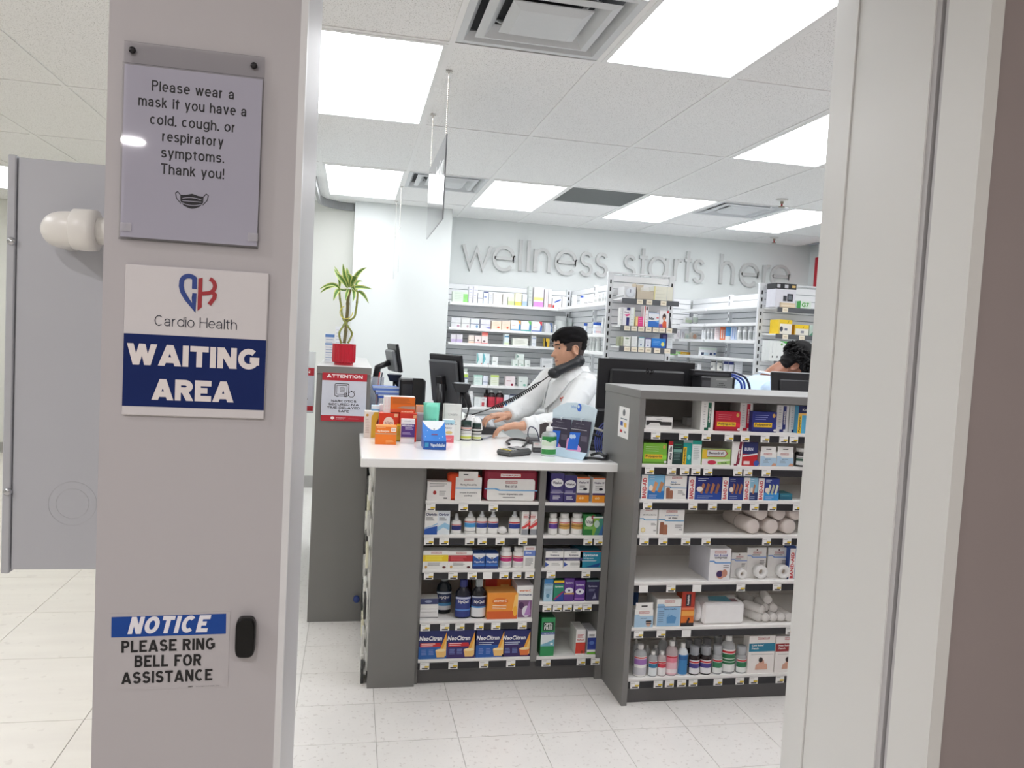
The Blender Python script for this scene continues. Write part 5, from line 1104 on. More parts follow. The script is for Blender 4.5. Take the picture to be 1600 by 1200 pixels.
# leaflet display, turned a little to the left
BLp = atZ(862, 711, ZT)+Vector((0, .052, 0)); BRp = atZ(917, 720.5, ZT)+Vector((-.005, .052, 0)); BLp.z = BRp.z = ZT
U_ = (BRp-BLp).normalized(); N_ = Vector((U_.y, -U_.x, 0))
def L(px, py, e=0.0):
    d = ray(px, py); o_ = BLp+N_*e; p = EYE+d*((o_-EYE).dot(N_)/d.dot(N_))
    return ((p-BLp).dot(U_), p.z-ZT)
PLM = Matrix(((U_.x, -N_.x, 0), (U_.y, -N_.y, 0), (0, 0, 1))).to_4x4()
def on_card(b, name, parent): b.xform(PLM); return b.build(name, parent, local=True)
t = thing('card_display', 'pale blue card display stand with rounded top holding two dark gift cards', 'display', BLp)
out = [(861, 712), (917, 721), (933, 641), (928, 636.5), (914, 632), (900, 629), (886, 629), (875, 633), (864, 640)]
pts = [(L(*c_)[0], max(L(*c_)[1], .0004)) for c_ in out]; wd_ = pts[1][0]
on_card(MB().prism(pts[::-1], 0, .004, M((206, 224, 234), .4, name='pale_blue_card')), 'backboard', t)
b = MB().add([(0, -.034, .0005), (wd_, -.034, .0005), (wd_+.008, 0, .05), (0, 0, .05)], [(0, 1, 2, 3)], M((190, 214, 230), .35))
b.add([(0, -.034, .0004), (wd_, -.034, .0004), (wd_, .004, .0004), (0, .004, .0004)], [(3, 2, 1, 0)], M((190, 214, 230), .35)); on_card(b, 'front_pocket', t)
b = MB()
def tl_(s_, c0, c1, mat, bold=.02):
    a, c_ = L(*c0, .002), L(*c1, .002); b.text(s_, a[0], c_[0], c_[1], a[1], -.0012, mat, bold)
tl_('blue', (892.5, 633), (903, 638.5), M((90, 150, 210), var=0), 0)
tl_("Don't leave Blue Points", (880, 645), (915, 649.5), M((140, 176, 200), var=0), .02)
tl_('at the counter', (887, 651), (906, 654.5), M((160, 188, 208), var=0), 0)
a = L(905, 637, .002); b.disc(a[0], a[1], .012, .018, -.001, M((60, 110, 210))); b.disc(a[0]-.004, a[1]+.004, .006, .008, -.0014, M((206, 224, 234)))
on_card(b, 'lettering', t)['kind'] = 'stuff'
for k, (ox, oy, lab) in enumerate(((0, 0, 'right dark gift card with blue panel'), (-31, -3, 'left dark gift card partly behind the sanitizer'))):
    g2 = MB(); e = .012-.004*k
    Pq = lambda px, py, ee=0: (L(px+ox, py+oy, e)[0], -e-ee, L(px+ox, py+oy, e)[1])
    CD = M((58, 52, 72), .5)
    q4 = (Pq(895, 656), Pq(924, 659), Pq(917, 708), Pq(884, 704))
    g2.add(q4, [(3, 2, 1, 0)], CD); g2.add([(x_, y_+.002, z_) for x_, y_, z_ in q4], [(0, 1, 2, 3)], CD)
    g2.add([Pq(886, 686, .0003), Pq(890, 683, .0003), Pq(905, 697, .0003), Pq(908, 702, .0003), Pq(906, 707, .0003), Pq(883.5, 703.5, .0003)], [tuple(range(5, -1, -1))], M((226, 160, 204), .4))
    g2.add([Pq(891, 675, .0006), Pq(907, 676, .0006), Pq(902, 703, .0006), Pq(886, 702, .0006)], [(3, 2, 1, 0)], M((36, 108, 214), .4))
    a = Pq(893, 682); g2.disc(a[0], a[2], .011, .010, a[1]-.0009, M((196, 216, 246))); a = Pq(897.5, 682); g2.disc(a[0], a[2], .009, .009, a[1]-.001, M((196, 216, 246)))
    for (r0, r1) in (((897, 666.5), (914, 669)), ((893, 670), (917, 672.8)), ((900, 661.5), (913, 663.5))):
        u, v = Pq(*r0), Pq(*r1); g2.rect(u[0], v[0], v[2], u[2], u[1]-.0005, M((226, 226, 232)))
    u, v = Pq(908, 681), Pq(917, 691); g2.rect(u[0], v[0], v[2], u[2], u[1]-.0005, M((96, 90, 108)))
    o = on_card(g2, 'gift_card', t); o['label'] = lab
    a = Pq(909, 657); hk = MB().tube([(a[0], 0, a[2]+.006), (a[0], -e-.006, a[2]+.004), (a[0]+.002, -e-.006, a[2]-.006)], .0022, M((220, 226, 230), .3), 6); hk.xform(PLM); hk.build('peg', o, local=True)
q4 = [(L(px, py, .002)[0], -.002, L(px, py, .002)[1]) for px, py in ((843, 663), (861, 657), (861, 684), (843, 684))]
b = MB().add(q4+[(x_, y_+.003, z_) for x_, y_, z_ in q4], [(3, 2, 1, 0), (4, 5, 6, 7), (0, 1, 5, 4), (1, 2, 6, 5), (2, 3, 7, 6), (3, 0, 4, 7)], M((66, 56, 58), .5)); on_card(b, 'side_card', t)['label'] = 'dark brown side card'
# ---- barcode scanner on a stand
def scanner(px_, Y, zfoot, head, label):
    hx = atY(head[0], head[1], Y); t = thing('barcode_scanner', label, 'scanner', (hx.x, Y, zfoot))
    hz = hx.z-zfoot; BK = M((30, 30, 33), .4, name='scanner_black')
    MB().lathe([(.05, .0004), (.05, .008), (.02, .016), (.008, .02)], BK, 18).build('base', t, local=True)
    MB().tube([(0, 0, .015), (.004, .004, hz*.5), (0, 0, hz-.03)], .007, BK, 8).build('stem', t, local=True)
    b = MB().add([(-.028, -.03, -.03), (.028, -.03, -.03), (.028, .03, -.03), (-.028, .03, -.03), (-.045, -.04, .012), (.045, -.04, .012), (.045, .045, .012), (-.045, .045, .012)], [(0, 3, 2, 1), (4, 5, 6, 7), (0, 1, 5, 4), (1, 2, 6, 5), (2, 3, 7, 6), (3, 0, 4, 7)], BK)
    b.xform(Matrix.Translation((0, 0, hz))); b.build('head', t, local=True)
    b = MB().box(-.034, .034, -.03, .034, .0125, .016, M((196, 200, 204), .2)); b.xform(Matrix.Translation((0, 0, hz))); b.build('window', t, local=True)
    MB().tube([(.012, .01, hz-.02), (.035, .02, hz-.06), (.05, .02, hz-.11)], [.02, .017, .013], BK, 10).build('handle', t, local=True)
scanner(0, 3.93, ZT, (721, 603), 'black barcode scanner on a thin stem in front of the monitor edge')
scanner(0, 4.93, .9455, (616, 588), 'black barcode scanner behind the blue trays on the back counter')
cable('scanner_cable', [atY(733, 634, 3.95), atY(731, 645, 3.92), atY(727, 655, 3.9), atY(722, 657, 3.9)], .004, 'black cable hanging from the front scanner handle')
# crumpled white receipt paper behind the scanner
p = atY(738, 640, 4.02)
b = MB().ball((0, 0, 0), 1, M((240, 240, 240), .6, bump=.2), .055, .04, .052, 10)
rr = random.Random(3)
for v in b.v: v *= 1+rr.uniform(-.16, .16)
o = b.build('crumpled_bag', None, None); o.location = (p.x, 4.02, ZT+.056); tag(o, 'crumpled white paper bag standing behind the front scanner', 'bag')
for p_ in o.data.polygons: p_.use_smooth = False
# ---- monitors
MBK = M((28, 28, 31), .35, name='monitor_black'); MGR = M((74, 76, 80), .4, name='monitor_grey')
def screen_pose(t, b, yaw, tilt, loc): b.xform(Matrix.Translation(loc) @ Matrix.Rotation(yaw, 4, 'Z') @ Matrix.Rotation(tilt, 4, 'X')); return b
# till monitor seen from behind and side
pc = atY(697, 594, 4.22)
t = thing('till_monitor', 'black monitor seen from behind on the counter, tilted, beside the front scanner', 'monitor', (pc.x, 4.22, .9855))
hz = pc.z-.9855; mt_ = Matrix.Translation((0, 0, hz)) @ Matrix.Rotation(math.radians(-62), 4, 'Z') @ Matrix.Rotation(.16, 4, 'X')
W2, H2 = .235, .14
b = MB().box(-W2*.62, W2*.62, .0, .022, -H2, H2, MBK, .004); b.xform(mt_); b.build('panel', t, local=True)
b = MB().box(-W2*.56, W2*.56, -.02, .0, -H2*.92, H2*.8, MGR, .01); b.xform(mt_); b.build('rear_shell', t, local=True)
b = MB().box(-W2*.6, W2*.6, .0222, .0226, -H2*.95, H2*.95, M((40, 52, 66), .1)); b.xform(mt_); b.build('screen', t, local=True)
b = MB().box(-.03, .03, -.05, -.018, -.05, .03, MBK, .004); b.xform(mt_); b.build('hinge', t, local=True)
MB().tube([(-.03, -.03, hz-.02), (-.03, -.03, .02)], [.022, .028], MBK, 10).build('stand', t, local=True)
MB().box(-.12, .06, -.1, .08, .0005, .018, MBK, .006).build('foot', t, local=True)
pc = atY(609, 559, 5.1)
t = thing('far_monitor', 'black slim monitor seen edge-on on an angled arm, nearest the plant', 'monitor', (pc.x-.028, 5.1, .9455))
hz = pc.z-.9455
mt_ = Matrix.Translation((.05, 0, hz)) @ Matrix.Rotation(math.radians(-80), 4, 'Z') @ Matrix.Rotation(.2, 4, 'X')
b = MB().box(-.13, .13, .0, .02, -.09, .09, MBK, .003); b.xform(mt_); b.build('panel', t, local=True)
b = MB().box(-.11, .11, -.025, .0, -.085, .055, M((130, 132, 134), .4), .008); b.xform(mt_); b.build('rear_shell', t, local=True)
MB().tube([(.03, 0, hz-.03), (-.045, 0, hz-.065), (-.06, 0, hz-.2)], [.02, .022, .026], MBK, 8).build('arm', t, local=True)
MB().tube([(-.06, 0, hz-.19), (-.065, 0, .015)], [.026, .03], MBK, 8).build('post', t, local=True)
MB().box(-.085, .03, -.06, .06, .0005, .016, MBK, .005).build('foot', t, local=True)
# dark keyboard tray and printer between the monitors
pc = atY(645, 606, 4.55)
t = thing('receipt_printer', 'black receipt printer and till base on the back counter between monitors', 'printer', (pc.x, 4.55, .9455))
hz = atY(645, 593, 4.55).z-.9455
MB().box(-.075, .075, 0, .16, .0005, hz, MBK, .008).build('body', t, local=True)
MB().box(-.06, .06, -.0015, 0, hz*.55, hz*.9, M((52, 54, 60), .3)).build('front_door', t, local=True)
MB().box(-.03, .06, -.004, -.0015, hz*.3, hz*.38, M((150, 154, 158), .4)).build('paper_slot', t, local=True)
pc = atY(664, 612, 4.3)
t = thing('pole_display', 'black upright panel standing left of the till monitor', 'panel', (pc.x-.03, 4.42, .9455))
hz = atY(668, 592, 4.42).z-.9455
MB().box(-.03, .03, 0, .012, .012, hz, MBK, .002).build('panel', t, local=True)
MB().box(-.04, .04, -.03, .04, .0005, .012, MBK, .002).build('foot', t, local=True)
o = MB().box(-.15, .08, -.035, .035, -.006, .006, M((52, 53, 56), .35), .003).build('keyboard'); pc = atY(640, 612, 4.42)
o.location = (pc.x-.075, 4.45, .992); o.rotation_euler = (0, .42, .3); tag(o, 'black keyboard leaning against the receipt printer', 'keyboard')
b = MB()
for i in range(12):
    for j in range(4): b.box(-.145+i*.0185, -.131+i*.0185, -.03+j*.015, -.019+j*.015, .006, .009, M((30, 30, 33), .4))
kk = b.build('keys', o, local=True); kk['kind'] = 'stuff'
# blue paper trays and small stationery
for k, (yt, col, nm) in enumerate(((603, (92, 130, 214), 'top'), (609.5, (120, 150, 226), 'middle'), (615.5, (52, 92, 196), 'bottom'))):
    Y = 4.6; a, c = atY(583+k*4, yt, Y), atY(624, yt+2, Y)
    z = a.z-.012; 
    o = MB().box(a.x, c.x, Y, Y+.26, z-.012, z, M(col, .4)).box(a.x, c.x, Y, Y+.004, z, z+.012, M((200, 214, 240), .35)).build('paper_tray', None, (a.x, Y, z))
    tag(o, 'blue paper tray on the back counter, %s of three' % nm, 'tray', 'blue trays on the back counter')
    for xx in (a.x+.004, c.x-.004):
        MB().box(xx-.003, xx+.003, Y+.02, Y+.24, .9456 if k == 2 else z-.0175, z-.012, M((190, 200, 226), .4)).build('riser', o)
t = thing('paper_stack', 'pile of white papers lying under the blue trays', 'paper', (atY(590, 640, 4.5).x, 4.5, .9455))
for k in range(4):
    b = MB().box(-.05, .07, 0, .02, .0005+k*.006, .005+k*.006, M((236, 236, 232), .6)); b.xform(Matrix.Rotation(.1*(k-1.5), 4, 'Z')); b.build('sheet', t, local=True)
o, _ = top_box(580, 593, 634, 665, (120, 170, 214), [('r', .2, .3, .8, .8, (70, 120, 190)), ('b', .9, 1, (226, 232, 240))], 'small light blue box behind the left white and yellow box', Y=3.92, d=.05, topc=(200, 220, 236))
o, _ = top_box(592.5, 601, 632, 665, (236, 228, 228), [('l', .5, .8, .6, .5, 6, (210, 190, 190))], 'small white carton behind the red probiotic box', Y=3.93, d=.04)
t = thing('clear_tray', 'clear acrylic pen tray on the back counter by the tall cabinet', 'tray', (atY(592, 597, 4.7).x, 4.98, .9455))
CA = clear_plastic((214, 220, 226), .3)
hz = atY(592, 590, 4.92).z-.9455
MB().box(-.04, .04, -.03, .03, .0005, .004, CA).box(-.04, .04, -.03, -.027, .004, hz, CA).box(-.04, .04, .027, .03, .004, hz, CA).box(-.04, -.037, -.027, .027, .004, hz, CA).box(.037, .04, -.027, .027, .004, hz, CA).build('tray', t, local=True)
for k, c_ in enumerate(((214, 60, 60), (40, 44, 60))):
    o = MB().tube([(-.01+.012*k, 0, .005), (.012+.016*k, 0, hz+.03)], .004, M(c_, .4)).build('pen'); o.location = (t.location.x, t.location.y, t.location.z)
    tag(o, ('red' if k == 0 else 'black')+' pen standing in the clear pen tray', 'pen')
# ---- desk behind the grey cabinet with its machines
dk = thing('rear_desk', 'white-topped desk behind the tall grey cabinet', 'desk', (1.9, 3.75, 0))
MB().box(1.172, 2.9, 3.49, 3.99, .955, .985, TOPW, .002).build('worktop', dk)
MB().box(1.19, 1.21, 3.5, 3.98, 0, .955, GREYL).build('side_panel', dk)
MB().box(2.86, 2.88, 3.5, 3.98, 0, .955, GREYL).build('side_panel', dk)
MB().box(1.21, 2.86, 3.96, 3.98, .3, .955, GREYL).build('modesty_panel', dk)
Y = 3.8; a, c, d_ = atY(936, 559, Y), atY(1087, 567, Y), atY(927, 668, Y)
xm = .5*(a.x+c.x); w = c.x-a.x
t = thing('desk_monitor', 'wide black monitor turned away, standing behind the tall grey cabinet', 'monitor', (xm, Y, ZT))
MB().box(a.x, c.x, Y, Y+.018, d_.z, a.z, M((24, 24, 27), .4, name='monitor_back_black'), .004).build('panel', t)
MB().box(a.x+.06, c.x-.06, Y-.02, Y, d_.z+.03, a.z-.05, M((22, 22, 25), .45), .01).build('rear_shell', t)
b = MB(); lc = atY(1014, 580, Y-.021); LG = M((8, 8, 9), .2)
for (x0_, z0_, z1_) in ((-.022, -.014, .016), (-.010, -.014, .004), (.004, -.022, .006), (.016, -.012, .004)):
    b.add([(lc.x+x0_, Y-.0205, lc.z+z0_), (lc.x+x0_+.005, Y-.0205, lc.z+z0_), (lc.x+x0_+.008+(z1_-z0_)*.3, Y-.0205, lc.z+z1_), (lc.x+x0_+.003+(z1_-z0_)*.3, Y-.0205, lc.z+z1_)], [(0, 1, 2, 3)], LG)
b.rect(lc.x-.016, lc.x-.004, lc.z+.001, lc.z+.005, Y-.0205, LG).rect(lc.x+.008, lc.x+.021, lc.z+.002, lc.z+.006, Y-.0205, LG).rect(lc.x+.006, lc.x+.019, lc.z-.013, lc.z-.009, Y-.0205, LG)
b.build('logo', t)
MB().box(a.x+.003, c.x-.003, Y+.0182, Y+.0188, d_.z+.01, a.z-.006, M((60, 80, 110), .1)).build('screen', t)
MB().tube([(xm, Y-.03, d_.z+.1), (xm, Y-.03, ZT+.01)], .022, MBK, 10).build('stand', t)
MB().box(xm-.11, xm+.11, Y-.1, Y+.09, ZT+.0004, ZT+.014, MBK, .004).build('foot', t)
# small computer lying under a black dock
Y = 3.72
a, c = atY(1105, 588, Y), atY(1144, 612, Y); zt = a.z
t = thing('small_computer', 'small grey computer with a round vent grille on the rear desk', 'computer', (.5*(a.x+c.x), Y, ZT))
GC = M((128, 130, 130), .4, .3, name='computer_grey')
x0, x1 = a.x-.05, c.x
MB().box(a.x, x1, Y, Y+.2, ZT+.0005, zt, GC, .003).build('case', t)
MB().box(x1+.0003, x1+.012, Y, Y+.2, ZT+.0005, zt, MBK, .002).build('side_cover', t)
b = MB(); cx, cz = .5*(a.x+x1)+.008, zt-.075
for k in range(7):
    for j in range(9):
        x_, z_ = cx-.036+j*.009, zt-.07+k*.009
        if (x_-cx)**2+(z_-(zt-.07))**2 < .038**2: b.disc(x_, z_, .003, .003, Y-.0006, DARK, 6)
b.build('vent_holes', t)['kind'] = 'stuff'
b = MB().rect(a.x+.005, a.x+.012, zt-.06, zt-.02, Y-.0006, M((70, 72, 74))).rect(cx-.03, cx+.03, zt-.018, zt-.01, Y-.0006, M((150, 152, 150))); b.build('ports', t)
a, c = atY(1083, 577.5, Y), atY(1144, 588, Y)
t = thing('dock_box', 'flat black box lying on the small computer with blue cables', 'box', (.5*(a.x+c.x), Y, zt))
MB().box(a.x, c.x-.004, Y-.004, Y+.05, zt+.0005, a.z, MBK, .003).build('case', t)
MB().box(a.x+.01, c.x-.02, Y-.0055, Y-.004, zt+.008, a.z-.012, M((60, 62, 66), .3)).build('front_strip', t)
a2, c2 = atY(1082, 590, Y+.02), atY(1104, 612, Y+.02)
o = MB().box(a2.x+.02, c2.x-.008, Y-.04, Y+.07, ZT+.0005, zt-.001, M((40, 40, 43), .4), .004).build('battery_unit', None, (a2.x, Y+.02, ZT)); tag(o, 'dark grey power unit standing left of the small computer', 'power unit')
MB().rect(a2.x+.026, c2.x-.014, zt-.05, zt-.02, Y-.0406, M((70, 70, 74))).build('front_plate', o)
BC = M((36, 66, 150), .45, name='cable_blue')
for k, (ex, ey) in enumerate(((1172, 612), (1163, 616), (1158, 618))):
    cable('blue_cable', [atY(1141, 582+3*k, Y+.06-.02*k), atY(1150, 583+4*k, Y+.05-.025*k), atY(1158+4*(2-k), 592+4*k, Y+.04-.03*k), atY(ex, ey, Y+.04-.03*k), atY(ex-2, ey+22, Y+.04-.03*k)], .006, 'blue cable drooping from the flat black box, %s of three' % ('outermost', 'middle', 'innermost')[k], BC if k else M((30, 34, 60), .45), grp='blue cables behind the grey cabinet')
for k in range(4):
    r_ = .05+.009*k
    cable('blue_cable_coil', [atY(955+r_*0, 690, 3.52)+Vector((math.cos(a_)*r_-.0, .004*k, math.sin(a_)*r_*1.3)) for a_ in [i*PI/6+.5 for i in range(12)]], .003, 'coiled blue network cable beside the grey cabinet, loop %s of four' % ('one', 'two', 'three', 'four')[k], M((70, 82, 160), .4), 3, grp='coiled blue cables')
for k, (pts_, col_, lb) in enumerate(((((925, 668), (938, 672), (950, 676), (956, 674)), (200, 196, 186), 'pale cable running behind the card display'), (((924, 676), (936, 682), (947, 680), (954, 684)), (40, 40, 44), 'black cable tangle behind the card display, upper'), (((915, 698), (928, 700), (942, 700), (950, 698)), (36, 36, 40), 'black cable tangle behind the card display, lower'), (((920, 688), (934, 690), (944, 693), (950, 700)), (56, 56, 60), 'dark grey cable behind the card display'))):
    cable('desk_cable', [atY(px, py, 3.49+.035*k) if atY(px, py, 3.49+.035*k).z > ZT else atZ(px, py, ZT+.006) for px, py in pts_], .006, lb, M(col_, .5))
cable('desk_cable', [atZ(914, 716, ZT+.006), atZ(928, 716, ZT+.012), atZ(942, 718, ZT+.007), atZ(951, 716, ZT+.012)], .006, 'black cable lying along the worktop edge by the grey cabinet', M((30, 30, 33), .5))
cable('desk_cable', [atZ(923, 711, ZT+.006), atZ(936, 708, ZT+.02), atZ(946, 713, ZT+.022), atZ(949, 706, ZT+.008)], .007, 'thick black cable bunched on the worktop behind the edge cable', M((24, 24, 27), .5))
a, c = atY(922, 690, 3.62), atY(960, 712, 3.62)
o = MB().box(a.x, c.x-.01, 3.62, 3.74, ZT+.0005, atY(940, 641, 3.62).z, M((20, 20, 23), .5), .004).build('power_strip_box', None, (a.x, 3.62, ZT)); tag(o, 'black power box in the shadow beside the tall grey cabinet', 'power box')
MB().rect(a.x+.01, c.x-.03, ZT+.03, ZT+.05, 3.6194, M((60, 60, 64))).build('socket_strip', o)
# monitor of the second person
Y = 3.72; a, c, d_ = atY(1227, 581, Y), atY(1300, 585, Y), atY(1217, 612, Y)
t = thing('tilted_monitor', 'black monitor with bright top edge in front of the curly-haired person', 'monitor', (.5*(a.x+c.x), Y, ZT))
w = c.x-a.x; hz = a.z-ZT
mt_ = Matrix.Translation((0, .05, ZT+.06 - ZT)) @ Matrix.Rotation(-.18, 4, 'X')
b = MB().box(-w/2-.01, w/2, 0, .02, 0, hz-.06, MBK, .003); b.xform(mt_); b.build('panel', t, local=True)
b = MB().box(-w/2-.008, w/2-.002, .002, .018, hz-.0598, hz-.056, M((190, 192, 194), .3)); b.xform(mt_); b.build('top_edge', t, local=True)
b = MB().box(-w/2+.03, w/2-.02, -.012, 0, .02, hz-.1, M((36, 36, 39), .45), .005); b.xform(mt_); b.build('rear_shell', t, local=True)
MB().tube([(0, .06, .09), (0, .06, .012)], .02, MBK, 8).build('stand', t, local=True)
MB().box(-.1, .1, -.02, .14, .0004, .012, MBK, .003).build('foot', t, local=True)
# ================================================================== dispensary shelving at the back
SLAT = M((238, 239, 241), .45, var=.02, name='slatwall_grey_white')
SLATB = M((168, 172, 178), .6, name='slat_groove')
UPR = M((226, 228, 230), .4, name='upright_white')
LEDGE = M((242, 243, 243), .4, var=.01, name='white_shelf_paint')
PITCH = .0545
def slats(parent, n, z0, length, place, tagname='slat'):
    me = MB().box(0, length, -.008, 0, .003, PITCH-.003, SLAT, .0015).mesh('slat')
    for k in range(n):
        o = bpy.data.objects.new(tagname, me); COL.objects.link(o); o.parent = parent
        loc, rz = place(z0+k*PITCH); o.location = Vector(loc)-parent.location; o.rotation_euler = (0, 0, rz)
def upright(parent, x, y, z0, z1, facing):   # facing '-y' or '-x'
    b = MB()
    if facing == '-y': b.box(x-.022, x+.022, y-.03, y, z0, z1, UPR)
    else: b.box(x-.03, x, y-.022, y+.022, z0, z1, UPR)
    o = b.build('upright', parent); b = MB(); z = z0+.03
    while z < z1-.03:
        if facing == '-y': b.box(x-.006, x+.006, y-.0312, y-.03, z, z+.032, DARK)
        else: b.box(x-.0312, x-.03, y-.006, y+.006, z, z+.032, DARK)
        z += .058
    h = b.build('slots', o); h['kind'] = 'stuff'
ZS0 = .62; NSL = 26; ZTOP = ZS0+NSL*PITCH
bw = thing('wall_shelving', 'white slatwall shelving on the back wall under the raised lettering', 'shelving', (1.5, 7.85, 0))
MB().box(.905, 3.52, 7.852, 7.868, ZS0, ZTOP, SLATB).build('backing', bw)
slats(bw, NSL, ZS0, 1.26, lambda z: ((.905, 7.85, z), 0))
slats(bw, NSL, ZS0, 1.26, lambda z: ((2.26, 7.85, z), 0))
for x in (.895, 2.16, 2.75): upright(bw, x, 7.85, ZS0-.1, ZTOP+.01, '-y')
BZ = [1.843, 1.597, 1.452, 1.247, 1.045, .826]
def ledge(parent, x0, x1, y0, y1, z): return MB().box(x0, x1, y0, y1, z-.026, z, LEDGE, .002).build('shelf', parent)
for z in BZ:
    for a, c in ((.905, 1.312), (1.314, 1.72), (1.722, 2.13)): ledge(bw, a, c, 7.56, 7.835, z)
for z in (1.78, 1.6, 1.44, 1.28): ledge(bw, 2.5, 3.25, 7.56, 7.835, z)
WZ1 = [1.848, 1.590, 1.445, 1.25, 1.05]
WZ2 = [1.905, 1.757, 1.607, 1.449, 1.31]
YE = 5.9
def gondola(x0, x1, zs, spine, label, ezs, etags):
    g = thing('gondola', label, 'shelving', (.5*(x0+x1), YE, 0))
    ztop = ZTOP+.02 
    MB().box(x0+.022, x1-.022, YE+.012, YE+.028, .1, ztop, SLATB).build('backing', g)
    n = 34; z0 = ztop-n*PITCH
    slats(g, n, z0, x1-x0-.044, lambda z: ((x0+.022, YE+.012, z), 0))
    for x in (x0, x1): upright(g, x, YE+.02, .1, ztop+.01, '-y')
    MB().box(x0-.022, x1+.022, YE-.012, YE+.03, ztop+.01, ztop+.022, UPR).build('top_rail', g)
    MB().box(x0, x1, YE+.03, 7.5, .0, .1, UPR).build('base', g)
    # spine wall with shelves on its left face
    MB().box(spine, spine+.05, YE+.028, 7.84, .1, ZTOP, SLATB).build('spine', g)
    L = 7.84-YE-.03
    slats(g, NSL, ZS0, L, lambda z: ((spine, 7.84, z), -PI/2))
    upright(g, spine-.006, 6.95, ZS0-.1, ZTOP+.01, '-x')
    for z in zs:
        for a, c in ((YE+.03, 6.93), (6.97, 7.54)): ledge(g, x0+.015, spine-.012, a, c, z)
    for (z, ys, tags) in ezs:
        sh = MB().box(x0+.03, x1-.02, YE-.21, YE+.002, z-.012, z, LEDGE, .002).build('shelf', g)
        MB().box(x0+.03, x1-.02, YE-.215, YE-.21, z-.038, z+.001, M((90, 92, 96), .4)).build('price_rail', sh)
        for px in tags:
            X = atY(px, ys+3, YE-.216).x
            o = bpy.data.objects.new('price_tag', ETAG); COL.objects.link(o); o.parent = sh
            o.location = Vector((X, YE-.2155, z-.002))-g.location
    return g
ETAG = MB().box(-.024, .024, -.0012, 0, -.036, 0, M((236, 226, 206), .6)).rect(-.014, .014, -.022, -.014, -.0015, M((200, 186, 160))).mesh('price_tag')
z_e = lambda px, py: atY(px, py, YE-.21).z
EZ = [(z_e(994, 467), 467, [1000, 1014.7, 1037]), (z_e(976, 508.5), 509, [980, 991, 1002, 1013.5, 1025, 1035, 1046]), (z_e(976, 541), 541, [980, 991, 1002, 1013, 1027, 1043]), (1.30, 585, [])]
FZ = [(z_e(1222, 480), 480, [1227]), (z_e(1221, 522), 523, [1227, 1253]), (z_e(1210, 564), 564, []), (1.25, 600, [])]
g1 = gondola(1.962, 2.474, WZ1, 2.2, 'white slatted gondola shelving end, nearer the pharmacist', EZ, 0)
g2 = gondola(3.262, 3.78, WZ2, 3.55, 'white slatted gondola shelving end behind the curly-haired person', FZ, 0)

def far_row(shelf_zs, items, where, grp, Y0, kindX=None):
    """items: (x0, x1, ytop, colour, prints, label, kind) in the zoomed frame already turned to photo points"""
    pass
class Back(Shelf):
    def __init__(s, z, Y, where, group, ypx, zmax=9): Shelf.__init__(s, z, Y, where, group, ypx, zmax)
    def span(s, x0, x1, yt, back=0.0):
        Y = s.Y+back
        a, c = atY(x0, 500, Y).x, atY(x1, 500, Y).x
        h = max(.02, min(s.zm, atY(0.5*(x0+x1), yt, Y).z)-s.z)
        ys = proj((.5*(a+c), Y, s.z+h/2))[1]
        a, c = atY(x0, ys, Y).x, atY(x1, ys, Y).x
        return .5*(a+c), abs(c-a)*.985, h, Y
PG = (214, 216, 214)
def lines(c=(190, 194, 200)): return [('l', .5, .8, .7, .5, 4, c)]
Z5 = lambda X: 690+X/8
Yz = lambda v: 430+v/8
Y6 = lambda v: 540+v/8
gb = 'medicines on the back wall shelves'
B = Back(BZ[0], 7.575, 'top shelf of back wall', gb, 0)
for X0, X1, yt, col, G, lab in (
    (135, 330, 205, (226, 236, 224), [('r', .7, 0, 1, .8, (150, 220, 130))]+lines((190, 214, 190)), 'wide white carton with light green end'),
    (340, 390, 140, (232, 232, 240), lines((170, 170, 210)), 'tall narrow white carton beside the green-ended one'),
    (398, 450, 145, (230, 230, 238), lines((170, 170, 210)), 'second tall narrow white carton'),
    (455, 515, 220, (232, 234, 236), [('b', .45, .5, (110, 120, 150))], 'low white carton right of the two tall ones'),
    (525, 585, 205, (228, 232, 240), [('b', .9, 1, (80, 90, 140)), ('r', .1, .5, .6, .6, (110, 130, 190))], 'white carton with dark blue top line'),
    (590, 640, 228, (226, 230, 240), lines((150, 160, 200)), 'small white carton with blue print'),
    (645, 755, 225, (236, 232, 228), [('l', .3, .8, .3, .5, 4, (220, 190, 180)), ('l', .7, .8, .3, .5, 4, (190, 200, 190))], 'pair-printed white carton mid shelf'),
    (768, 825, 235, (236, 234, 230), lines((220, 200, 190)), 'plain white carton after the pair-printed one'),
    (830, 908, 275, (230, 236, 214), [('b', 0, .5, (206, 220, 160))], 'low white carton with pale lime base'),
    (920, 1000, 225, (238, 234, 210), [('b', 0, .3, (236, 214, 110))], 'white carton with yellow base'),
    (1012, 1070, 245, (226, 234, 242), [('b', 0, .4, (176, 200, 230))], 'white carton with pale blue base'),
    (1085, 1135, 140, (204, 210, 206), lines((170, 180, 176)), 'tall grey-green carton left of the purple one'),
    (1152, 1275, 155, (238, 234, 238), [('b', 0, .26, (214, 150, 214)), ('b', .34, .5, (236, 222, 140))], 'big white carton with purple base and yellow band'),
    (1288, 1330, 178, (236, 232, 236), [('r', .4, 0, .5, 1, (200, 170, 180))], 'narrow white carton right of the purple-based one'),
    (1336, 1376, 180, (238, 236, 238), [('b', 0, .2, (230, 140, 140))], 'narrow white carton with red foot'),
    (1388, 1500, 290, (236, 236, 240), [('p', [(.2, .5), (.9, .8), (.9, .95), (.2, .65)], (50, 90, 190)), ('r', 0, 0, .2, .3, (200, 60, 60))], 'low white carton with slanted blue stripe'),
    (1508, 1560, 272, (232, 232, 232), lines(), 'white carton in the shelf corner')):
    B.box(Z5(X0), Z5(X1), Yz(yt), col, G, lab, d=.08)
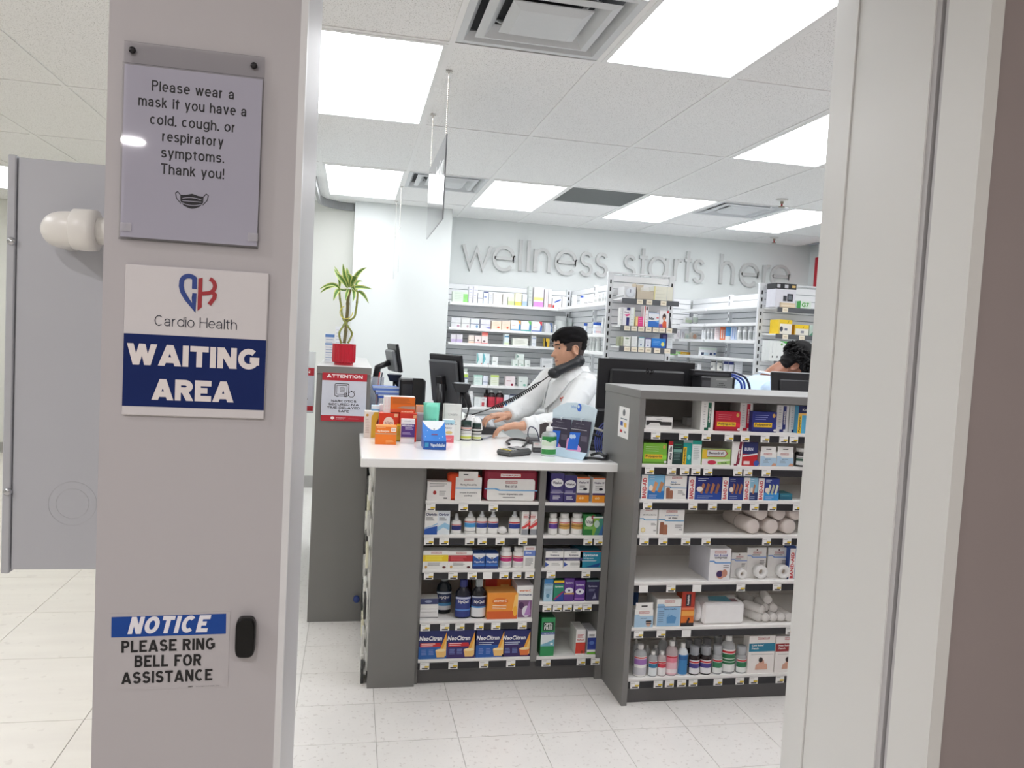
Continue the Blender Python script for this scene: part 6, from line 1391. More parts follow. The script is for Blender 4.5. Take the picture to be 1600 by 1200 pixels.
B = Back(BZ[1], 7.575, 'second shelf of back wall', gb, 0, BZ[0]-.03)
for X0, X1, yt, col, G, lab in (
    (120, 240, 530, (232, 234, 236), [('b', .42, .47, (110, 116, 130)), ('e', .75, .15, .14, .12, (190, 150, 170))], 'white carton with dark print line at the far end'),
    (245, 355, 535, (230, 232, 230), [('b', .42, .46, (170, 170, 180)), ('e', .75, .15, .12, .12, (200, 170, 180))], 'white carton, second from the wall column'),
    (362, 470, 545, (228, 234, 242), [('b', .42, .48, (90, 100, 130)), ('e', .75, .2, .14, .14, (120, 160, 200))], 'white carton with blue dot'),
    (488, 610, 555, (230, 230, 240), [('b', .42, .48, (110, 110, 150)), ('p', [(.5, .1), (1, .3), (1, 0)], (150, 150, 200))], 'white carton with lilac corner'),
    (625, 748, 570, (244, 226, 206), [('e', .7, .25, .14, .12, (226, 110, 80))]+lines((236, 200, 170)), 'cream carton with orange dot, inner one'),
    (752, 860, 575, (242, 226, 208), [('e', .68, .25, .14, .12, (226, 110, 80))]+lines((236, 200, 170)), 'cream carton with orange dot, beside the swirl cartons'),
    (866, 988, 565, (238, 240, 240), [('p', [(.7, 1), (1, 1), (1, .6), (.86, .7)], (240, 160, 60)), ('p', [(.86, .7), (1, .6), (1, .0), (.8, .0)], (60, 140, 200)), ('b', 0, .12, (90, 150, 190)), ('l', .3, .5, .4, .1, 1, (236, 150, 110))], 'white swirl carton with orange corner'),
    (992, 1118, 575, (238, 240, 240), [('p', [(.7, 1), (1, 1), (1, .6), (.86, .7)], (110, 200, 100)), ('p', [(.86, .7), (1, .6), (1, .0), (.8, .0)], (60, 140, 190)), ('b', 0, .12, (60, 160, 160))], 'white swirl carton with green corner'),
    (1126, 1255, 580, (238, 240, 240), [('p', [(.7, 1), (1, 1), (1, .6), (.86, .7)], (220, 70, 80)), ('p', [(.86, .7), (1, .6), (1, .0), (.8, .0)], (70, 110, 190)), ('b', 0, .12, (110, 130, 190)), ('l', .35, .4, .4, .04, 1, (220, 100, 100))], 'white swirl carton with red corner'),
    (1300, 1390, 600, (232, 234, 238), [('p', [(.5, 1), (.9, 1), (1, 0), (.7, 0), (.8, .5)], (110, 130, 170))], 'white carton with grey-blue swoosh near the jars')):
    B.box(Z5(X0), Z5(X1), Yz(yt), col, G, lab, d=.08)
B.bottle(Z5(1440), Z5(1590), Yz(512), 'jar', (228, 232, 230), (234, 236, 236), [], 'large white plastic jar in the shelf corner', back=.12)
B.bottle(Z5(1395), Z5(1440), Yz(625), 'pill', (232, 234, 234), (236, 236, 236), [(.2, .6, (220, 222, 222))], 'small white bottle beside the large jar')
B.bottle(Z5(1592), Z5(1672), Yz(534), 'jar', (220, 226, 224), (228, 232, 232), [], 'second large white jar behind the pharmacist', back=.14)
B = Back(BZ[2], 7.575, 'third shelf of back wall', gb, 0, BZ[1]-.03)
for X0, X1, yt, col, G, lab in (
    (120, 180, 738, (234, 230, 234), [('b', 0, .4, (206, 190, 222))], 'white carton with lilac base at the column'),
    (186, 262, 740, (234, 230, 236), [('b', 0, .4, (206, 190, 226))]+lines(), 'wider white carton with lilac base'),
    (340, 408, 750, (242, 232, 222), [('b', .3, .36, (120, 110, 110)), ('b', 0, .16, (240, 200, 170))], 'cream carton standing alone'),
    (415, 500, 757, (240, 228, 224), [('e', .5, .4, .16, .1, (120, 90, 100)), ('b', 0, .14, (236, 180, 180))], 'pinkish carton left of the red-topped one'),
    (503, 580, 714, (240, 232, 228), [('b', .66, 1, (236, 120, 110)), ('b', .7, .74, (250, 220, 210)), ('e', .4, .2, .2, .08, (130, 100, 110)), ('b', 0, .06, (226, 110, 110))], 'white carton with red top'),
    (786, 842, 735, (226, 238, 238), [('b', .7, .82, (90, 150, 190)), ('b', .0, .2, (214, 230, 190))], 'narrow white carton with teal stripe'),
    (888, 1082, 790, (232, 234, 224), [('l', .5, .8, .8, .5, 5, (170, 176, 160))], 'wide flat white carton with grey print'),
    (1130, 1182, 755, (230, 234, 238), [('b', .7, .78, (120, 140, 180)), ('b', .2, .26, (180, 190, 210))], 'narrow white carton right of the wide one'),
    (1290, 1348, 790, (226, 188, 60), [('p', [(0, 0), (.5, 0), (.5, .5), (.2, .7), (.2, 1), (0, 1)], (50, 46, 40))], 'yellow and black carton beside the pharmacist')):
    B.box(Z5(X0), Z5(X1), Yz(yt), col, G, lab, d=.08)
B = Back(BZ[3], 7.575, 'fourth shelf of back wall', gb, 0, BZ[2]-.03)
for X0, X1, yt, col, G, lab in (
    (446, 514, 95, (226, 238, 238), [('p', [(0, 0), (.3, .4), (.1, 1), (0, 1)], (120, 190, 190)), ('e', .8, .06, .1, .05, RED)], 'white carton with teal curve, first of two'),
    (520, 600, 100, (226, 238, 240), [('p', [(0, 0), (.4, .5), (.1, 1), (0, 1)], (110, 190, 200)), ('e', .8, .06, .1, .05, RED)], 'white carton with teal curve, second of two'),
    (635, 704, 138, (234, 238, 236), [('r', .1, .4, .6, .46, (130, 140, 140))], 'plain white carton right of the teal-curved pair'),
    (890, 955, 175, (228, 238, 232), [('e', .7, .2, .2, .08, (130, 170, 150))], 'white carton with green dot, front left of stack'),
    (960, 1028, 180, (230, 238, 232), [('r', .1, .4, .6, .46, (150, 170, 160)), ('e', .7, .2, .2, .08, (130, 170, 150))], 'white carton with green dot, under the stacked one'),
    (1040, 1108, 182, (232, 238, 234), [('e', .6, .3, .2, .08, (150, 170, 160))], 'white carton with green dot, right of the stack'),
    (1255, 1390, 158, (232, 234, 236), [('l', .5, .8, .8, .4, 4, (150, 156, 160)), ('e', .2, .1, .06, .08, BLK)], 'wide white printed carton behind the telephone handset')):
    B.box(Z5(X0), Z5(X1), Y6(yt), col, G, lab, d=.08)
B.box(Z5(935), Z5(1030), Y6(105), (226, 236, 230), [('p', [(0, .3), (.4, .5), (0, 1)], (130, 160, 150))], 'white carton stacked on the green-dotted ones', d=.08, lift=atY(Z5(990), Y6(180), 7.579).z-BZ[3]+.001)
B = Back(BZ[4], 7.575, 'fifth shelf of back wall', gb, 0, BZ[3]-.03)
B.bottle(Z5(128), Z5(180), Y6(315), 'pill', (234, 236, 236), (236, 236, 236), [(.1, .6, (226, 230, 232))], 'white bottle beside the till monitor edge')
B.bottle(Z5(245), Z5(332), Y6(288), 'pill', (234, 236, 236), (222, 232, 222), [(.1, .64, (226, 230, 236)), (.44, .64, (190, 220, 100)), (.36, .42, (60, 80, 140))], 'white bottle with lime label above the scanner')
for X0, X1, yt, col, G, lab in (
    (405, 508, 370, (222, 238, 232), [('b', .85, 1, (170, 220, 204))]+lines((160, 200, 190)), 'white carton with mint top'),
    (520, 578, 380, (228, 232, 242), [('b', .3, .36, (120, 140, 180))], 'narrow white carton with blue line'),
    (612, 716, 370, (232, 238, 220), [('b', .8, 1, (196, 220, 120))]+lines((200, 210, 160)), 'white carton with lime top'),
    (800, 918, 385, (240, 228, 230), [('r', .1, .5, .6, .56, (190, 90, 110)), ('e', .7, .14, .14, .12, (150, 30, 60))], 'white carton with crimson dot'),
    (962, 1078, 392, (230, 238, 234), [('r', .1, .5, .4, .56, (110, 150, 140)), ('e', .65, .16, .16, .12, (140, 200, 180))], 'white carton with mint dot'),
    (1150, 1226, 425, (230, 232, 242), [('b', 0, .2, (70, 90, 190)), ('p', [(.2, .5), (.8, .6), (.5, .3)], (110, 130, 210))], 'white carton with blue base behind the cord')):
    B.box(Z5(X0), Z5(X1), Y6(yt), col, G, lab, d=.08)
B = Back(BZ[5], 7.575, 'sixth shelf of back wall', gb, 0, BZ[4]-.03)
B.bottle(Z5(328), Z5(396), Y6(568), 'pill', (236, 238, 238), (238, 238, 238), [(.1, .62, (228, 230, 232))], 'white bottle left of the dark red-labelled ones')
B.box(Z5(410), Z5(488), Y6(645), (232, 236, 236), [('l', .5, .8, .7, .6, 5, (190, 200, 200))], 'white carton, first left of the dark bottles', d=.08)
B.box(Z5(490), Z5(562), Y6(650), (236, 232, 232), [('r', .15, .1, .6, .5, (200, 80, 90)), ('l', .5, .85, .6, .1, 2, GRY)], 'white carton with red square beside the dark bottles', d=.08)
B.bottle(Z5(575), Z5(672), Y6(556), 'flask', (44, 26, 28), (200, 200, 200), [(.03, .6, (206, 66, 84)), (.12, .4, (190, 50, 70))], 'dark bottle with red label, left of the pair')
B.bottle(Z5(676), Z5(774), Y6(560), 'flask', (44, 26, 28), (190, 190, 190), [(.03, .6, (210, 72, 88)), (.12, .4, (192, 52, 72))], 'dark bottle with red label, right of the pair')
B.bottle(Z5(548), Z5(615), Y6(560), 'flask', (40, 26, 30), (40, 36, 40), [(.03, .6, (190, 60, 76))], 'dark bottle with black cap behind the red-labelled pair', back=.14)
B.box(Z5(780), Z5(842), Y6(618), (230, 236, 244), [('p', [(.3, 0), (.8, 0), (.6, .6), (.2, .4)], (90, 150, 210))], 'white and blue carton right of the dark bottles', d=.08)
B.box(Z5(850), Z5(938), Y6(610), (214, 224, 232), [('b', .46, .52, (60, 70, 100)), ('b', .9, 1, (60, 66, 90))], 'pale blue carton with dark lines under the cord', d=.08)
B.box(Z5(1020), Z5(1160), Y6(712), (226, 232, 230), [('b', .3, .4, (200, 214, 206))], 'flat pale carton behind the forearm', d=.1)
# ---- bottles on the gondola's left face
def side_item(px0, px1, pyb, X, z, h, kind, body, cap, bands, label, grp, r=None):
    p = atX(.5*(px0+px1), pyb, X); q_ = atX(px1, pyb, X); r0 = atX(px0, pyb, X)
    Y = p.y; dist = (Vector((X, Y, z))-EYE).length
    r = r or .5*(px1-px0)/FPX*dist
    o = bottle(kind, r, h, body, cap, bands, seg=14) if kind != 'box' else carton_mesh(r*2, r*1.4, h, body, bands).build('medicine_carton')
    o.location = (X+max(r, .02), Y, z+.0003); tag(o, label, 'bottle' if kind != 'box' else 'box', grp)
    if kind == 'box': o.rotation_euler = (0, 0, -.5)
    return o
zx = lambda X: 860+X/8.573
gw = 'stock on the left side of the nearer gondola'
Wt = (234, 236, 236)
X1 = 1.985
for k, (a, c, h, kd, bd, cp, bn, lab) in enumerate((
    (255, 320, .1, 'jar', Wt, Wt, [], 'stout white jar at the inner corner'), (365, 418, .085, 'pill', Wt, (50, 90, 190), [(.1, .6, (226, 228, 230))], 'white bottle with blue lid'),
    (425, 470, .05, 'box', (238, 238, 238), None, [('b', .3, .4, GRY)], 'low white carton after the blue-lidded bottle'), (480, 540, .05, 'box', (236, 236, 236), None, [('b', .3, .4, GRY)], 'second low white carton'),
    (548, 600, .07, 'pill', Wt, Wt, [(.2, .5, (206, 208, 206))], 'first of five white bottles from the inner end'), (608, 652, .075, 'pill', Wt, Wt, [(.2, .5, (190, 192, 190))], 'second of five white bottles from the inner end'),
    (658, 700, .08, 'pill', Wt, Wt, [(.2, .5, (206, 208, 206))], 'third of five white bottles from the inner end'), (704, 748, .07, 'pill', Wt, Wt, [(.2, .5, (196, 198, 196))], 'fourth of five white bottles from the inner end'), (757, 802, .08, 'pill', Wt, Wt, [(.2, .5, (180, 182, 180))], 'fifth white bottle, at the gondola end'))):
    side_item(zx(a), zx(c), 470+k*-.8, X1, WZ1[0], h, kd, bd, cp, bn, lab+', top shelf of gondola side', gw)
for k, (a, c, h, kd, bd, cp, bn, lab) in enumerate((
    (412, 462, .1, 'jar', Wt, (46, 90, 180), [(.1, .6, (214, 220, 228))], 'white tub with blue lid'), (490, 640, .105, 'jar', Wt, (44, 92, 190), [(.1, .66, (216, 222, 230)), (.1, .3, (190, 198, 214))], 'wide white tub with blue lid'),
    (568, 640, .06, 'box', (238, 232, 234), None, [('b', .2, .4, (226, 190, 196))], 'low pinkish carton before the wide tub'),
    (645, 690, .14, 'pill', Wt, Wt, [(.1, .6, (222, 226, 228))], 'white bottle beside the wide blue-lidded tub'), (688, 735, .15, 'pill', Wt, Wt, [(.1, .6, (216, 220, 222))], 'taller white bottle near the upright'), (735, 788, .21, 'pill', Wt, Wt, [(.1, .6, (222, 226, 228))], 'tallest white bottle at the gondola upright'))):
    side_item(zx(a), zx(c), 522, X1+(.06 if 'low' not in lab else 0), WZ1[1], h, kd, bd, cp, bn, lab+', second shelf of gondola side', gw)
for k, (a, c, h) in enumerate(((490, 525, .12), (522, 570, .115), (570, 640, .12), (660, 705, .11), (722, 770, .11))):
    side_item(zx(a), zx(c), 551, X1+.03, WZ1[2], h, 'pill', (228, 232, 230), Wt, [(.12, .6, (208, 212, 210))], 'white bottle number %s from the pharmacist, third shelf of gondola side' % ('one', 'two', 'three', 'four', 'five')[k], gw)
# second gondola's left face
zy = lambda X: 1040+X/10
gw2 = 'stock on the left side of the farther gondola'
X2 = 3.3
def side2(lst, z, py, where):
    for (a, c, h, kd, bd, cp, bn, lab) in lst: side_item(zy(a), zy(c), py, X2, z, min(h, .118), kd, bd, cp, bn, lab+', '+where, gw2)
side2(((390, 655, .085, 'box', (236, 238, 240), None, [('b', .7, .95, (226, 236, 226)), ('r', .15, .1, .3, .4, (50, 60, 90)), ('r', .62, .1, .76, .4, (50, 60, 100)), ('r', .84, .2, .96, .4, (60, 90, 150)), ('r', .3, .1, .55, .4, (210, 226, 236))], 'wide white carton with small dark pictures'),), WZ2[3], 559, 'fourth shelf of farther gondola')
side2(((525, 585, .118, 'pill', Wt, Wt, [(.1, .6, (222, 226, 228))], 'large white bottle, first of the row'), (560, 605, .1, 'pill', Wt, Wt, [(.1, .6, (216, 220, 222))], 'first white bottle after the large one'), (610, 660, .1, 'pill', Wt, Wt, [(.1, .6, (190, 194, 196))], 'second white bottle after the large one'), (665, 715, .1, 'pill', Wt, Wt, [(.1, .6, (206, 210, 212))], 'third white bottle after the large one'),
       (725, 800, .12, 'box', (236, 232, 234), None, [('l', .5, .8, .7, .5, 4, (210, 170, 180))], 'pinkish white carton left of the orange one'), (808, 888, .13, 'box', (236, 120, 66), None, [('r', .2, .1, .4, .8, WHT), ('r', .6, .1, .8, .8, WHT)], 'orange carton with white stripes'),
       (895, 970, .13, 'box', (96, 170, 226), None, [('b', 0, .3, WHT)], 'sky blue carton'), (975, 1062, .12, 'box', (214, 226, 246), None, [('r', .2, .1, .3, .9, (130, 160, 220)), ('r', .6, .1, .7, .9, (130, 160, 220))], 'pale blue striped carton'),
       (1080, 1160, .13, 'pill', Wt, Wt, [(.1, .6, (190, 194, 192))], 'first of four stout white bottles'), (1168, 1245, .13, 'pill', Wt, Wt, [(.1, .6, (184, 188, 188))], 'second of four stout white bottles'), (1255, 1325, .13, 'pill', Wt, Wt, [(.1, .6, (176, 180, 180))], 'third of four stout white bottles'), (1330, 1375, .17, 'pill', Wt, Wt, [(.1, .6, (206, 212, 210))], 'tallest of four stout white bottles'),
       (1378, 1450, .1, 'box', (214, 208, 238), None, [('p', [(.1, .1), (.9, .1), (.9, .6), (.5, .95), (.1, .6)], (170, 160, 214)), ('p', [(.2, .2), (.8, .2), (.8, .55), (.5, .8), (.2, .55)], WHT)], 'lilac house-shaped carton at the upright')), WZ2[2], 531, 'third shelf of farther gondola')
gw3 = 'stock in the inner corner bay'
B = Back(1.60, 7.575, 'inner corner bay', gw3, 0, 1.75)
for a, c, yt, col, lab in ((170, 225, 515, (232, 230, 232), 'narrow white carton, first on the middle shelf'), (240, 300, 515, (230, 230, 234), 'narrow white carton, second on the middle shelf'), (305, 375, 521, (232, 236, 226), 'small carton with lime wave on the middle shelf'), (405, 505, 520, (238, 234, 230), 'small carton with orange wave on the middle shelf')):
    B.box(zy(a), zy(c), yt, col, [('e', .5, .5, .3, .3, (206, 222, 214) if 'lime' in lab else (240, 190, 160) if 'orange' in lab else (206, 200, 206))], lab, d=.06)
B = Back(1.78, 7.575, 'inner corner bay', gw3, 0)
B.box(zy(310), zy(415), 495.5, (236, 238, 236), [('b', 0, .5, (214, 228, 200)), ('r', .1, .6, .6, .7, (220, 210, 100))], 'white and green carton on the upper shelf', d=.06)
B.bottle(zy(425), zy(505), 491, 'pill', Wt, Wt, [(.1, .6, (216, 226, 214))], 'white bottle on the upper shelf')
B.box(zy(380), zy(555), 488, (96, 98, 104), [('r', .05, .1, .9, .9, (150, 152, 156))], 'grey flat folder leaning on the upper shelf', d=.02, back=.12, name='folder', cat='folder')
B = Back(1.44, 7.575, 'inner corner bay', gw3, 0, 1.57)
B.box(zy(110), zy(235), 549.5, (140, 200, 120), [('e', .5, .5, .3, .3, (210, 230, 190))], 'low green carton on the lower shelf', d=.07)
B.box(zy(238), zy(385), 550, (240, 186, 50), [('r', .1, .3, .6, .6, (246, 220, 130)), ('r', .8, 0, 1, 1, (226, 160, 30))], 'low yellow carton on the lower shelf', d=.07)
zv = lambda X: 1050+X/6.667
for k, (a, c, h, col, G, lab) in enumerate(((242, 282, .06, (236, 236, 236), [], 'tiny white carton'), (380, 428, .14, (238, 238, 232), [('b', .8, .9, (60, 60, 60)), ('r', .1, .3, .4, .5, GRY)], 'white carton with dark top line, first'), (444, 492, .13, (238, 238, 228), [('b', .8, .9, (60, 60, 60)), ('r', .5, .3, .9, .5, GRY)], 'white carton with dark top line, second'), (514, 560, .14, (234, 236, 240), [('b', .72, .95, (60, 70, 130))], 'white carton with navy top, first'), (566, 614, .13, (236, 236, 240), [('b', .72, .95, (60, 70, 140))], 'white carton with navy top, second'), (618, 692, .13, (226, 228, 232), lines(), 'pale plain carton at the row end'))):
    side_item(zv(a), zv(c), 579, X2, WZ2[4], min(h, .108), 'box', col, None, G, lab+', lowest visible shelf of farther gondola', gw2)
# ---- end-cap goods
ge = 'goods on the gondola ends'
ze = lambda X: 940+X/8.573
yz_ = lambda v: 420+v/8.573
E_ = Back(EZ[0][0], YE-.205, 'top shelf of nearer gondola end', ge, 0)
E_.box(ze(700), ze(955), yz_(240), (232, 230, 214), [('r', 0, 0, .06, 1, (230, 220, 150)), ('l', .4, .7, .6, .5, 3, (206, 206, 190)), ('r', .68, 0, .7, 1, (200, 206, 200))], 'white carton with yellow edge', d=.12, side=(226, 228, 222))
x, w, h, Y = E_.span(ze(480), ze(700), yz_(205))
t = thing('open_carton', 'open beige cardboard carton with flaps up, top shelf of nearer gondola end', 'box', (x, Y, E_.z), ge)
BE = M((206, 194, 174), .7, name='beige_card')
MB().box(-w/2, w/2, 0, .004, .0004, h*.55, BE).box(-w/2, w/2, .1, .104, .0004, h*.55, BE).box(-w/2, -w/2+.004, .004, .1, .0004, h*.6, BE).box(w/2-.004, w/2, .004, .1, .0004, h*.6, BE).box(-w/2+.004, w/2-.004, .004, .1, .0004, .004, BE).build('body', t, local=True)
MB().add([(-w/2, .002, h*.6), (-w/2, .1, h*.6), (-w/2-.015, .1, h), (-w/2-.015, .002, h)], [(0, 1, 2, 3)], BE).build('flap', t, local=True)
MB().add([(-w/2, .104, h*.55), (w*.1, .104, h*.55), (w*.2, .12, h*1.02), (-w/2, .12, h*1.02)], [(0, 1, 2, 3)], BE).build('flap', t, local=True)
o = MB().box(-w*.1, w*.3, .02, .08, .0045, h*.8, M(WHT)).rect(-w*.08, w*.28, h*.4, h*.44, .0195, M((220, 210, 200))).build('medicine_carton'); o.location = (x, Y, E_.z); tag(o, 'white carton standing inside the open beige carton', 'box', ge)
x, w, h, Y = E_.span(ze(300), ze(480), yz_(235))
t = thing('gauge_box', 'white box tilted with a round dial-like cap, top shelf of nearer gondola end', 'box', (x, Y, E_.z), ge)
b = MB().box(-w*.45, w*.45, 0.01, .16, .0005, h, M((222, 222, 224), .5), .004); b.build('body', t, local=True)
MB().lathe([(w*.36, 0), (w*.36, .004), (w*.28, .006), (0, .006)], M((226, 230, 236), .3), 20).xform(Matrix.Translation((0, .0095, h*.5)) @ Matrix.Rotation(PI/2, 4, 'X')).build('dial', t, local=True)
b = MB().poly([(-w*.03, h*.48), (w*.02, h*.5), (w*.02, h*.75), (-w*.02, h*.75)], .003, M((70, 74, 100))); b.build('pointer', t, local=True)
MB().tube([(-w*.4, .02, h*.2), (-w*.9, .05, h*.12)], .008, M((210, 212, 214), .4)).build('probe', t, local=True)
E_ = Back(EZ[1][0], YE-.205, 'second shelf of nearer gondola end', ge, 0, EZ[0][0]-.045)
for X0, X1, yt, col, G, lab, d in (
    (248, 276, 520, (232, 232, 230), lines(), 'thin white carton at the left upright', .05),
    (282, 384, 518, (236, 234, 236), [('r', .5, 0, .9, .45, (40, 44, 110)), ('r', .5, .84, .95, 1, (50, 50, 110)), ('t', 'Nore', .5, .74, .6, .09, (110, 60, 110), .03), ('p', [(.2, .6), (.9, .66), (.9, .56), (.5, .5)], (226, 90, 150))], 'white and navy carton with pink swoosh', .06),
    (386, 444, 518, (232, 236, 234), [('r', .8, 0, 1, 1, (216, 220, 190)), ('l', .4, .6, .5, .4, 4, (200, 206, 200))], 'pale carton beside the pink one', .06),
    (450, 486, 640, (226, 190, 120), [('r', .3, .1, .7, .9, (240, 220, 170))], 'small tan carton', .05),
    (474, 556, 640, (226, 70, 140), [('l', .6, .8, .6, .4, 3, (246, 190, 220)), ('r', .0, .0, .14, 1, (240, 200, 110))], 'hot pink carton', .06),
    (560, 624, 500, (240, 236, 234), [('r', .2, .0, .36, 1, (200, 60, 60)), ('r', .5, .8, .8, .97, (60, 40, 50)), ('l', .7, .6, .4, .5, 5, (220, 180, 180))], 'tall white carton with red stripe', .06),
    (626, 770, 590, (236, 238, 242), [('b', 0, .42, (54, 116, 200)), ('t', 'Nix', .3, .6, .5, .2, (40, 44, 60), .05), ('r', .74, .62, .96, .7, (220, 110, 110)), ('p', [(.6, .42), (1, .5), (1, .3)], (110, 170, 230)), ('b', .94, 1, (180, 200, 230))], 'white and blue lice treatment carton', .06),
    (774, 902, 560, (238, 234, 236), [('e', .5, .62, .2, .2, (70, 40, 40)), ('e', .5, .52, .13, .12, (226, 170, 140)), ('p', [(.3, 0), (.8, 0), (.75, .35), (.5, .42), (.35, .3)], (226, 100, 60)), ('p', [(0, 0), (.4, 0), (.3, .22), (0, .2)], (140, 80, 160)), ('r', .75, .85, .95, 1, (206, 60, 70))], 'carton with a smiling child picture', .06)):
    E_.box(ze(X0), ze(X1), yz_(yt), col, G, lab, d=d)
x, w, h, Y = E_.span(ze(902), ze(944), yz_(560))
o = MB().add([(-w/2, 0, .0004), (w/2, 0, .0004), (w/2, .06, .0004), (-w/2, .06, .0004), (-w*.4, .02, h), (-w*.2, .02, h), (-w*.2, .05, h), (-w*.4, .05, h)], [(0, 3, 2, 1), (4, 5, 6, 7), (0, 1, 5, 4), (1, 2, 6, 5), (2, 3, 7, 6), (3, 0, 4, 7)], M((70, 72, 78), .4)).build('wedge_pack'); o.location = (x, Y, E_.z)
tag(o, 'dark grey wedge-shaped pack, second shelf of nearer gondola end', 'pack', ge)
E_ = Back(EZ[2][0], YE-.205, 'third shelf of nearer gondola end', ge, 0, EZ[1][0]-.045)
for X0, X1, yt, col, G, lab, d in (
    (228, 250, 912, (150, 156, 130), lines((120, 130, 100)), 'thin olive carton, first', .06), (254, 286, 908, (176, 180, 150), lines((130, 140, 110)), 'thin olive carton, second', .06),
    (292, 386, 912, (236, 238, 230), [('e', .5, .84, .3, .08, (120, 140, 110)), ('l', .5, .6, .6, .3, 4, (190, 200, 180))], 'white carton with olive oval', .06),
    (400, 476, 905, (228, 230, 228), lines((206, 206, 206)), 'plain white carton mid shelf', .06),
    (488, 570, 915, (226, 232, 234), [('b', .9, 1, (110, 170, 180)), ('r', .0, 0, .06, 1, (60, 60, 90)), ('l', .5, .7, .6, .3, 4, (180, 190, 200)), ('e', .5, .22, .16, .08, (90, 110, 160))], 'white bag-shaped carton with teal top', .06),
    (582, 662, 930, (228, 230, 238), [('b', .9, 1, (90, 80, 140)), ('r', .0, 0, .06, 1, (60, 60, 110)), ('l', .5, .7, .6, .3, 4, (180, 184, 206)), ('e', .5, .22, .16, .08, (90, 100, 160))], 'white bag-shaped carton with violet top', .06),
    (668, 858, 935, (40, 130, 214), [('l', .35, .7, .5, .3, 3, (170, 210, 240)), ('e', .8, .42, .12, .22, (226, 220, 120)), ('b', .0, .2, (30, 100, 190))], 'wide bright blue carton', .06)):
    E_.box(ze(X0), ze(X1), yz_(yt), col, G, lab, d=d)
E_.box(ze(806), ze(874), yz_(838), (66, 60, 110), [('r', .2, .5, .8, .9, (110, 106, 150))], 'tall navy carton behind the bright blue one', d=.05, back=.07)
E_.box(ze(876), ze(950), yz_(838), (222, 226, 226), lines((190, 196, 196)), 'tall white carton at the right upright', d=.05, back=.07)
zf = lambda X: 1050+X/6.667
yf = lambda v: 440+v/6.667
E_ = Back(FZ[0][0], YE-.205, 'top shelf of farther gondola end', ge, 0)
bx = E_.box(zf(1075), zf(1290), yf(80), (226, 226, 234), [('r', .38, .34, .56, .64, (54, 56, 64)), ('r', .58, .34, .86, .76, (40, 42, 50)), ('r', .63, .44, .8, .68, (110, 116, 126)), ('b', .96, 1, (236, 236, 240))], 'white device box with black gadget picture', d=.14, side=(216, 216, 224))
x, w, h, Y = E_.span(zf(1075), zf(1290), yf(80), .004)
o = carton_mesh(w, .14, .045, (40, 40, 44), [('r', .05, .2, .2, .8, (200, 200, 206)), ('r', .42, .2, .6, .8, (200, 200, 206)), ('r', .78, .3, .96, .7, (214, 180, 110))]).build('gadget_box'); o.location = (x, Y, E_.z+h+.001); tag(o, 'flat black box lying on the white device box, farther gondola end', 'box', ge)
E_.box(zf(1135), zf(1285), yf(222), (226, 206, 176), [('b', .3, .5, (240, 226, 206))], 'low tan carton in front of the white device box', d=.02, back=-.018)
E_.box(zf(1295), zf(1452), yf(202), (226, 236, 226), [('t', 'G7', .6, .5, .5, .6, (90, 170, 80), .04), ('p', [(.02, .05), (.28, .0), (.28, 1), (.02, .9)], (70, 160, 80))], 'white and green sensor box', d=.06)
E_ = Back(FZ[1][0], YE-.205, 'second shelf of farther gondola end', ge, 0, FZ[0][0]-.045)
YL = (240, 204, 40)
E_.box(zf(1112), zf(1250), yf(398), (240, 236, 226), [('b', .72, 1, YL), ('r', 0, 0, .08, .8, YL), ('p', [(.62, .7), (.7, .8), (.78, .96), (.68, .84)], (90, 90, 30)), ('e', .2, .36, .12, .18, (70, 74, 90)), ('r', .44, .26, .66, .42, (130, 134, 150))], 'larger yellow and white test strip box', d=.14, side=YL)
E_.box(zf(1278), zf(1425), yf(452), (238, 234, 222), [('b', .62, 1, YL), ('r', 0, 0, .06, 1, YL), ('p', [(.54, .66), (.6, .72), (.68, .94), (.6, .8)], (90, 90, 30)), ('r', .42, .2, .66, .44, (150, 150, 160))], 'smaller yellow and white test strip box', d=.12, side=(210, 160, 30))
E_.box(zf(1430), zf(1490), yf(455), (190, 206, 196), [('p', [(0, 0), (1, .6), (1, 0)], (90, 150, 120))], 'pale grey-green carton beside the jamb', d=.1)
E_ = Back(FZ[2][0], YE-.205, 'third shelf of farther gondola end', ge, 0, FZ[1][0]-.045)
E_.box(zf(1015), zf(1240), yf(620), (230, 234, 232), [('p', [(.45, 1), (1, 1), (1, .6), (.8, .86)], (80, 180, 80)), ('e', .55, .84, .05, .06, (110, 170, 90)), ('r', .12, .4, .14, .9, (190, 196, 196)), ('r', .12, .16, .17, .26, (90, 96, 96)), ('r', .34, .16, .39, .26, (90, 96, 96)), ('r', .3, 0, .305, 1, (206, 210, 210))], 'large white carton with green corner behind the curly head', d=.12)

# ---- raised wall lettering: strokes drawn as ribbons
SIGNM = M((196, 197, 196), .4, 0.0, name='brushed_sign_grey')
GL = {
 'w': [[(0, 1), (.27, 0), (.5, .86), (.73, 0), (1, 1)]],
 'e': [[(.04, .52), (.97, .52)]+arc(.5, .5, .47, .5, 2, 318, 30)],
 'l': [[(.5, 0), (.5, 1.38)]],
 'n': [[(.06, 0), (.06, 1)], [(.06, .55)]+arc(.5, .56, .44, .44, 170, 0, 14)+[(.94, 0)]],
 's': [arc(.5, .74, .38, .25, 20, 270, 14)+arc(.5, .25, .42, .24, 90, -160, 14)],
 't': [[(.5, 0), (.5, 1.38)], [(.1, .98), (.95, .98)]],
 'a': [arc(.46, .5, .45, .5, 0, 360, 30), [(.94, 1), (.94, 0)]],
 'r': [[(.1, 0), (.1, 1)], [(.1, .5)]+arc(.72, .5, .62, .46, 165, 70, 8)],
 'h': [[(.06, 0), (.06, 1.38)], [(.06, .55)]+arc(.5, .56, .44, .44, 170, 0, 14)+[(.94, 0)]]}
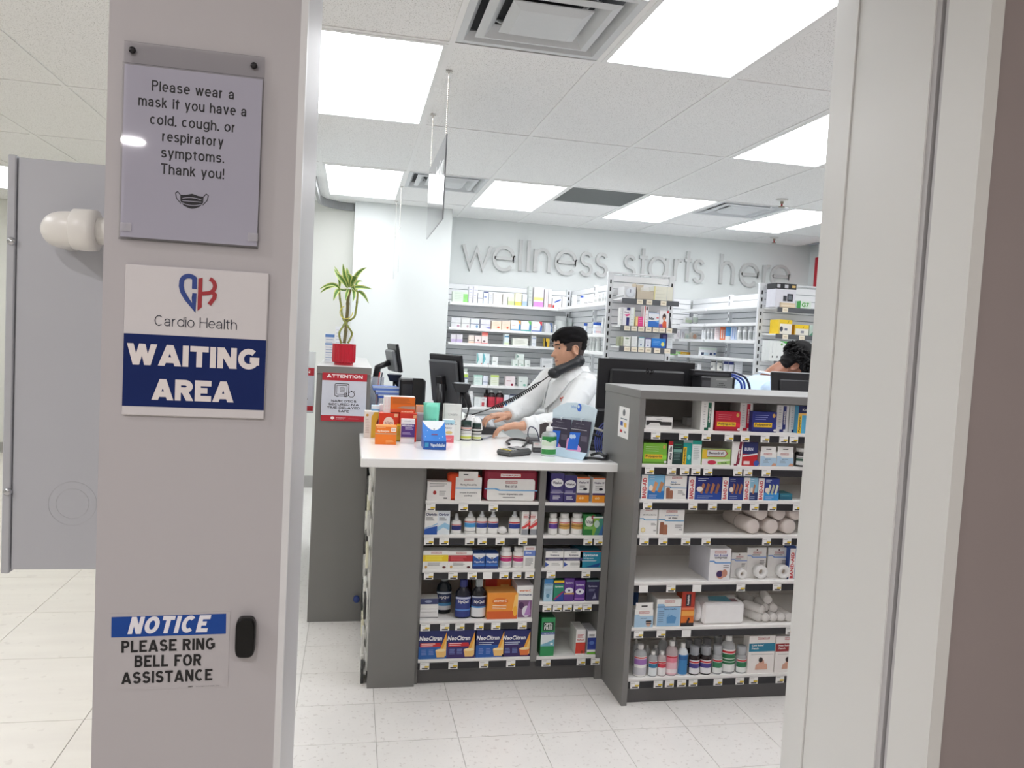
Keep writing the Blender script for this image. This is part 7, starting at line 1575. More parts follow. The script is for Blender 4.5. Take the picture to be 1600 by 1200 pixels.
LX = [('w', 721.6, 768.6), ('e', 769.5, 806), ('l', 808.5, 818), ('l', 820.5, 831), ('n', 833.5, 862), ('e', 867, 903), ('s', 905.6, 927.7), ('s', 929.6, 951.6), ('s', 973.8, 995), ('t', 996, 1014), ('a', 1014, 1046), ('r', 1053, 1068), ('t', 1067, 1083), ('s', 1083, 1102), ('h', 1124.5, 1149), ('e', 1156, 1187.5), ('r', 1192, 1206), ('e', 1204.5, 1236)]
ws = thing('wall_lettering', 'raised grey letters reading wellness starts here on the back wall', 'sign', (2.9, 7.85, 2.3))
for k, (ch, a, c) in enumerate(LX):
    ym = 400+24*(a-721)/510
    x0, x1 = atY(a, ym, 7.84).x+.012, atY(c, ym, 7.84).x-.012
    z0 = 2.205+.03*k/17; xh = .228; b = MB()
    for q_, st in enumerate(GL[ch]): ribbon(b, [(x0+(x1-x0)*u, z0+xh*v) for u, v in st], .0165, 7.835-.0015*q_, 7.868, SIGNM)
    b.build('letter', ws)
# ================================================================== people
def finish(ob, voxel, smooth=4, fac=.5):
    m = ob.modifiers.new('remesh', 'REMESH'); m.mode = 'VOXEL'; m.voxel_size = voxel; m.use_smooth_shade = True
    s_ = ob.modifiers.new('smooth', 'SMOOTH'); s_.iterations = smooth; s_.factor = fac
    bpy.context.view_layer.update()
    dg = bpy.context.evaluated_depsgraph_get()
    me = bpy.data.meshes.new_from_object(ob.evaluated_get(dg))
    ob.modifiers.clear(); old = ob.data; ob.data = me; bpy.data.meshes.remove(old)
    me.polygons.foreach_set('use_smooth', [True]*len(me.polygons))
    return ob
HEADP = [(0, .060, .012, .020), (.04, .082, -.012, .034), (.1, .088, -.045, .047), (.16, .088, -.058, .053), (.22, .089, -.066, .057), (.3, .090, -.074, .062), (.42, .087, -.086, .067),
         (.52, .085, -.094, .071), (.6, .092, -.1, .074), (.72, .091, -.104, .077), (.84, .076, -.098, .073), (.93, .046, -.074, .056), (.98, .018, -.05, .034), (1.0, -.012, -.022, .006)]
def lerp_tab(tab, t):
    for i in range(len(tab)-1):
        if tab[i][0] <= t <= tab[i+1][0]:
            u = (t-tab[i][0])/(tab[i+1][0]-tab[i][0]); return [a+(c-a)*u for a, c in zip(tab[i], tab[i+1])]
    return list(tab[-1])
def gs(x, s): return math.exp(-(x/s)**2)
def head_point(t, ang, off=0.0, H=.24):
    _, xf, xb, w = lerp_tab(HEADP, t)
    xc, a = .5*(xf+xb), .5*(xf-xb)
    c, s = math.cos(ang), math.sin(ang)
    x = xc+(a+off)*(abs(c)**.92)*(1 if c >= 0 else -1); y = (w+off)*(abs(s)**.88)*(1 if s >= 0 else -1)
    if off < .004:
        nose = 0
        if .29 < t < .56: nose = (.56-t)/.2 if t > .35 else (t-.29)/.06
        x += .034*min(1, nose)*gs(ang, .15+.06*gs(t-.34, .05))
        x += .005*gs(ang, .5)*gs(t-.62, .04)                       # brow
        x -= .007*(gs(ang-.44, .2)+gs(ang+.44, .2))*gs(t-.525, .05)  # eye sockets
        x += .006*gs(ang, .32)*(gs(t-.235, .018)+gs(t-.19, .02))     # lips
        x -= .005*gs(ang, .3)*gs(t-.213, .01)
        x += .006*gs(ang, .3)*gs(t-.09, .05)                       # chin
        y += .004*math.copysign(1, s)*gs(abs(ang)-.9, .35)*gs(t-.4, .1)   # cheekbones
    return Vector((x, y, (t-.5)*H))
def head_mesh(b, mat, mtx, H=.24):
    NT, NA = 44, 56; vs = []; fs = []
    for i in range(NT+1):
        t = i/NT
        for k in range(NA):
            ang = 2*PI*k/NA; ang = ang-2*PI if ang > PI else ang
            vs.append(mtx @ head_point(t, ang, 0, H))
    for i in range(NT):
        for k in range(NA): fs.append((i*NA+k, i*NA+(k+1) % NA, (i+1)*NA+(k+1) % NA, (i+1)*NA+k))
    fs += [tuple(range(NA-1, -1, -1)), tuple(NT*NA+k for k in range(NA))]
    b.add(vs, fs, mat, True)
    for sgn in (1, -1):         # ears, a rim and a lobe
        e = MB()
        e.ball((0, 0, 0), 1, mat, .018, .008, .031, 8)
        rim = [(.016*math.cos(a_)-.003, sgn*.010, .028*math.sin(a_)) for a_ in [(-100+i*20)*PI/180 for i in range(15)]]
        e.tube(rim, .0052, mat, 6)
        e.xform(mtx @ Matrix.Translation((-.014, sgn*.078, (.44-.5)*H)) @ Matrix.Rotation(sgn*-.28, 4, 'Z') @ Matrix.Rotation(.15, 4, 'Y'))
        b.add(e.v, e.f, mat, True)
def face_parts(par, mtx, H=.24, hair=(24, 22, 24), lip=(150, 92, 82)):
    for sgn in (1, -1):
        p = head_point(.525, sgn*.42, 0, H)
        b = MB().ball((0, 0, 0), .0115, M((188, 176, 168), .3), n=8); b.xform(mtx @ Matrix.Translation(p+Vector((-.0085, 0, 0)))); e = b.build('eye', par)
        d = Vector((.0095, 0, -.0015))
        b = MB().ball((0, 0, 0), .0078, M((34, 24, 20), .2), .5, 1, 1, 6); b.xform(mtx @ Matrix.Translation(p+Vector((-.0085, 0, 0))+d)); b.build('iris', e)
        pts = [mtx @ (head_point(.60+.018*math.sin(PI*(k+1)/7)-.004*k/6, sgn*(.18+.09*k), 0, H)+Vector((.0015, 0, 0))) for k in range(7)]
        MB().tube(pts, [.003, .0046, .005, .005, .0046, .004, .002], M(hair, .7), 6, .8).build('eyebrow', par)
    pts = [mtx @ (head_point(.213, -.42+.14*k, 0, H)+Vector((.0012, 0, 0))) for k in range(7)]
    MB().tube(pts, [.0015, .003, .0042, .0044, .0042, .003, .0015], M(lip, .5), 6).build('lips', par)
def hair_shell(par, mtx, hairline, thick, mat, name='hair', noise=0.0, seed=1, H=.24, NT=46, NA=72, freq=6):
    rr = random.Random(seed); ph = [(rr.uniform(0, 6.28), rr.uniform(3, freq+3), rr.uniform(2, freq*3)) for _ in range(9)]
    def nz(t, a): return sum(math.sin(f1*a+p)*math.sin(f2*t*3+p*1.7) for p, f1, f2 in ph)/9.0
    vs = []; idx = {}; fs = []
    for i in range(NT+1):
        t = i/NT
        for k in range(NA):
            ang = 2*PI*k/NA; ang = ang-2*PI if ang > PI else ang
            hl = hairline(abs(ang), ang)
            th = thick(t, ang)*min(1, max(0, (t-hl)/.06+.12))
            p = head_point(max(t, 0), ang, max(.0045, th+noise*nz(t, ang)), H)
            p.z += max(0, th)*(1 if t > .85 else max(0, (t-.55)/.3))
            idx[(i, k)] = len(vs); vs.append(mtx @ p)
    def ok(i, k):
        ang = 2*PI*k/NA; ang = ang-2*PI if ang > PI else ang
        return i/NT >= hairline(abs(ang), ang)
    for i in range(NT):
        for k in range(NA):
            if ok(i, k) or ok(i, (k+1) % NA): fs.append((idx[(i, k)], idx[(i, (k+1) % NA)], idx[(i+1, (k+1) % NA)], idx[(i+1, k)]))
    fs.append(tuple(idx[(NT, k)] for k in range(NA)))
    used = sorted({v for f in fs for v in f}); remap = {v: n for n, v in enumerate(used)}
    return MB().add([vs[v] for v in used], [tuple(remap[v] for v in f) for f in fs], mat, True).build(name, par)
def hand(b, wrist, fwd, up, sgn, mat, curl=.5, sc=1.0):
    """palm plus four unequal fingers and a thumb; sgn puts the thumb on that side"""
    fwd = Vector(fwd).normalized(); up = Vector(up); side = fwd.cross(up).normalized()*sgn; up = side.cross(fwd).normalized()*sgn
    if up.z < 0: up = -up
    W = Vector(wrist)
    P_ = lambda f, s, u: W+(fwd*f+side*s+up*u)*sc
    for s_ in (-.027, -.009, .009, .027):
        b.tube([P_(-.01, s_*.7, 0), P_(.04, s_*.95, .004), P_(.088, s_, .0)], [.016*sc, .017*sc, .0125*sc], mat, 8)
    for s_, L_ in ((-.032, .064), (-.011, .078), (.011, .084), (.032, .076)):
        a = .0; p = P_(.086, s_*1.05, 0); pts = [P_(.07, s_, 0), p]; dirv = fwd.copy(); f_ = s_*1.3
        for k, q in enumerate((.45, .32, .23)):
            a += curl*(.55, .75, .6)[k]
            p = p+(fwd*math.cos(a)+side*(f_*2)-up*math.sin(a))*(L_*q*sc); pts.append(p)
        b.tube(pts, [.0088*sc, .0082*sc, .0076*sc, .0070*sc, .0055*sc], mat, 8)
        b.ball(pts[-1], .006*sc, mat, n=5)
    b.tube([P_(.012, .022, -.004), P_(.04, .05, -.008), P_(.066, .058, -.016), P_(.09, .05, -.024)], [.014*sc, .0115*sc, .0098*sc, .0075*sc], mat, 8)
def stack(b, rings, mat, seg=24):
    """elliptic rings (cx,cy,cz,rx,ry) skinned in order"""
    vs = []; fs = []
    for cx, cy, cz, rx, ry in rings:
        for k in range(seg):
            a = 2*PI*k/seg; vs.append((cx+rx*math.cos(a), cy+ry*math.sin(a), cz))
    for i in range(len(rings)-1):
        for k in range(seg): fs.append((i*seg+k, i*seg+(k+1) % seg, (i+1)*seg+(k+1) % seg, (i+1)*seg+k))
    fs += [tuple(range(seg-1, -1, -1)), tuple((len(rings)-1)*seg+k for k in range(seg))]
    b.add(vs, fs, mat, True)
def limb(b, pts, rad, mat, seg=12):
    b.tube(pts, rad, mat, seg)
    for p, r in zip(pts, rad): b.ball(p, r, mat, n=6)

# ---- the pharmacist on the telephone
SKIN = M((206, 156, 128), .5, var=.08, vscale=60, name='tan_skin')
COAT = M((232, 234, 234), .75, var=.03, vscale=12, bump=.15, name='white_coat_cloth')
PY = 4.36
per = thing('person', 'person with short dark hair in a white coat holding a phone on the shoulder', 'person', (1.24, PY, 0))
hd = atY(889, 546, PY)
HM = Matrix.Translation(hd) @ Matrix.Rotation(PI+.06, 4, 'Z') @ Matrix.Rotation(.14, 4, 'X') @ Matrix.Rotation(.08, 4, 'Y') @ Matrix.Scale(.95, 4)
Ls, Rs = Vector((1.29, PY-.15, 1.275)), Vector((1.17, PY+.17, 1.285))
Le, Lw = Vector((1.13, PY-.30, 1.075)), Vector((.885, PY-.39, 1.056))
Re, Rw = Vector((1.0, PY+.07, 1.115)), Vector((.845, PY-.17, 1.085))
nb = Vector((1.255, PY+.0, 1.29))
b = MB()
head_mesh(b, SKIN, HM)
b.tube([nb-Vector((0, 0, .04)), nb+Vector((-.01, 0, .04)), HM @ Vector((-.03, 0, -.05))], [.062, .056, .056], SKIN, 14)
stack(b, [(1.27, PY, .86, .12, .165), (1.265, PY, 1.0, .112, .155), (1.25, PY, 1.15, .118, .17), (1.245, PY, 1.25, .085, .15), (1.25, PY, 1.3, .05, .07)], SKIN)
for s0, e0, w0 in ((Ls, Le, Lw), (Rs, Re, Rw)): limb(b, [s0, s0.lerp(e0, .5), e0, e0.lerp(w0, .3), w0], [.05, .045, .038, .038, .026], SKIN)
hand(b, Lw, (-1, .14, -.1), (0, 0, 1), 1, SKIN, .62, 1.04)
hand(b, Rw, (-1, -.12, -.06), (0, 0, 1), -1, SKIN, .7, 1.0)
for sy in (-1, 1): limb(b, [(1.28, PY+.09*sy, .86), (1.27, PY+.1*sy, .48), (1.29, PY+.1*sy, .08)], [.085, .056, .04], SKIN); b.tube([(1.31, PY+.1*sy, .04), (1.12, PY+.12*sy, .035)], [.04, .034], SKIN)
body = b.build('body', per); finish(body, .0042, 3)
face_parts(per, HM, hair=(36, 30, 30))
def hl1(a, ang):
    j = .016*math.sin(ang*13+1)+.012*math.sin(ang*29)
    if a < .62: return .71+j
    if a < 1.2: return .71-(a-.62)/.58*.20+j
    if a < 1.42: return .43
    if a < 1.75: return .54
    return max(.12, .54-(a-1.75)*.6)
HAIRB = M((15, 13, 15), .8, var=.35, vscale=120, spec=.2, bump=.6, name='black_hair')
HAIRG = M((64, 52, 48), .8, var=.35, vscale=160, bump=.5, name='greying_hair')
hair_shell(per, HM, lambda a, ang: max(hl1(a, ang), .60 if .95 < a < 2.1 else (.42 if a >= 2.1 else 0)), lambda t, ang: .008+.010*max(0, (t-.6)/.4)+.003*gs(ang, 1.0)+.005*gs(abs(ang)-PI, .8), HAIRB, 'hair', .011, 4, freq=11)
hair_shell(per, HM, hl1, lambda t, ang: .006, HAIRG, 'sideburns', .001, 5)
# white coat
b = MB()
stack(b, [(1.275, PY+.0, .62, .175, .23), (1.275, PY, .85, .16, .215), (1.27, PY, 1.0, .148, .20), (1.255, PY, 1.12, .15, .205), (1.25, PY, 1.2, .138, .2), (1.25, PY+.005, 1.275, .118, .175), (1.258, PY+.005, 1.33, .09, .125), (1.268, PY+.005, 1.372, .068, .074)], COAT)
for s0, e0, w0 in ((Ls, Le, Lw), (Rs, Re, Rw)):
    wv = w0.lerp(e0, .04)
    limb(b, [s0+Vector((0, 0, -.005)), s0.lerp(e0, .5), e0, e0.lerp(wv, .5)], [.074, .07, .064, .056], COAT)
    b.tube([e0, e0.lerp(wv, .5), wv], [.062, .054, .043], COAT, 14)
    rr = random.Random(int(e0.x*100))
    for k in range(7):      # folds across the sleeve
        u = (k+.5)/7; p = (s0.lerp(e0, u*2) if u < .5 else e0.lerp(wv, u*2-1)); d = (e0-s0 if u < .5 else wv-e0).normalized()
        sd = d.cross(Vector((0, -.4, 1))).normalized(); nn = d.cross(sd).normalized()
        R_ = .07-.022*u
        ring = [p+(sd*math.cos(a_)+nn*math.sin(a_))*R_+d*(.03*math.sin(a_*1.0+k)) for a_ in [rr.uniform(0, 6.28)+i*.35 for i in range(9)]]
        b.tube(ring, [.003, .006, .009, .011, .012, .011, .009, .006, .003], COAT, 6)
coat = b.build('lab_coat', per); finish(coat, .007, 5)
CR = [(1.275, 0, .62, .175, .23), (1.275, 0, .85, .16, .215), (1.27, 0, 1.0, .148, .20), (1.255, 0, 1.12, .15, .205), (1.25, 0, 1.2, .138, .2), (1.25, .005, 1.275, .118, .175), (1.258, .005, 1.33, .09, .125), (1.268, .005, 1.372, .068, .074)]
def on_coat(z, deg, off=.006):
    for A_, B_ in zip(CR, CR[1:]):
        if A_[2] <= z <= B_[2]: break
    u = (z-A_[2])/(B_[2]-A_[2]); cx, cy, _, rx, ry = [p_+(q_-p_)*u for p_, q_ in zip(A_, B_)]
    a_ = math.radians(deg); return Vector((cx+(rx+off)*math.cos(a_), PY+cy+(ry+off)*math.sin(a_), z))
b = MB()     # stand-up collar and lapels laid over the chest, then the front edge
for sg in (1, -1):
    D_ = lambda d: 180+sg*d
    ins = [(1.385, 95), (1.36, 60), (1.325, 34), (1.27, 18), (1.2, 8), (1.12, 3)]
    out_ = [(1.345, 100), (1.315, 82), (1.285, 62), (1.235, 50), (1.175, 36), (1.115, 8)]
    P = [on_coat(min(z_, 1.371), D_(d_), .012) for z_, d_ in ins]+[on_coat(z_, D_(d_), .016) for z_, d_ in out_]
    b.add(P, [(i, i+1, i+7, i+6) for i in range(5)], COAT)
    b.add([on_coat(1.371, D_(95), .01), on_coat(1.371, D_(180), .01), on_coat(1.335, D_(180), .014), on_coat(1.345, D_(100), .016), on_coat(1.371, D_(138), .01), on_coat(1.34, D_(138), .016)], [(0, 4, 5, 3), (4, 1, 2, 5)], COAT)
cl = b.build('collar', per); m_ = cl.modifiers.new('thickness', 'SOLIDIFY'); m_.thickness = .007; m_.offset = 0
b = MB().tube([on_coat(z_, 188, .004) for z_ in (1.12, 1.05, .95, .85, .7)], .006, COAT, 6); b.build('front_edge', per)
b = MB()
for z in (1.09, 1.0, .91): b.ball(on_coat(z, 192, .004), .008, M((214, 214, 212), .4), n=6)
b.build('buttons', per)['kind'] = 'stuff'
b = MB()
for k, (dz, dd) in enumerate(((0, 0), (.004, 5), (.008, 10), (-.013, 3), (-.009, 8))): b.ball(on_coat(1.19+dz, 226+dd, .003), .0062, M((206, 96, 84), .6), n=5)
b.build('embroidered_mark', per)
b = MB()
for sy in (-1, 1): limb(b, [(1.28, PY+.09*sy, .84), (1.27, PY+.1*sy, .48), (1.29, PY+.1*sy, .1)], [.1, .074, .066], M((42, 44, 54), .8, name='dark_trousers'))
b.build('trousers', per)
for sy in (-1, 1): MB().ball((1.22, PY+.11*sy, .045), 1, M((24, 24, 26), .4), .15, .055, .045, 8).build('shoe', per)
# handset and coiled cord
pe, pm = atY(905, 564, PY-.115), atY(866, 583, PY-.11)
t = thing('telephone_handset', 'dark grey telephone handset pinched between ear and shoulder of the coated person', 'telephone', pm)
HS = M((38, 40, 43), .45, name='handset_grey')
d = (pe-pm); up = Vector((0, .25, -1)).normalized()
MB().tube([pm, pm+d*.18+up*-.004, pm+d*.5+Vector((.01, 0, .006)), pm+d*.82, pe], [.031, .029, .024, .027, .029], HS, 12).build('grip', t)
b = MB().ball(pm, 1, HS, .038, .032, .031, 8); b.build('mouthpiece', t)
b = MB().ball(pe, 1, HS, .034, .026, .034, 8); b.build('earpiece', t)
c0, c1 = pm+Vector((-.02, 0, -.01)), atY(737, 648, PY-.3)
pts = []; N = 420; T = 42
L0 = (c1-c0); s1 = L0.cross(Vector((0, 1, 0))).normalized(); s2 = L0.cross(s1).normalized()
for k in range(N+1):
    u = k/N; amp = .0085*min(1, max(0, (u-.12)/.06))*min(1, max(0, (.78-u)/.08))
    a = 2*PI*T*u
    pts.append(c0+L0*u+Vector((0, 0, -.03*math.sin(PI*u)))+(s1*math.cos(a)+s2*math.sin(a))*amp)
MB().tube(pts, .0034, CB, 5).build('coiled_cord', t)

# ---- the curly-haired person behind the far monitor
SKIN2 = M((146, 98, 76), .5, var=.08, vscale=60, name='brown_skin')
SHIRT = M((190, 212, 236), .75, var=.04, vscale=10, bump=.15, name='pale_blue_cloth')
Q = 4.28
p2 = thing('person', 'person with curly black hair bending down in a pale blue shirt', 'person', (2.4, Q, 0))
h2 = atY(1244, 575, Q)
HM2 = Matrix.Translation(h2) @ Matrix.Rotation(-.5, 4, 'Z') @ Matrix.Rotation(.8, 4, 'Y') @ Matrix.Rotation(-.12, 4, 'X')
hx = h2.x
b = MB(); head_mesh(b, SKIN2, HM2)
b.tube([(hx-.2, Q+.02, 1.30), (hx-.12, Q+.02, 1.38), HM2 @ Vector((-.045, 0, -.06))], [.07, .06, .056], SKIN2, 14)
stack(b, [(hx-.34, Q+.03, .86, .11, .16), (hx-.33, Q+.03, 1.0, .105, .15), (hx-.28, Q+.03, 1.14, .11, .16), (hx-.235, Q+.03, 1.22, .085, .13), (hx-.2, Q+.03, 1.28, .055, .07)], SKIN2)
l2, r2 = Vector((hx-.225, Q-.145, 1.28)), Vector((hx-.225, Q+.2, 1.28))
for s0, sg in ((l2, -1), (r2, 1)):
    e0 = s0+Vector((.09, -.03, -.2)); w0 = Vector((hx+.04, Q-.1+.12*sg, 1.06))
    limb(b, [s0, e0, w0], [.048, .038, .026], SKIN2); hand(b, w0, (1, -.2, -.15), (0, 0, 1), sg, SKIN2, .5)
for sx in (-1, 1): limb(b, [(hx-.34, Q+.03+.09*sx, .86), (hx-.33, Q+.03+.1*sx, .48), (hx-.36, Q+.03+.1*sx, .08)], [.085, .056, .04], SKIN2); b.tube([(hx-.38, Q+.03+.1*sx, .04), (hx-.19, Q+.03+.12*sx, .035)], [.04, .034], SKIN2)
bd = b.build('body', p2); finish(bd, .0055, 3)
face_parts(p2, HM2, hair=(20, 18, 20), lip=(110, 62, 56))
def hl2(a, ang):
    if a < .7: return .68
    if a < 1.2: return .68-(a-.7)/.5*.28
    if a < 1.75: return .50
    return max(.14, .50-(a-1.75)*.6)
CURL = M((13, 12, 13), .7, var=.5, vscale=70, spec=.25, bump=.9, name='curly_black_hair')
hs_ = hair_shell(p2, HM2, hl2, lambda t, ang: .022+.014*max(0, (t-.55)/.45), CURL, 'hair', .012, 9, freq=9)
rr = random.Random(21); b = MB()
for k in range(210):
    ang = rr.uniform(-PI, PI); t = rr.uniform(.58, .99)
    if t < hl2(abs(ang), ang)+.02: continue
    base = HM2 @ head_point(t, ang, .028+.01*rr.random()); a0 = rr.uniform(0, 6.28); r_ = rr.uniform(.009, .016)
    u1 = Vector((rr.uniform(-1, 1), rr.uniform(-1, 1), rr.uniform(-1, 1))).normalized(); u2 = u1.cross(Vector((rr.uniform(-1, 1), 1, .3))).normalized()
    b.tube([base+(u1*math.cos(a0+i*.7)+u2*math.sin(a0+i*.7))*r_ for i in range(7)], [.003, .0055, .0065, .0065, .006, .005, .002], CURL, 5)
b.build('curls', p2)['kind'] = 'stuff'
b = MB()
stack(b, [(hx-.35, Q+.03, .74, .145, .19), (hx-.345, Q+.03, .9, .14, .18), (hx-.32, Q+.03, 1.06, .145, .19), (hx-.285, Q+.03, 1.19, .14, .195), (hx-.245, Q+.03, 1.285, .12, .17), (hx-.205, Q+.03, 1.345, .09, .115), (hx-.175, Q+.025, 1.372, .068, .077)], SHIRT)
for s0, sg in ((l2, -1), (r2, 1)):
    e0 = s0+Vector((.075, -.025, -.165)); limb(b, [s0, s0.lerp(e0, .5), e0], [.074, .07, .064], SHIRT)
sb = b.build('shirt', p2); finish(sb, .008, 5)
b = MB()
ring = [Vector((hx-.158, Q+.022, 1.378))+Vector((.062*math.cos(a_), .066*math.sin(a_), -.012*math.cos(a_))) for a_ in [i*PI/12 for i in range(25)]]
b.tube(ring, .007, M((236, 240, 244), .6), 6); b.build('collar', p2)
b = MB()
for sx in (-1, 1): limb(b, [(hx-.34, Q+.03+.09*sx, .84), (hx-.33, Q+.03+.1*sx, .48), (hx-.36, Q+.03+.1*sx, .1)], [.1, .074, .066], M((42, 44, 54), .8, name='dark_trousers'))
b.build('trousers', p2)
for sx in (-1, 1): MB().ball((hx-.29, Q+.03+.11*sx, .045), 1, M((24, 24, 26), .4), .15, .055, .045, 8).build('shoe', p2)
# ================================================================== plant, notices, signs
# ---- plant on the tall cabinet
pb = atY(537, 567, 4.22); px0, px1 = atY(518.5, 552, 4.2).x, atY(556, 552, 4.2).x
pr = .5*(px1-px0); PC = Vector((.5*(px0+px1), 4.25, 1.3203)); phh = atY(537, 537.5, 4.25).z-1.3203
t = thing('potted_plant', 'potted lucky bamboo with arching leaves in a ribbed red pot', 'plant', PC)
REDP = M((186, 26, 46), .3, name='red_glazed_pot')
b = MB(); prof = [(pr*.80, 0), (pr*.82, .012), (pr*.97, .016), (pr, .03), (pr*.99, phh-.012), (pr*1.0, phh), (pr*.9, phh), (pr*.86, phh-.02)]
NS = 96; vs = []; fs = []
for i, (r_, z_) in enumerate(prof):
    for k in range(NS):
        rr_ = r_*(1-.035*(k % 4 in (0, 3))) if 2 <= i <= 4 else r_
        a = 2*PI*k/NS; vs.append((rr_*math.cos(a), rr_*math.sin(a), z_))
for i in range(len(prof)-1):
    for k in range(NS): fs.append((i*NS+k, i*NS+(k+1) % NS, (i+1)*NS+(k+1) % NS, (i+1)*NS+k))
fs.append(tuple(range(NS-1, -1, -1)))
b.add(vs, fs, REDP); b.build('pot', t, local=True)
MB().lathe([(pr*.87, phh-.016), (pr*.4, phh-.008), (0, phh-.006)], M((206, 200, 190), .9, bump=1, vscale=200, name='white_pebbles'), 24).build('pebbles', t, local=True)
STEM = M((140, 146, 70), .45, var=.3, vscale=40, name='bamboo_stem'); STEM2 = M((120, 112, 72), .5, var=.3, vscale=40)
LG_ = M((92, 130, 58), .45, var=.2, vscale=30, name='leaf_green'); LY = M((206, 212, 132), .45, var=.1, name='leaf_margin')
def pl(px, py, dy=0.0): return atY(px, py, 4.25+dy)-PC
S1 = [(533, 536, 0), (530, 521, -.02), (536, 510, .01), (541, 503, .02), (553, 496, .0), (556, 485, 0), (558, 470, 0), (559, 455, .0)]
S2 = [(544, 536, 0), (550, 522, .02), (545, 512, -.01), (540, 505, -.02), (535, 494, 0), (533, 478, .0), (531, 465, 0), (530, 452, 0)]
S3 = [(538, 536, .02), (540, 520, .03), (541, 505, .03), (543, 485, .02), (544, 465, .0), (547, 452, 0)]
tops = []
for S_, r_, mm in ((S1, .0052, STEM), (S2, .0052, STEM), (S3, .0085, STEM2)):
    P = [pl(*q_) for q_ in S_]; out = []
    for i in range(len(P)-1):
        a_, b_, c_, d_ = P[max(i-1, 0)], P[i], P[i+1], P[min(i+2, len(P)-1)]
        for k in range(6):
            u = k/6; out.append(.5*((2*b_)+(c_-a_)*u+(2*a_-5*b_+4*c_-d_)*u*u+(3*b_-a_-3*c_+d_)*u**3))
    out.append(P[-1]); rad = [r_*(1.22 if k % 7 == 0 else 1.0) for k in range(len(out))]
    MB().tube(out, rad, mm, 8).build('stem', t, local=True); tops.append(out[-1])
pts = [pl(536+9*1.1*math.cos(a_)+5, 488+10*math.sin(a_), -.03) for a_ in [i*PI/10 for i in range(15)]]
MB().tube(pts, .0028, M((206, 196, 90), .4), 6).build('tie_wire', t, local=True)
LEAVES = [((546, 449), (537, 437), (536, 412), .016, -.01), ((547, 449), (543, 430), (542, 418), .015, .02), ((548, 448), (556, 428), (556, 430), .018, -.03), ((549, 447), (556, 424), (573, 418), .013, .0), ((544, 449), (530, 436), (522, 420), .014, .03), ((543, 450), (533, 432), (526, 428), .015, -.04),
          ((531, 452), (522, 437), (499, 452), .012, -.02), ((531, 451), (520, 440), (500, 458), .012, .02), ((530, 453), (526, 452), (521, 470), .014, -.03), ((544, 452), (536, 456), (530, 450), .013, .04), ((549, 450), (560, 446), (582, 452), .013, -.01), ((558, 455), (552, 436), (567, 440), .01, .05),
          ((559, 456), (566, 454), (576, 474), .012, .0), ((550, 452), (556, 456), (551, 472), .012, -.04), ((545, 451), (541, 458), (540, 470), .01, -.05), ((530, 452), (533, 430), (522, 416), .01, .05), ((557, 456), (548, 447), (553, 440), .01, -.05), ((546, 448), (551, 430), (541, 428), .014, -.02)]
for (a_, m_, e_, wd, dy) in LEAVES:
    A, B_, C_ = pl(a_[0], a_[1]), pl(m_[0], m_[1], dy), pl(e_[0], e_[1], dy*1.8)
    n = 9; cen = []; vs = []; fsg = []; fsy = []
    for i in range(n+1):
        u = i/n; p = A*(1-u)**2+B_*2*u*(1-u)+C_*u*u; cen.append(p)
    for i in range(n+1):
        u = i/n; tg = (cen[min(i+1, n)]-cen[max(i-1, 0)]).normalized(); sd = tg.cross(Vector((.25, -1, .35))).normalized(); nn = sd.cross(tg).normalized()
        w_ = wd*(math.sin(PI*min(1, u*.93+.06))**.75)*(1-.25*u)
        for q_, lift in ((-1, .004), (-.55, 0), (0, -.002), (.55, 0), (1, .004)): vs.append(cen[i]+sd*(w_*q_)+nn*lift*(w_/wd))
    for i in range(n):
        for k in range(4):
            f = (i*5+k, i*5+k+1, (i+1)*5+k+1, (i+1)*5+k); (fsy if k in (0, 3) else fsg).append(f)
    b = MB().add(vs, fsg, LG_, True); b.add(vs, fsy, LY, True)
    b.build('leaf', t, local=True)
# leaflets beside the pot
def leaflet(px0, px1, yt, Y, G, label, name='leaflet_holder'):
    a, c = atY(px0, .5*(yt+567), Y), atY(px1, .5*(yt+567), Y); h = atY(.5*(px0+px1), yt, Y).z-1.3203
    o = carton_mesh(c.x-a.x, .03, h, (226, 230, 234), G).build(name); o.location = (.5*(a.x+c.x), Y, 1.3205); tag(o, label, 'leaflets'); return o
leaflet(507.5, 522, 520.5, 4.5, [('b', .86, .96, (90, 130, 190)), ('l', .5, .78, .8, .7, 9, (150, 170, 200)), ('b', .6, .66, (130, 160, 200))], 'blue and white leaflet pack standing left behind the red pot')
leaflet(523, 534, 510, 4.62, [('l', .5, .9, .7, .8, 10, (190, 196, 206))], 'taller white leaflet stack behind the pot')
leaflet(544, 553, 522, 4.62, [('b', 0, .62, (226, 116, 50))], 'orange and white leaflet right behind the pot')
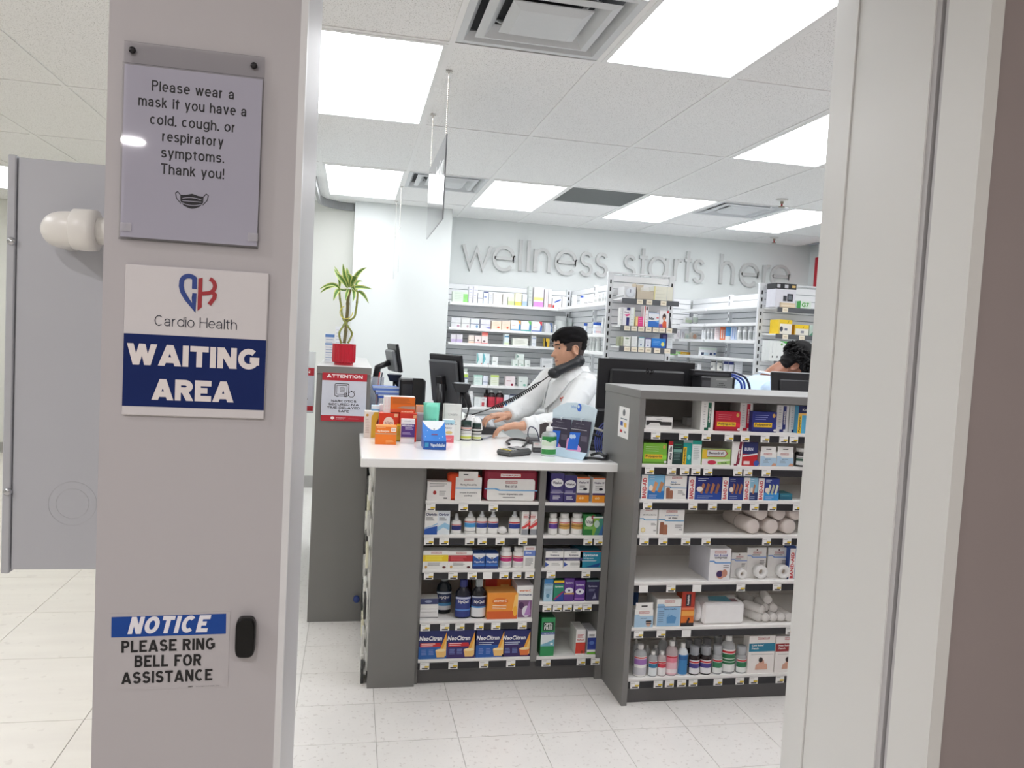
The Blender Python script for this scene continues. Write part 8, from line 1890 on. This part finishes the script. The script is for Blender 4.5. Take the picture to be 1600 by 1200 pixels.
# ---- attention notice
def notice(org, w, h, label, name='notice'):
    t = thing(name, label, 'notice', org); RD = M((182, 36, 52), .4, name='notice_red')
    b = MB().box(-w/2, w/2, -.0015, 0, 0, h, M((206, 210, 222), .4), .0006); b.build('sheet', t, local=True)
    MB().rect(-w/2, w/2, h*.82, h, -.0019, RD).build('red_band', t, local=True); MB().rect(-w/2, w/2, 0, h*.115, -.0019, RD).build('red_band', t, local=True)
    K = M((40, 38, 44), .5); b = MB()
    stroke_text(b, 'ATTENTION', -w*.4, w*.4, h*.878, h*.066, .24, -.0023, M((244, 238, 238), var=0))
    for k, (s_, ww) in enumerate((('NARCOTICS', .56), ('SECURED IN A', .68), ('TIME-DELAYED', .74), ('SAFE', .24))): stroke_text(b, s_, -w*ww/2, w*ww/2, h*(.385-.068*k), h*.046, .21, -.0019, K)
    b.text('PHARMACY', -w*.16, w*.06, h*.06, h*.078, -.0023, M((226, 190, 196), var=0), .02).text('SAFETY', -w*.16, w*.02, h*.035, h*.053, -.0023, M((226, 190, 196), var=0), .02).rect(w*.12, w*.34, h*.05, h*.058, -.0023, M((210, 150, 160)))
    b.poly([(-w*.28, h*.085), (-w*.28, h*.05), (-w*.24, h*.025), (-w*.2, h*.05), (-w*.2, h*.085), (-w*.24, h*.095)], -.0023, M((240, 226, 228)))
    b.build('lettering', t, local=True)['kind'] = 'stuff'
    b = MB()
    def rrect(x0, x1, z0, z1, r, hw):
        P = []
        for cx, cz, a0 in ((x1-r, z1-r, 0), (x0+r, z1-r, 90), (x0+r, z0+r, 180), (x1-r, z0+r, 270)): P += arc(cx, cz, r, r, a0, a0+90, 5)
        ribbon(b, P+[P[0]], hw, -.0022, -.0016, K)
    rrect(-w*.21, w*.1, h*.51, h*.76, w*.03, w*.007); rrect(-w*.17, w*.06, h*.545, h*.725, w*.02, w*.005); rrect(-w*.09, w*.0, h*.6, h*.68, w*.008, w*.004)
    for k in range(3): b.rect(-w*.075, -w*.012, h*(.615+.02*k), h*(.622+.02*k), -.002, K)
    for cx, cz, r_ in ((w*.165, h*.55, w*.065), (w*.03, h*.545, w*.035)): ribbon(b, arc(cx, cz, r_, r_, 0, 360, 20), w*.006, -.0022, -.0016, K)
    b.rect(w*.15, w*.18, h*.605, h*.625, -.002, K).rect(w*.21, w*.235, h*.6, h*.615, -.002, K).rect(-w*.18, -w*.12, h*.495, h*.51, -.002, K).rect(w*.0, w*.06, h*.495, h*.51, -.002, K)
    b.build('pictogram', t, local=True)
    return t
a, c = atY(504.5, 576, 4.05), atY(569, 659, 4.05)
n1 = notice(((a.x+c.x)/2+.002, 4.0455, c.z), .222, a.z-c.z-.012, 'red-banded attention notice about narcotics stuck on the tall grey cabinet')
a, c = atY(491, 575, 4.45), atY(488, 642, 4.45)
n2 = notice((a.x-.11, 4.45, c.z), .222, a.z-c.z, 'second red-banded attention notice, mostly hidden by the left pillar')
MB().box(-.116, .116, 0.0002, .006, -.012, (a.z-c.z)+.09, clear_plastic((214, 220, 224), .5), .001).build('acrylic_holder', n2, local=True)
MB().tube([(-.07, .012, -.03), (-.07, .012, .02-c.z)], .012, M((90, 92, 96), .4, .5), 8).build('stand_pole', n2, local=True)
MB().lathe([(.1, .001-c.z), (.1, .012-c.z), (.02, .02-c.z)], M((90, 92, 96), .4, .5), 20, c=(-.07, .012, 0)).build('stand_base', n2, local=True)
# ---- hanging signs
def hanging(x, y0, y1, z0, z1, mat, tcol, label, txt):
    t = thing('hanging_sign', label, 'sign', (x, .5*(y0+y1), z1))
    MB().box(x-.003, x+.003, y0, y1, z0, z1, mat, .0008).build('panel', t)
    if txt:
        b = MB(); st = 0
        b.text(txt, -(y1-y0)*.44, (y1-y0)*.44, -(z1-z0)*.02, (z1-z0)*.24, 0, M(tcol, .3, var=0), .02)
        b.xform(Matrix.Translation((x-.0036, .5*(y0+y1), z0+.22)) @ Matrix.Rotation(-PI/2, 4, 'Z')); b.build('lettering', t)['kind'] = 'stuff'
    for y in (y0+.04, y1-.04):
        b = MB(); z = z1+.012; CH = M((226, 222, 214), .25, .7, name='bead_chain')
        while z < 2.655: b.ball((x, y, z), .0036, CH, n=4); z += .0085
        k = b.build('chain', t); k['kind'] = 'stuff'
        MB().tube([(x, y, z1-.012), (x+.006, y-.004, z1+.004), (x, y, z1+.016)], .0018, CH, 6).build('hook', t)
        MB().tube([(x, y, 2.65), (x, y+.006, 2.675), (x, y, 2.696)], .003, CH, 6).box(x-.014, x+.014, y-.01, y+.01, 2.692, 2.6955, M((200, 198, 194), .4)).build('ceiling_clip', t)
ACRG = M((104, 105, 108), .1, var=0.0, spec=.22, name='grey_acrylic')
hanging(.375, 3.56, 4.36, 2.03, 2.41, ACRG, (226, 228, 228), 'grey glossy sign hanging on two chains, seen almost edge-on', 'Consultation')
hanging(.335, 6.45, 7.25, 2.0, 2.36, clear_plastic((206, 212, 214), .35, .05), (200, 200, 200), 'pale clear sign hanging by the white wall column, farther away', None)
# ---- notices on the left pillar
YP = YF
def pp(px, py): p = atY(px, py, YP); return p.x, p.z
# acrylic holder with the mask notice
x0, z1 = pp(191.5, 64); x1, _ = pp(412, 93); _, z0 = pp(190, 373); xb0, _ = pp(189, 373); _, zp = pp(192, 97)
x0 = .5*(x0+xb0)+.001; x1 = .5*(x1+pp(408, 388)[0])-.001
t = thing('acrylic_notice', 'clear acrylic holder with a typed mask-wearing notice on the pillar', 'notice', (.5*(x0+x1), YP, z0))
CLA = thin_acrylic('notice_acrylic')
MB().box(x0, x1, YP-.0042, YP-.0022, z0, z1, CLA, .0004).build('back_sheet', t)
MB().box(x0-.0006, x1+.0006, YP-.0088, YP-.0068, z0-.001, zp-.002, CLA, .0004).build('front_sheet', t)
MB().box(x0, x1, YP-.0068, YP-.0042, z0-.001, z0+.002, CLA).build('bottom_fold', t)
PAP = M((204, 201, 214), .5, var=.01, name='notice_paper')
MB().box(x0+.002, x1-.002, YP-.0062, YP-.0052, z0+.003, zp-.004, PAP).build('paper', t)
INK = M((20, 17, 26), .7, var=0, name='notice_ink')
b = MB()
for s_, (ax, ay), (cx, cy) in (('Please wear a', (239, 130), (367, 157)), ('mask if you have a', (218, 154), (386, 186)), ('cold, cough, or', (236, 183), (369, 209)), ('respiratory', (255, 209), (350, 234)), ('symptoms.', (253, 236), (351, 258)), ('Thank you!', (253, 260), (351, 280))):
    xa, za = pp(ax, ay); xc, zc = pp(cx, cy)
    zb_ = {'Please wear a': 150.5, 'mask if you have a': 175.2, 'cold, cough, or': 202, 'respiratory': 226.5, 'symptoms.': 251.7, 'Thank you!': 277}[s_]
    pm_ = pp(.5*(ax+cx), zb_)
    stroke_text(b, s_, xa, xc, pm_[1], .0166, .135, YP-.0064, INK)
b.build('lettering', t)['kind'] = 'stuff'
b = MB(); mx, mz = pp(301, 315); U = .0245*.5/.5; K2 = M((30, 27, 38), .7)
sc_ = (pp(320, 315)[0]-pp(283, 315)[0])/2
ol = [(-1, .55), (-.5, .62), (0, .8), (.5, .62), (1, .55), (.98, -.1), (.72, -.55), (.3, -.8), (0, -.86), (-.3, -.8), (-.72, -.55), (-.98, -.1)]
b.poly([(mx+u*sc_*.98, mz+v*sc_*.8) for u, v in ol], YP-.0064, K2)
for s_ in (-1, 1): ribbon(b, [(mx+s_*sc_*.95, mz+.42*sc_), (mx+s_*sc_*1.2, mz+.72*sc_), (mx+s_*sc_*1.38, mz+.6*sc_), (mx+s_*sc_*1.3, mz+.15*sc_), (mx+s_*sc_*.92, mz-.3*sc_)], sc_*.035, YP-.0066, YP-.0063, K2)
for v_, bow in ((.2, .16), (-.05, 0), (-.3, -.2)):
    ribbon(b, [(mx+u*sc_*.8, mz+(v_+bow*(1-u*u))*sc_*.8) for u in [-1+.2*i for i in range(11)]], sc_*.03, YP-.0068, YP-.0066, PAP)
b.build('mask_picture', t)
SCR = M((34, 32, 36), .35, .4, name='black_screw')
for px, py in ((208, 80), (397.5, 104)):
    xs, zs = pp(px, py); b = MB().lathe([(.0052, 0), (.0052, .002), (.004, .004), (0, .0042)], SCR, 16); b.xform(Matrix.Translation((xs, YP-.0042, zs)) @ Matrix.Rotation(PI/2, 4, 'X')); b.build('screw', t)
for px, py in ((199, 356), (396, 372)):
    xs, zs = pp(px, py); MB().box(xs-.008, xs+.008, YP-.0093, YP-.0088, zs-.006, zs+.007, clear_plastic((220, 218, 224), .3, .3, 'clear_tape')).build('tape', t)
# waiting area sign
x0, zt = pp(198, 414); x1 = pp(420, 428)[0]; zb = pp(300, 651)[1]; zt = pp(309, 420)[1]
x0 = .5*(pp(199, 414)[0]+pp(190, 645)[0]); x1 = .5*(pp(421, 428)[0]+pp(413, 654)[0])
t = thing('waiting_area_sign', 'white plastic sign with heart logo and blue waiting area panel on the pillar', 'sign', (.5*(x0+x1), YP, zb))
PLW = M((204, 200, 202), .5, var=.015, name='sign_plastic')
MB().box(x0, x1, YP-.006, YP, zb, zt, PLW, .0016).build('plate', t)
zb1, zb2 = pp(306, 526)[1], pp(303, 637)[1]; yf_ = YP-.0063
MB().rect(x0+.0006, x1-.0006, zb2, zb1, yf_, M((14, 34, 90), .6, var=.02, spec=.2, name='sign_blue')).build('blue_panel', t)
LW = M((222, 214, 212), .45, var=0)
b = MB()
for s_, (ax, ay), (cx, cy) in (('WAITING', (200, 537), (406, 577)), ('AREA', (239, 593), (366, 627))):
    xa, _ = pp(ax, .5*(ay+cy)); xc, _ = pp(cx, .5*(ay+cy)); H_ = .034
    zm = pp(.5*(ax+cx), .5*(ay+cy))[1]
    stroke_text(b, s_, xa, xc, zm-H_/2, H_, .265, yf_-.0003, LW, gap=.07)
b.build('lettering', t)['kind'] = 'stuff'
xa, zm = pp(243, 505); xc = pp(371, 508)[0]; zm = pp(307, 505)[1]
g_ = text_geo('Cardio Health', -.012); stroke_text(MB(), 'Cardio Health', xa, xc, pp(307, 512)[1], .0168, .075, yf_-.0002, M((30, 32, 50), var=0), xh=.72).build('clinic_name', t)['kind'] = 'stuff'
# heart logo: blue C on the left, red H on the right
hx, hz = pp(309.5, 458); s_ = (pp(342, 458)[0]-pp(278, 458)[0])/2
def hp(pts): return [(hx+u*s_, hz+v*s_) for u, v in pts]
BC_, RC_ = M((34, 60, 130), .4, var=.02), M((156, 40, 48), .4, var=.02)
b = MB()
Cp = [(-.15, .2), (-.15, .62)]+arc(-.42, .5, .36, .34, 42, 168, 10)+[(-.79, .3), (-.72, .02), (-.52, -.32), (-.15, -.78), (-.15, -.14), (-.24, -.14)]
ribbon(b, hp(Cp), s_*.115, yf_-.0006, yf_, BC_)
b.build('logo_blue', t)
b = MB()
b.poly(hp([(.03, -.93), (.24, -.72), (.24, .8), (.03, .74)]), yf_-.0003, RC_)
ribbon(b, hp([(.24, -.02)]+arc(.4, .4, .45, .4, -70, 65, 12)), s_*.1, yf_-.0006, yf_, RC_)
ribbon(b, hp([(.7, .12), (.86, -.04), (.84, -.2), (.6, -.56)]), s_*.1, yf_-.0009, yf_, RC_)
b.build('logo_red', t)
# ring-bell decal
x0, z1 = pp(172, 961); x1, _ = pp(356, 955); z0 = pp(264, 1076)[1]
t = thing('bell_decal', 'printed notice decal asking to ring the bell, beside the black doorbell', 'notice', (.5*(x0+x1), YP, z0))
MB().box(x0-.002, x1+.004, YP-.0006, YP, z0, pp(264, 957)[1], M((178, 174, 177), .6, var=.02)).build('film', t)
a_, c_ = pp(174, 964), pp(352, 996)
rot = Matrix.Translation((x0, 0, .5*(z0+z1))) @ Matrix.Rotation(math.radians(0), 4, 'Y') @ Matrix.Translation((-x0, 0, -.5*(z0+z1)))
def par(ax0, ax1, ya, yb_, mat):
    P = [pp(ax0, ya), pp(ax1, yb_)]
b = MB(); tl, tr, br, bl = pp(174.5, 964), pp(353.5, 958.5), pp(353, 990), pp(174, 996)
b.poly([bl, br, tr, tl], YP-.0009, M((16, 66, 146), .5, var=.02, spec=.3, name='decal_blue')); b.build('blue_band', t)
b = MB()
def slanted(s_, pl_, pr_, h_, mat, bold, shear=0.0, e=.0012):
    """lettering along the line from pl_ to pr_ (photo points of the mid-line)"""
    a_, c_ = Vector(pp(*pl_)), Vector(pp(*pr_)); d_ = c_-a_; ang = math.atan2(d_.y, d_.x); st = len(b.v)
    (stroke_text(b, s_, 0, d_.length, -h_/2, h_, bold, 0, mat, shear) if h_ > .01 else b.text(s_, 0, d_.length, -h_/2, h_/2, 0, mat, bold))
    R_ = Matrix.Translation((a_.x, YP-e, a_.y)) @ Matrix.Rotation(-ang, 4, 'Y'); b.xform(R_, st)
slanted('NOTICE', (203, 977), (327, 974), .0288, M((226, 224, 230), var=0), .235, .22)
KD = M((16, 15, 18), .6, var=0)
slanted('PLEASE RING', (190, 1010.5), (336, 1005), .0198, KD, .19)
slanted('BELL FOR', (210.5, 1033), (315, 1030.5), .0198, KD, .19)
slanted('ASSISTANCE', (190, 1059.5), (332, 1053.5), .0198, KD, .19)
slanted('SAFETY', (294, 1072.5), (302, 1072.3), .0018, KD, .05); slanted('www.signs and labels .com', (306, 1072.2), (343, 1071), .0016, KD, .0)
b.build('lettering', t)['kind'] = 'stuff'
# doorbell
x0, _ = pp(369, 992); x1, _ = pp(400, 992); z1 = pp(385, 962)[1]; z0 = pp(385, 1023)[1]; cx, cz = .5*(x0+x1), .5*(z0+z1); w_, h_ = (x1-x0)/2, (z1-z0)/2
t = thing('doorbell', 'black rounded wireless doorbell button on the pillar', 'doorbell', (cx, YP, cz))
GB = M((6, 6, 7), .3, spec=.3, name='gloss_black')
def sq(w_, h_, p=4, n=36): return [(cx+w_*math.copysign(abs(math.cos(a_))**(2/p), math.cos(a_)), cz+h_*math.copysign(abs(math.sin(a_))**(2/p*.8), math.sin(a_))) for a_ in [2*PI*i/n for i in range(n)]]
n = 36; rings = [(1, 0), (1, -.012), (.95, -.0155), (.86, -.017)]; vs = []; fs = []
for k_, y_ in rings: vs += [(a_, YP+y_, c_) for a_, c_ in sq(w_*k_, h_*(1-(1-k_)*.55))]
for i in range(3):
    for k in range(n): fs.append((i*n+k, (i+1)*n+k, (i+1)*n+(k+1) % n, i*n+(k+1) % n))
fs.append(tuple(3*n+k for k in range(n)))
MB().add(vs, fs, GB, False).build('housing', t)
b = MB().disc(cx, cz-.002, w_*.48, w_*.6, YP-.0174, M((7, 7, 8), .3, spec=.3)); b.disc(cx, cz+h_*.62, w_*.2, w_*.05, YP-.0174, M((16, 16, 18), .4, spec=.3)); b.build('button', t)
# ---- grey metal cabinet on the pillar's back, with its pipe
YQ = 1.905
def qq(px, py): p = atY(px, py, YQ); return p.x, p.z
xl, zt = qq(14, 243); xm_ = qq(28, 247)[0]; zb = qq(20, 893)[1]
t = thing('metal_enclosure', 'grey painted metal enclosure with folded edge hanging behind the pillar', 'enclosure', (xl, YQ, zb))
EM = M((186, 188, 195), .45, .1, var=.03, vscale=3, name='grey_enamel'); EM2 = M((182, 184, 190), .45, .1, name='grey_enamel_edge')
MB().box(xl, xm_-.001, YQ-.006, YQ+.03, zb-.003, zt+.002, EM2, .002).build('edge_flange', t)
MB().box(xm_, -.30, YQ, YQ+.03, zb+.004, qq(90, 251)[1], EM, .002).build('front_panel', t)
MB().box(xl+.004, -.30, YQ+.03, YQ+.25, zb+.004, zt, EM2, .003).build('body', t)
for px, py in ((20, 377.5), (14, 767.5)):
    xs, zs = qq(px, py); b = MB().lathe([(.009, 0), (.009, .002), (.006, .005), (0, .006)], M((190, 192, 196), .2, .9), 14); b.xform(Matrix.Translation((xs, YQ-.006, zs)) @ Matrix.Rotation(PI/2, 4, 'X')); b.build('screw', t)
xs, zs = qq(113, 787); b = MB()
for r_ in (.05, .034): ribbon(b, [(xs+r_*math.cos(a_), zs+r_*math.sin(a_)) for a_ in [2*PI*i/30 for i in range(31)]], .0008, YQ-.0006, YQ+.0004, EM2)
b.build('knockout_rings', t)
YE2 = 1.79
def ee(px, py): return atY(px, py, YE2)
PVC = M((232, 230, 226), .35, var=.01, name='white_pvc')
c0 = ee(99, 357); t2 = thing('pipe_elbow', 'white plastic pipe elbow with collar in front of the grey metal enclosure', 'pipe', c0)
r_ = (ee(117, 322).z-ee(117, 388).z)/2*.98
el = []
for k in range(11):
    a_ = PI/2*k/10; el.append((c0.x+.03-.055*math.sin(a_)*1.0, YE2+.075-.075*math.cos(a_)+.0, c0.z))
el = [(c0.x+.05, YE2, c0.z)]+[(c0.x+.03-.05*math.sin(PI/2*k/10), YE2+.05*(1-math.cos(PI/2*k/10)), c0.z) for k in range(11)]+[(c0.x-.02, YQ, c0.z)]
MB().tube(el, [r_*.86]*len(el), PVC, 24).build('bend', t2)
b = MB().lathe([(r_*.86, -.004), (r_*1.0, 0), (r_*1.02, .03), (r_*.98, .044), (r_*.7, .046)], PVC, 28); b.xform(Matrix.Translation((c0.x+.022, YE2, c0.z)) @ Matrix.Rotation(PI/2, 4, 'Y')); b.build('collar', t2)
MB().tube([(c0.x+.06, YE2, c0.z), (XL0+.0005, YE2, c0.z)], r_*.66, PVC, 24).build('pipe', t2)
# ---- stock hanging on the counter's left side, seen as a thin sliver
rr = random.Random(11)
PATT = [((236, 236, 230), 'white'), ((60, 60, 60), 'black'), ((228, 226, 200), 'cream'), ((200, 200, 196), 'grey')]
spots = [(745, 3.36), (745, 3.62), (775, 3.5), (800, 3.36), (800, 3.7), (830, 3.55), (850, 3.36), (870, 3.68), (905, 3.5), (930, 3.36), (960, 3.6), (985, 3.4), (1020, 3.5), (1040, 3.36)]
rk = thing('side_rack', 'white wire rack on the left end of the sales counter', 'rack', (.1, 3.65, 0))
MB().box(.112, .1175, 3.30, 4.0, .06, .94, M((214, 214, 210), .5)).build('back_board', rk)
for k in range(7): MB().tube([(.107, 3.31, .14+.115*k), (.107, 3.98, .14+.115*k)], .003, M((226, 226, 224), .4)).build('wire', rk)
for k, (py, y) in enumerate(spots):
    z = 1.5-(py-521)*(y*1.003)/1220
    c, nm = PATT[k % 4]
    o = MB().box(-.008, .003, -.05, .05, -.09, 0, M(c, .5), .002)
    for q_ in range(14):
        yy, zz = rr.uniform(-.045, .035), rr.uniform(-.085, -.015)
        o.add([(-.0085, yy, zz), (-.0085, yy+.012, zz), (-.0085, yy+.012, zz+.008), (-.0085, yy, zz+.008)], [(0, 1, 2, 3)], M((40, 40, 44) if k % 2 == 0 else (226, 226, 214)))
    o = o.build('blister_pack'); o.location = (.1, y, z)
    tag(o, 'small patterned pack on the side rack at the counter end', 'pack', 'packs on the side rack')
o = MB().lathe([(.012, 0), (.016, .006), (.016, .03), (.012, .036), (0, .036)], M((40, 60, 120), .4), 16).build('hook_knob'); 
p = atY(557, 935, 4.04); o.location = (p.x, 4.048, p.z); o.rotation_euler = (PI/2, 0, 0); tag(o, 'small dark blue knob low on the tall cabinet edge', 'knob')

# every label must single out its thing unless the group says nothing tells them apart
import os
seen = {}
for o in SC.objects:
    if o.parent is None and o.get('label'):
        seen.setdefault(o['label'], []).append(o)
for l, os_ in seen.items():
    n = len(l.replace('-', ' ').split())
    if len(os_) > 1 and not all(q.get('group') for q in os_): print('DUP', len(os_), l)
    elif len(os_) > 1: print('shared', len(os_), l)
    if len(l.split()) > 16 or len(l.split()) < 4: print('WORDS', len(l.split()), l)
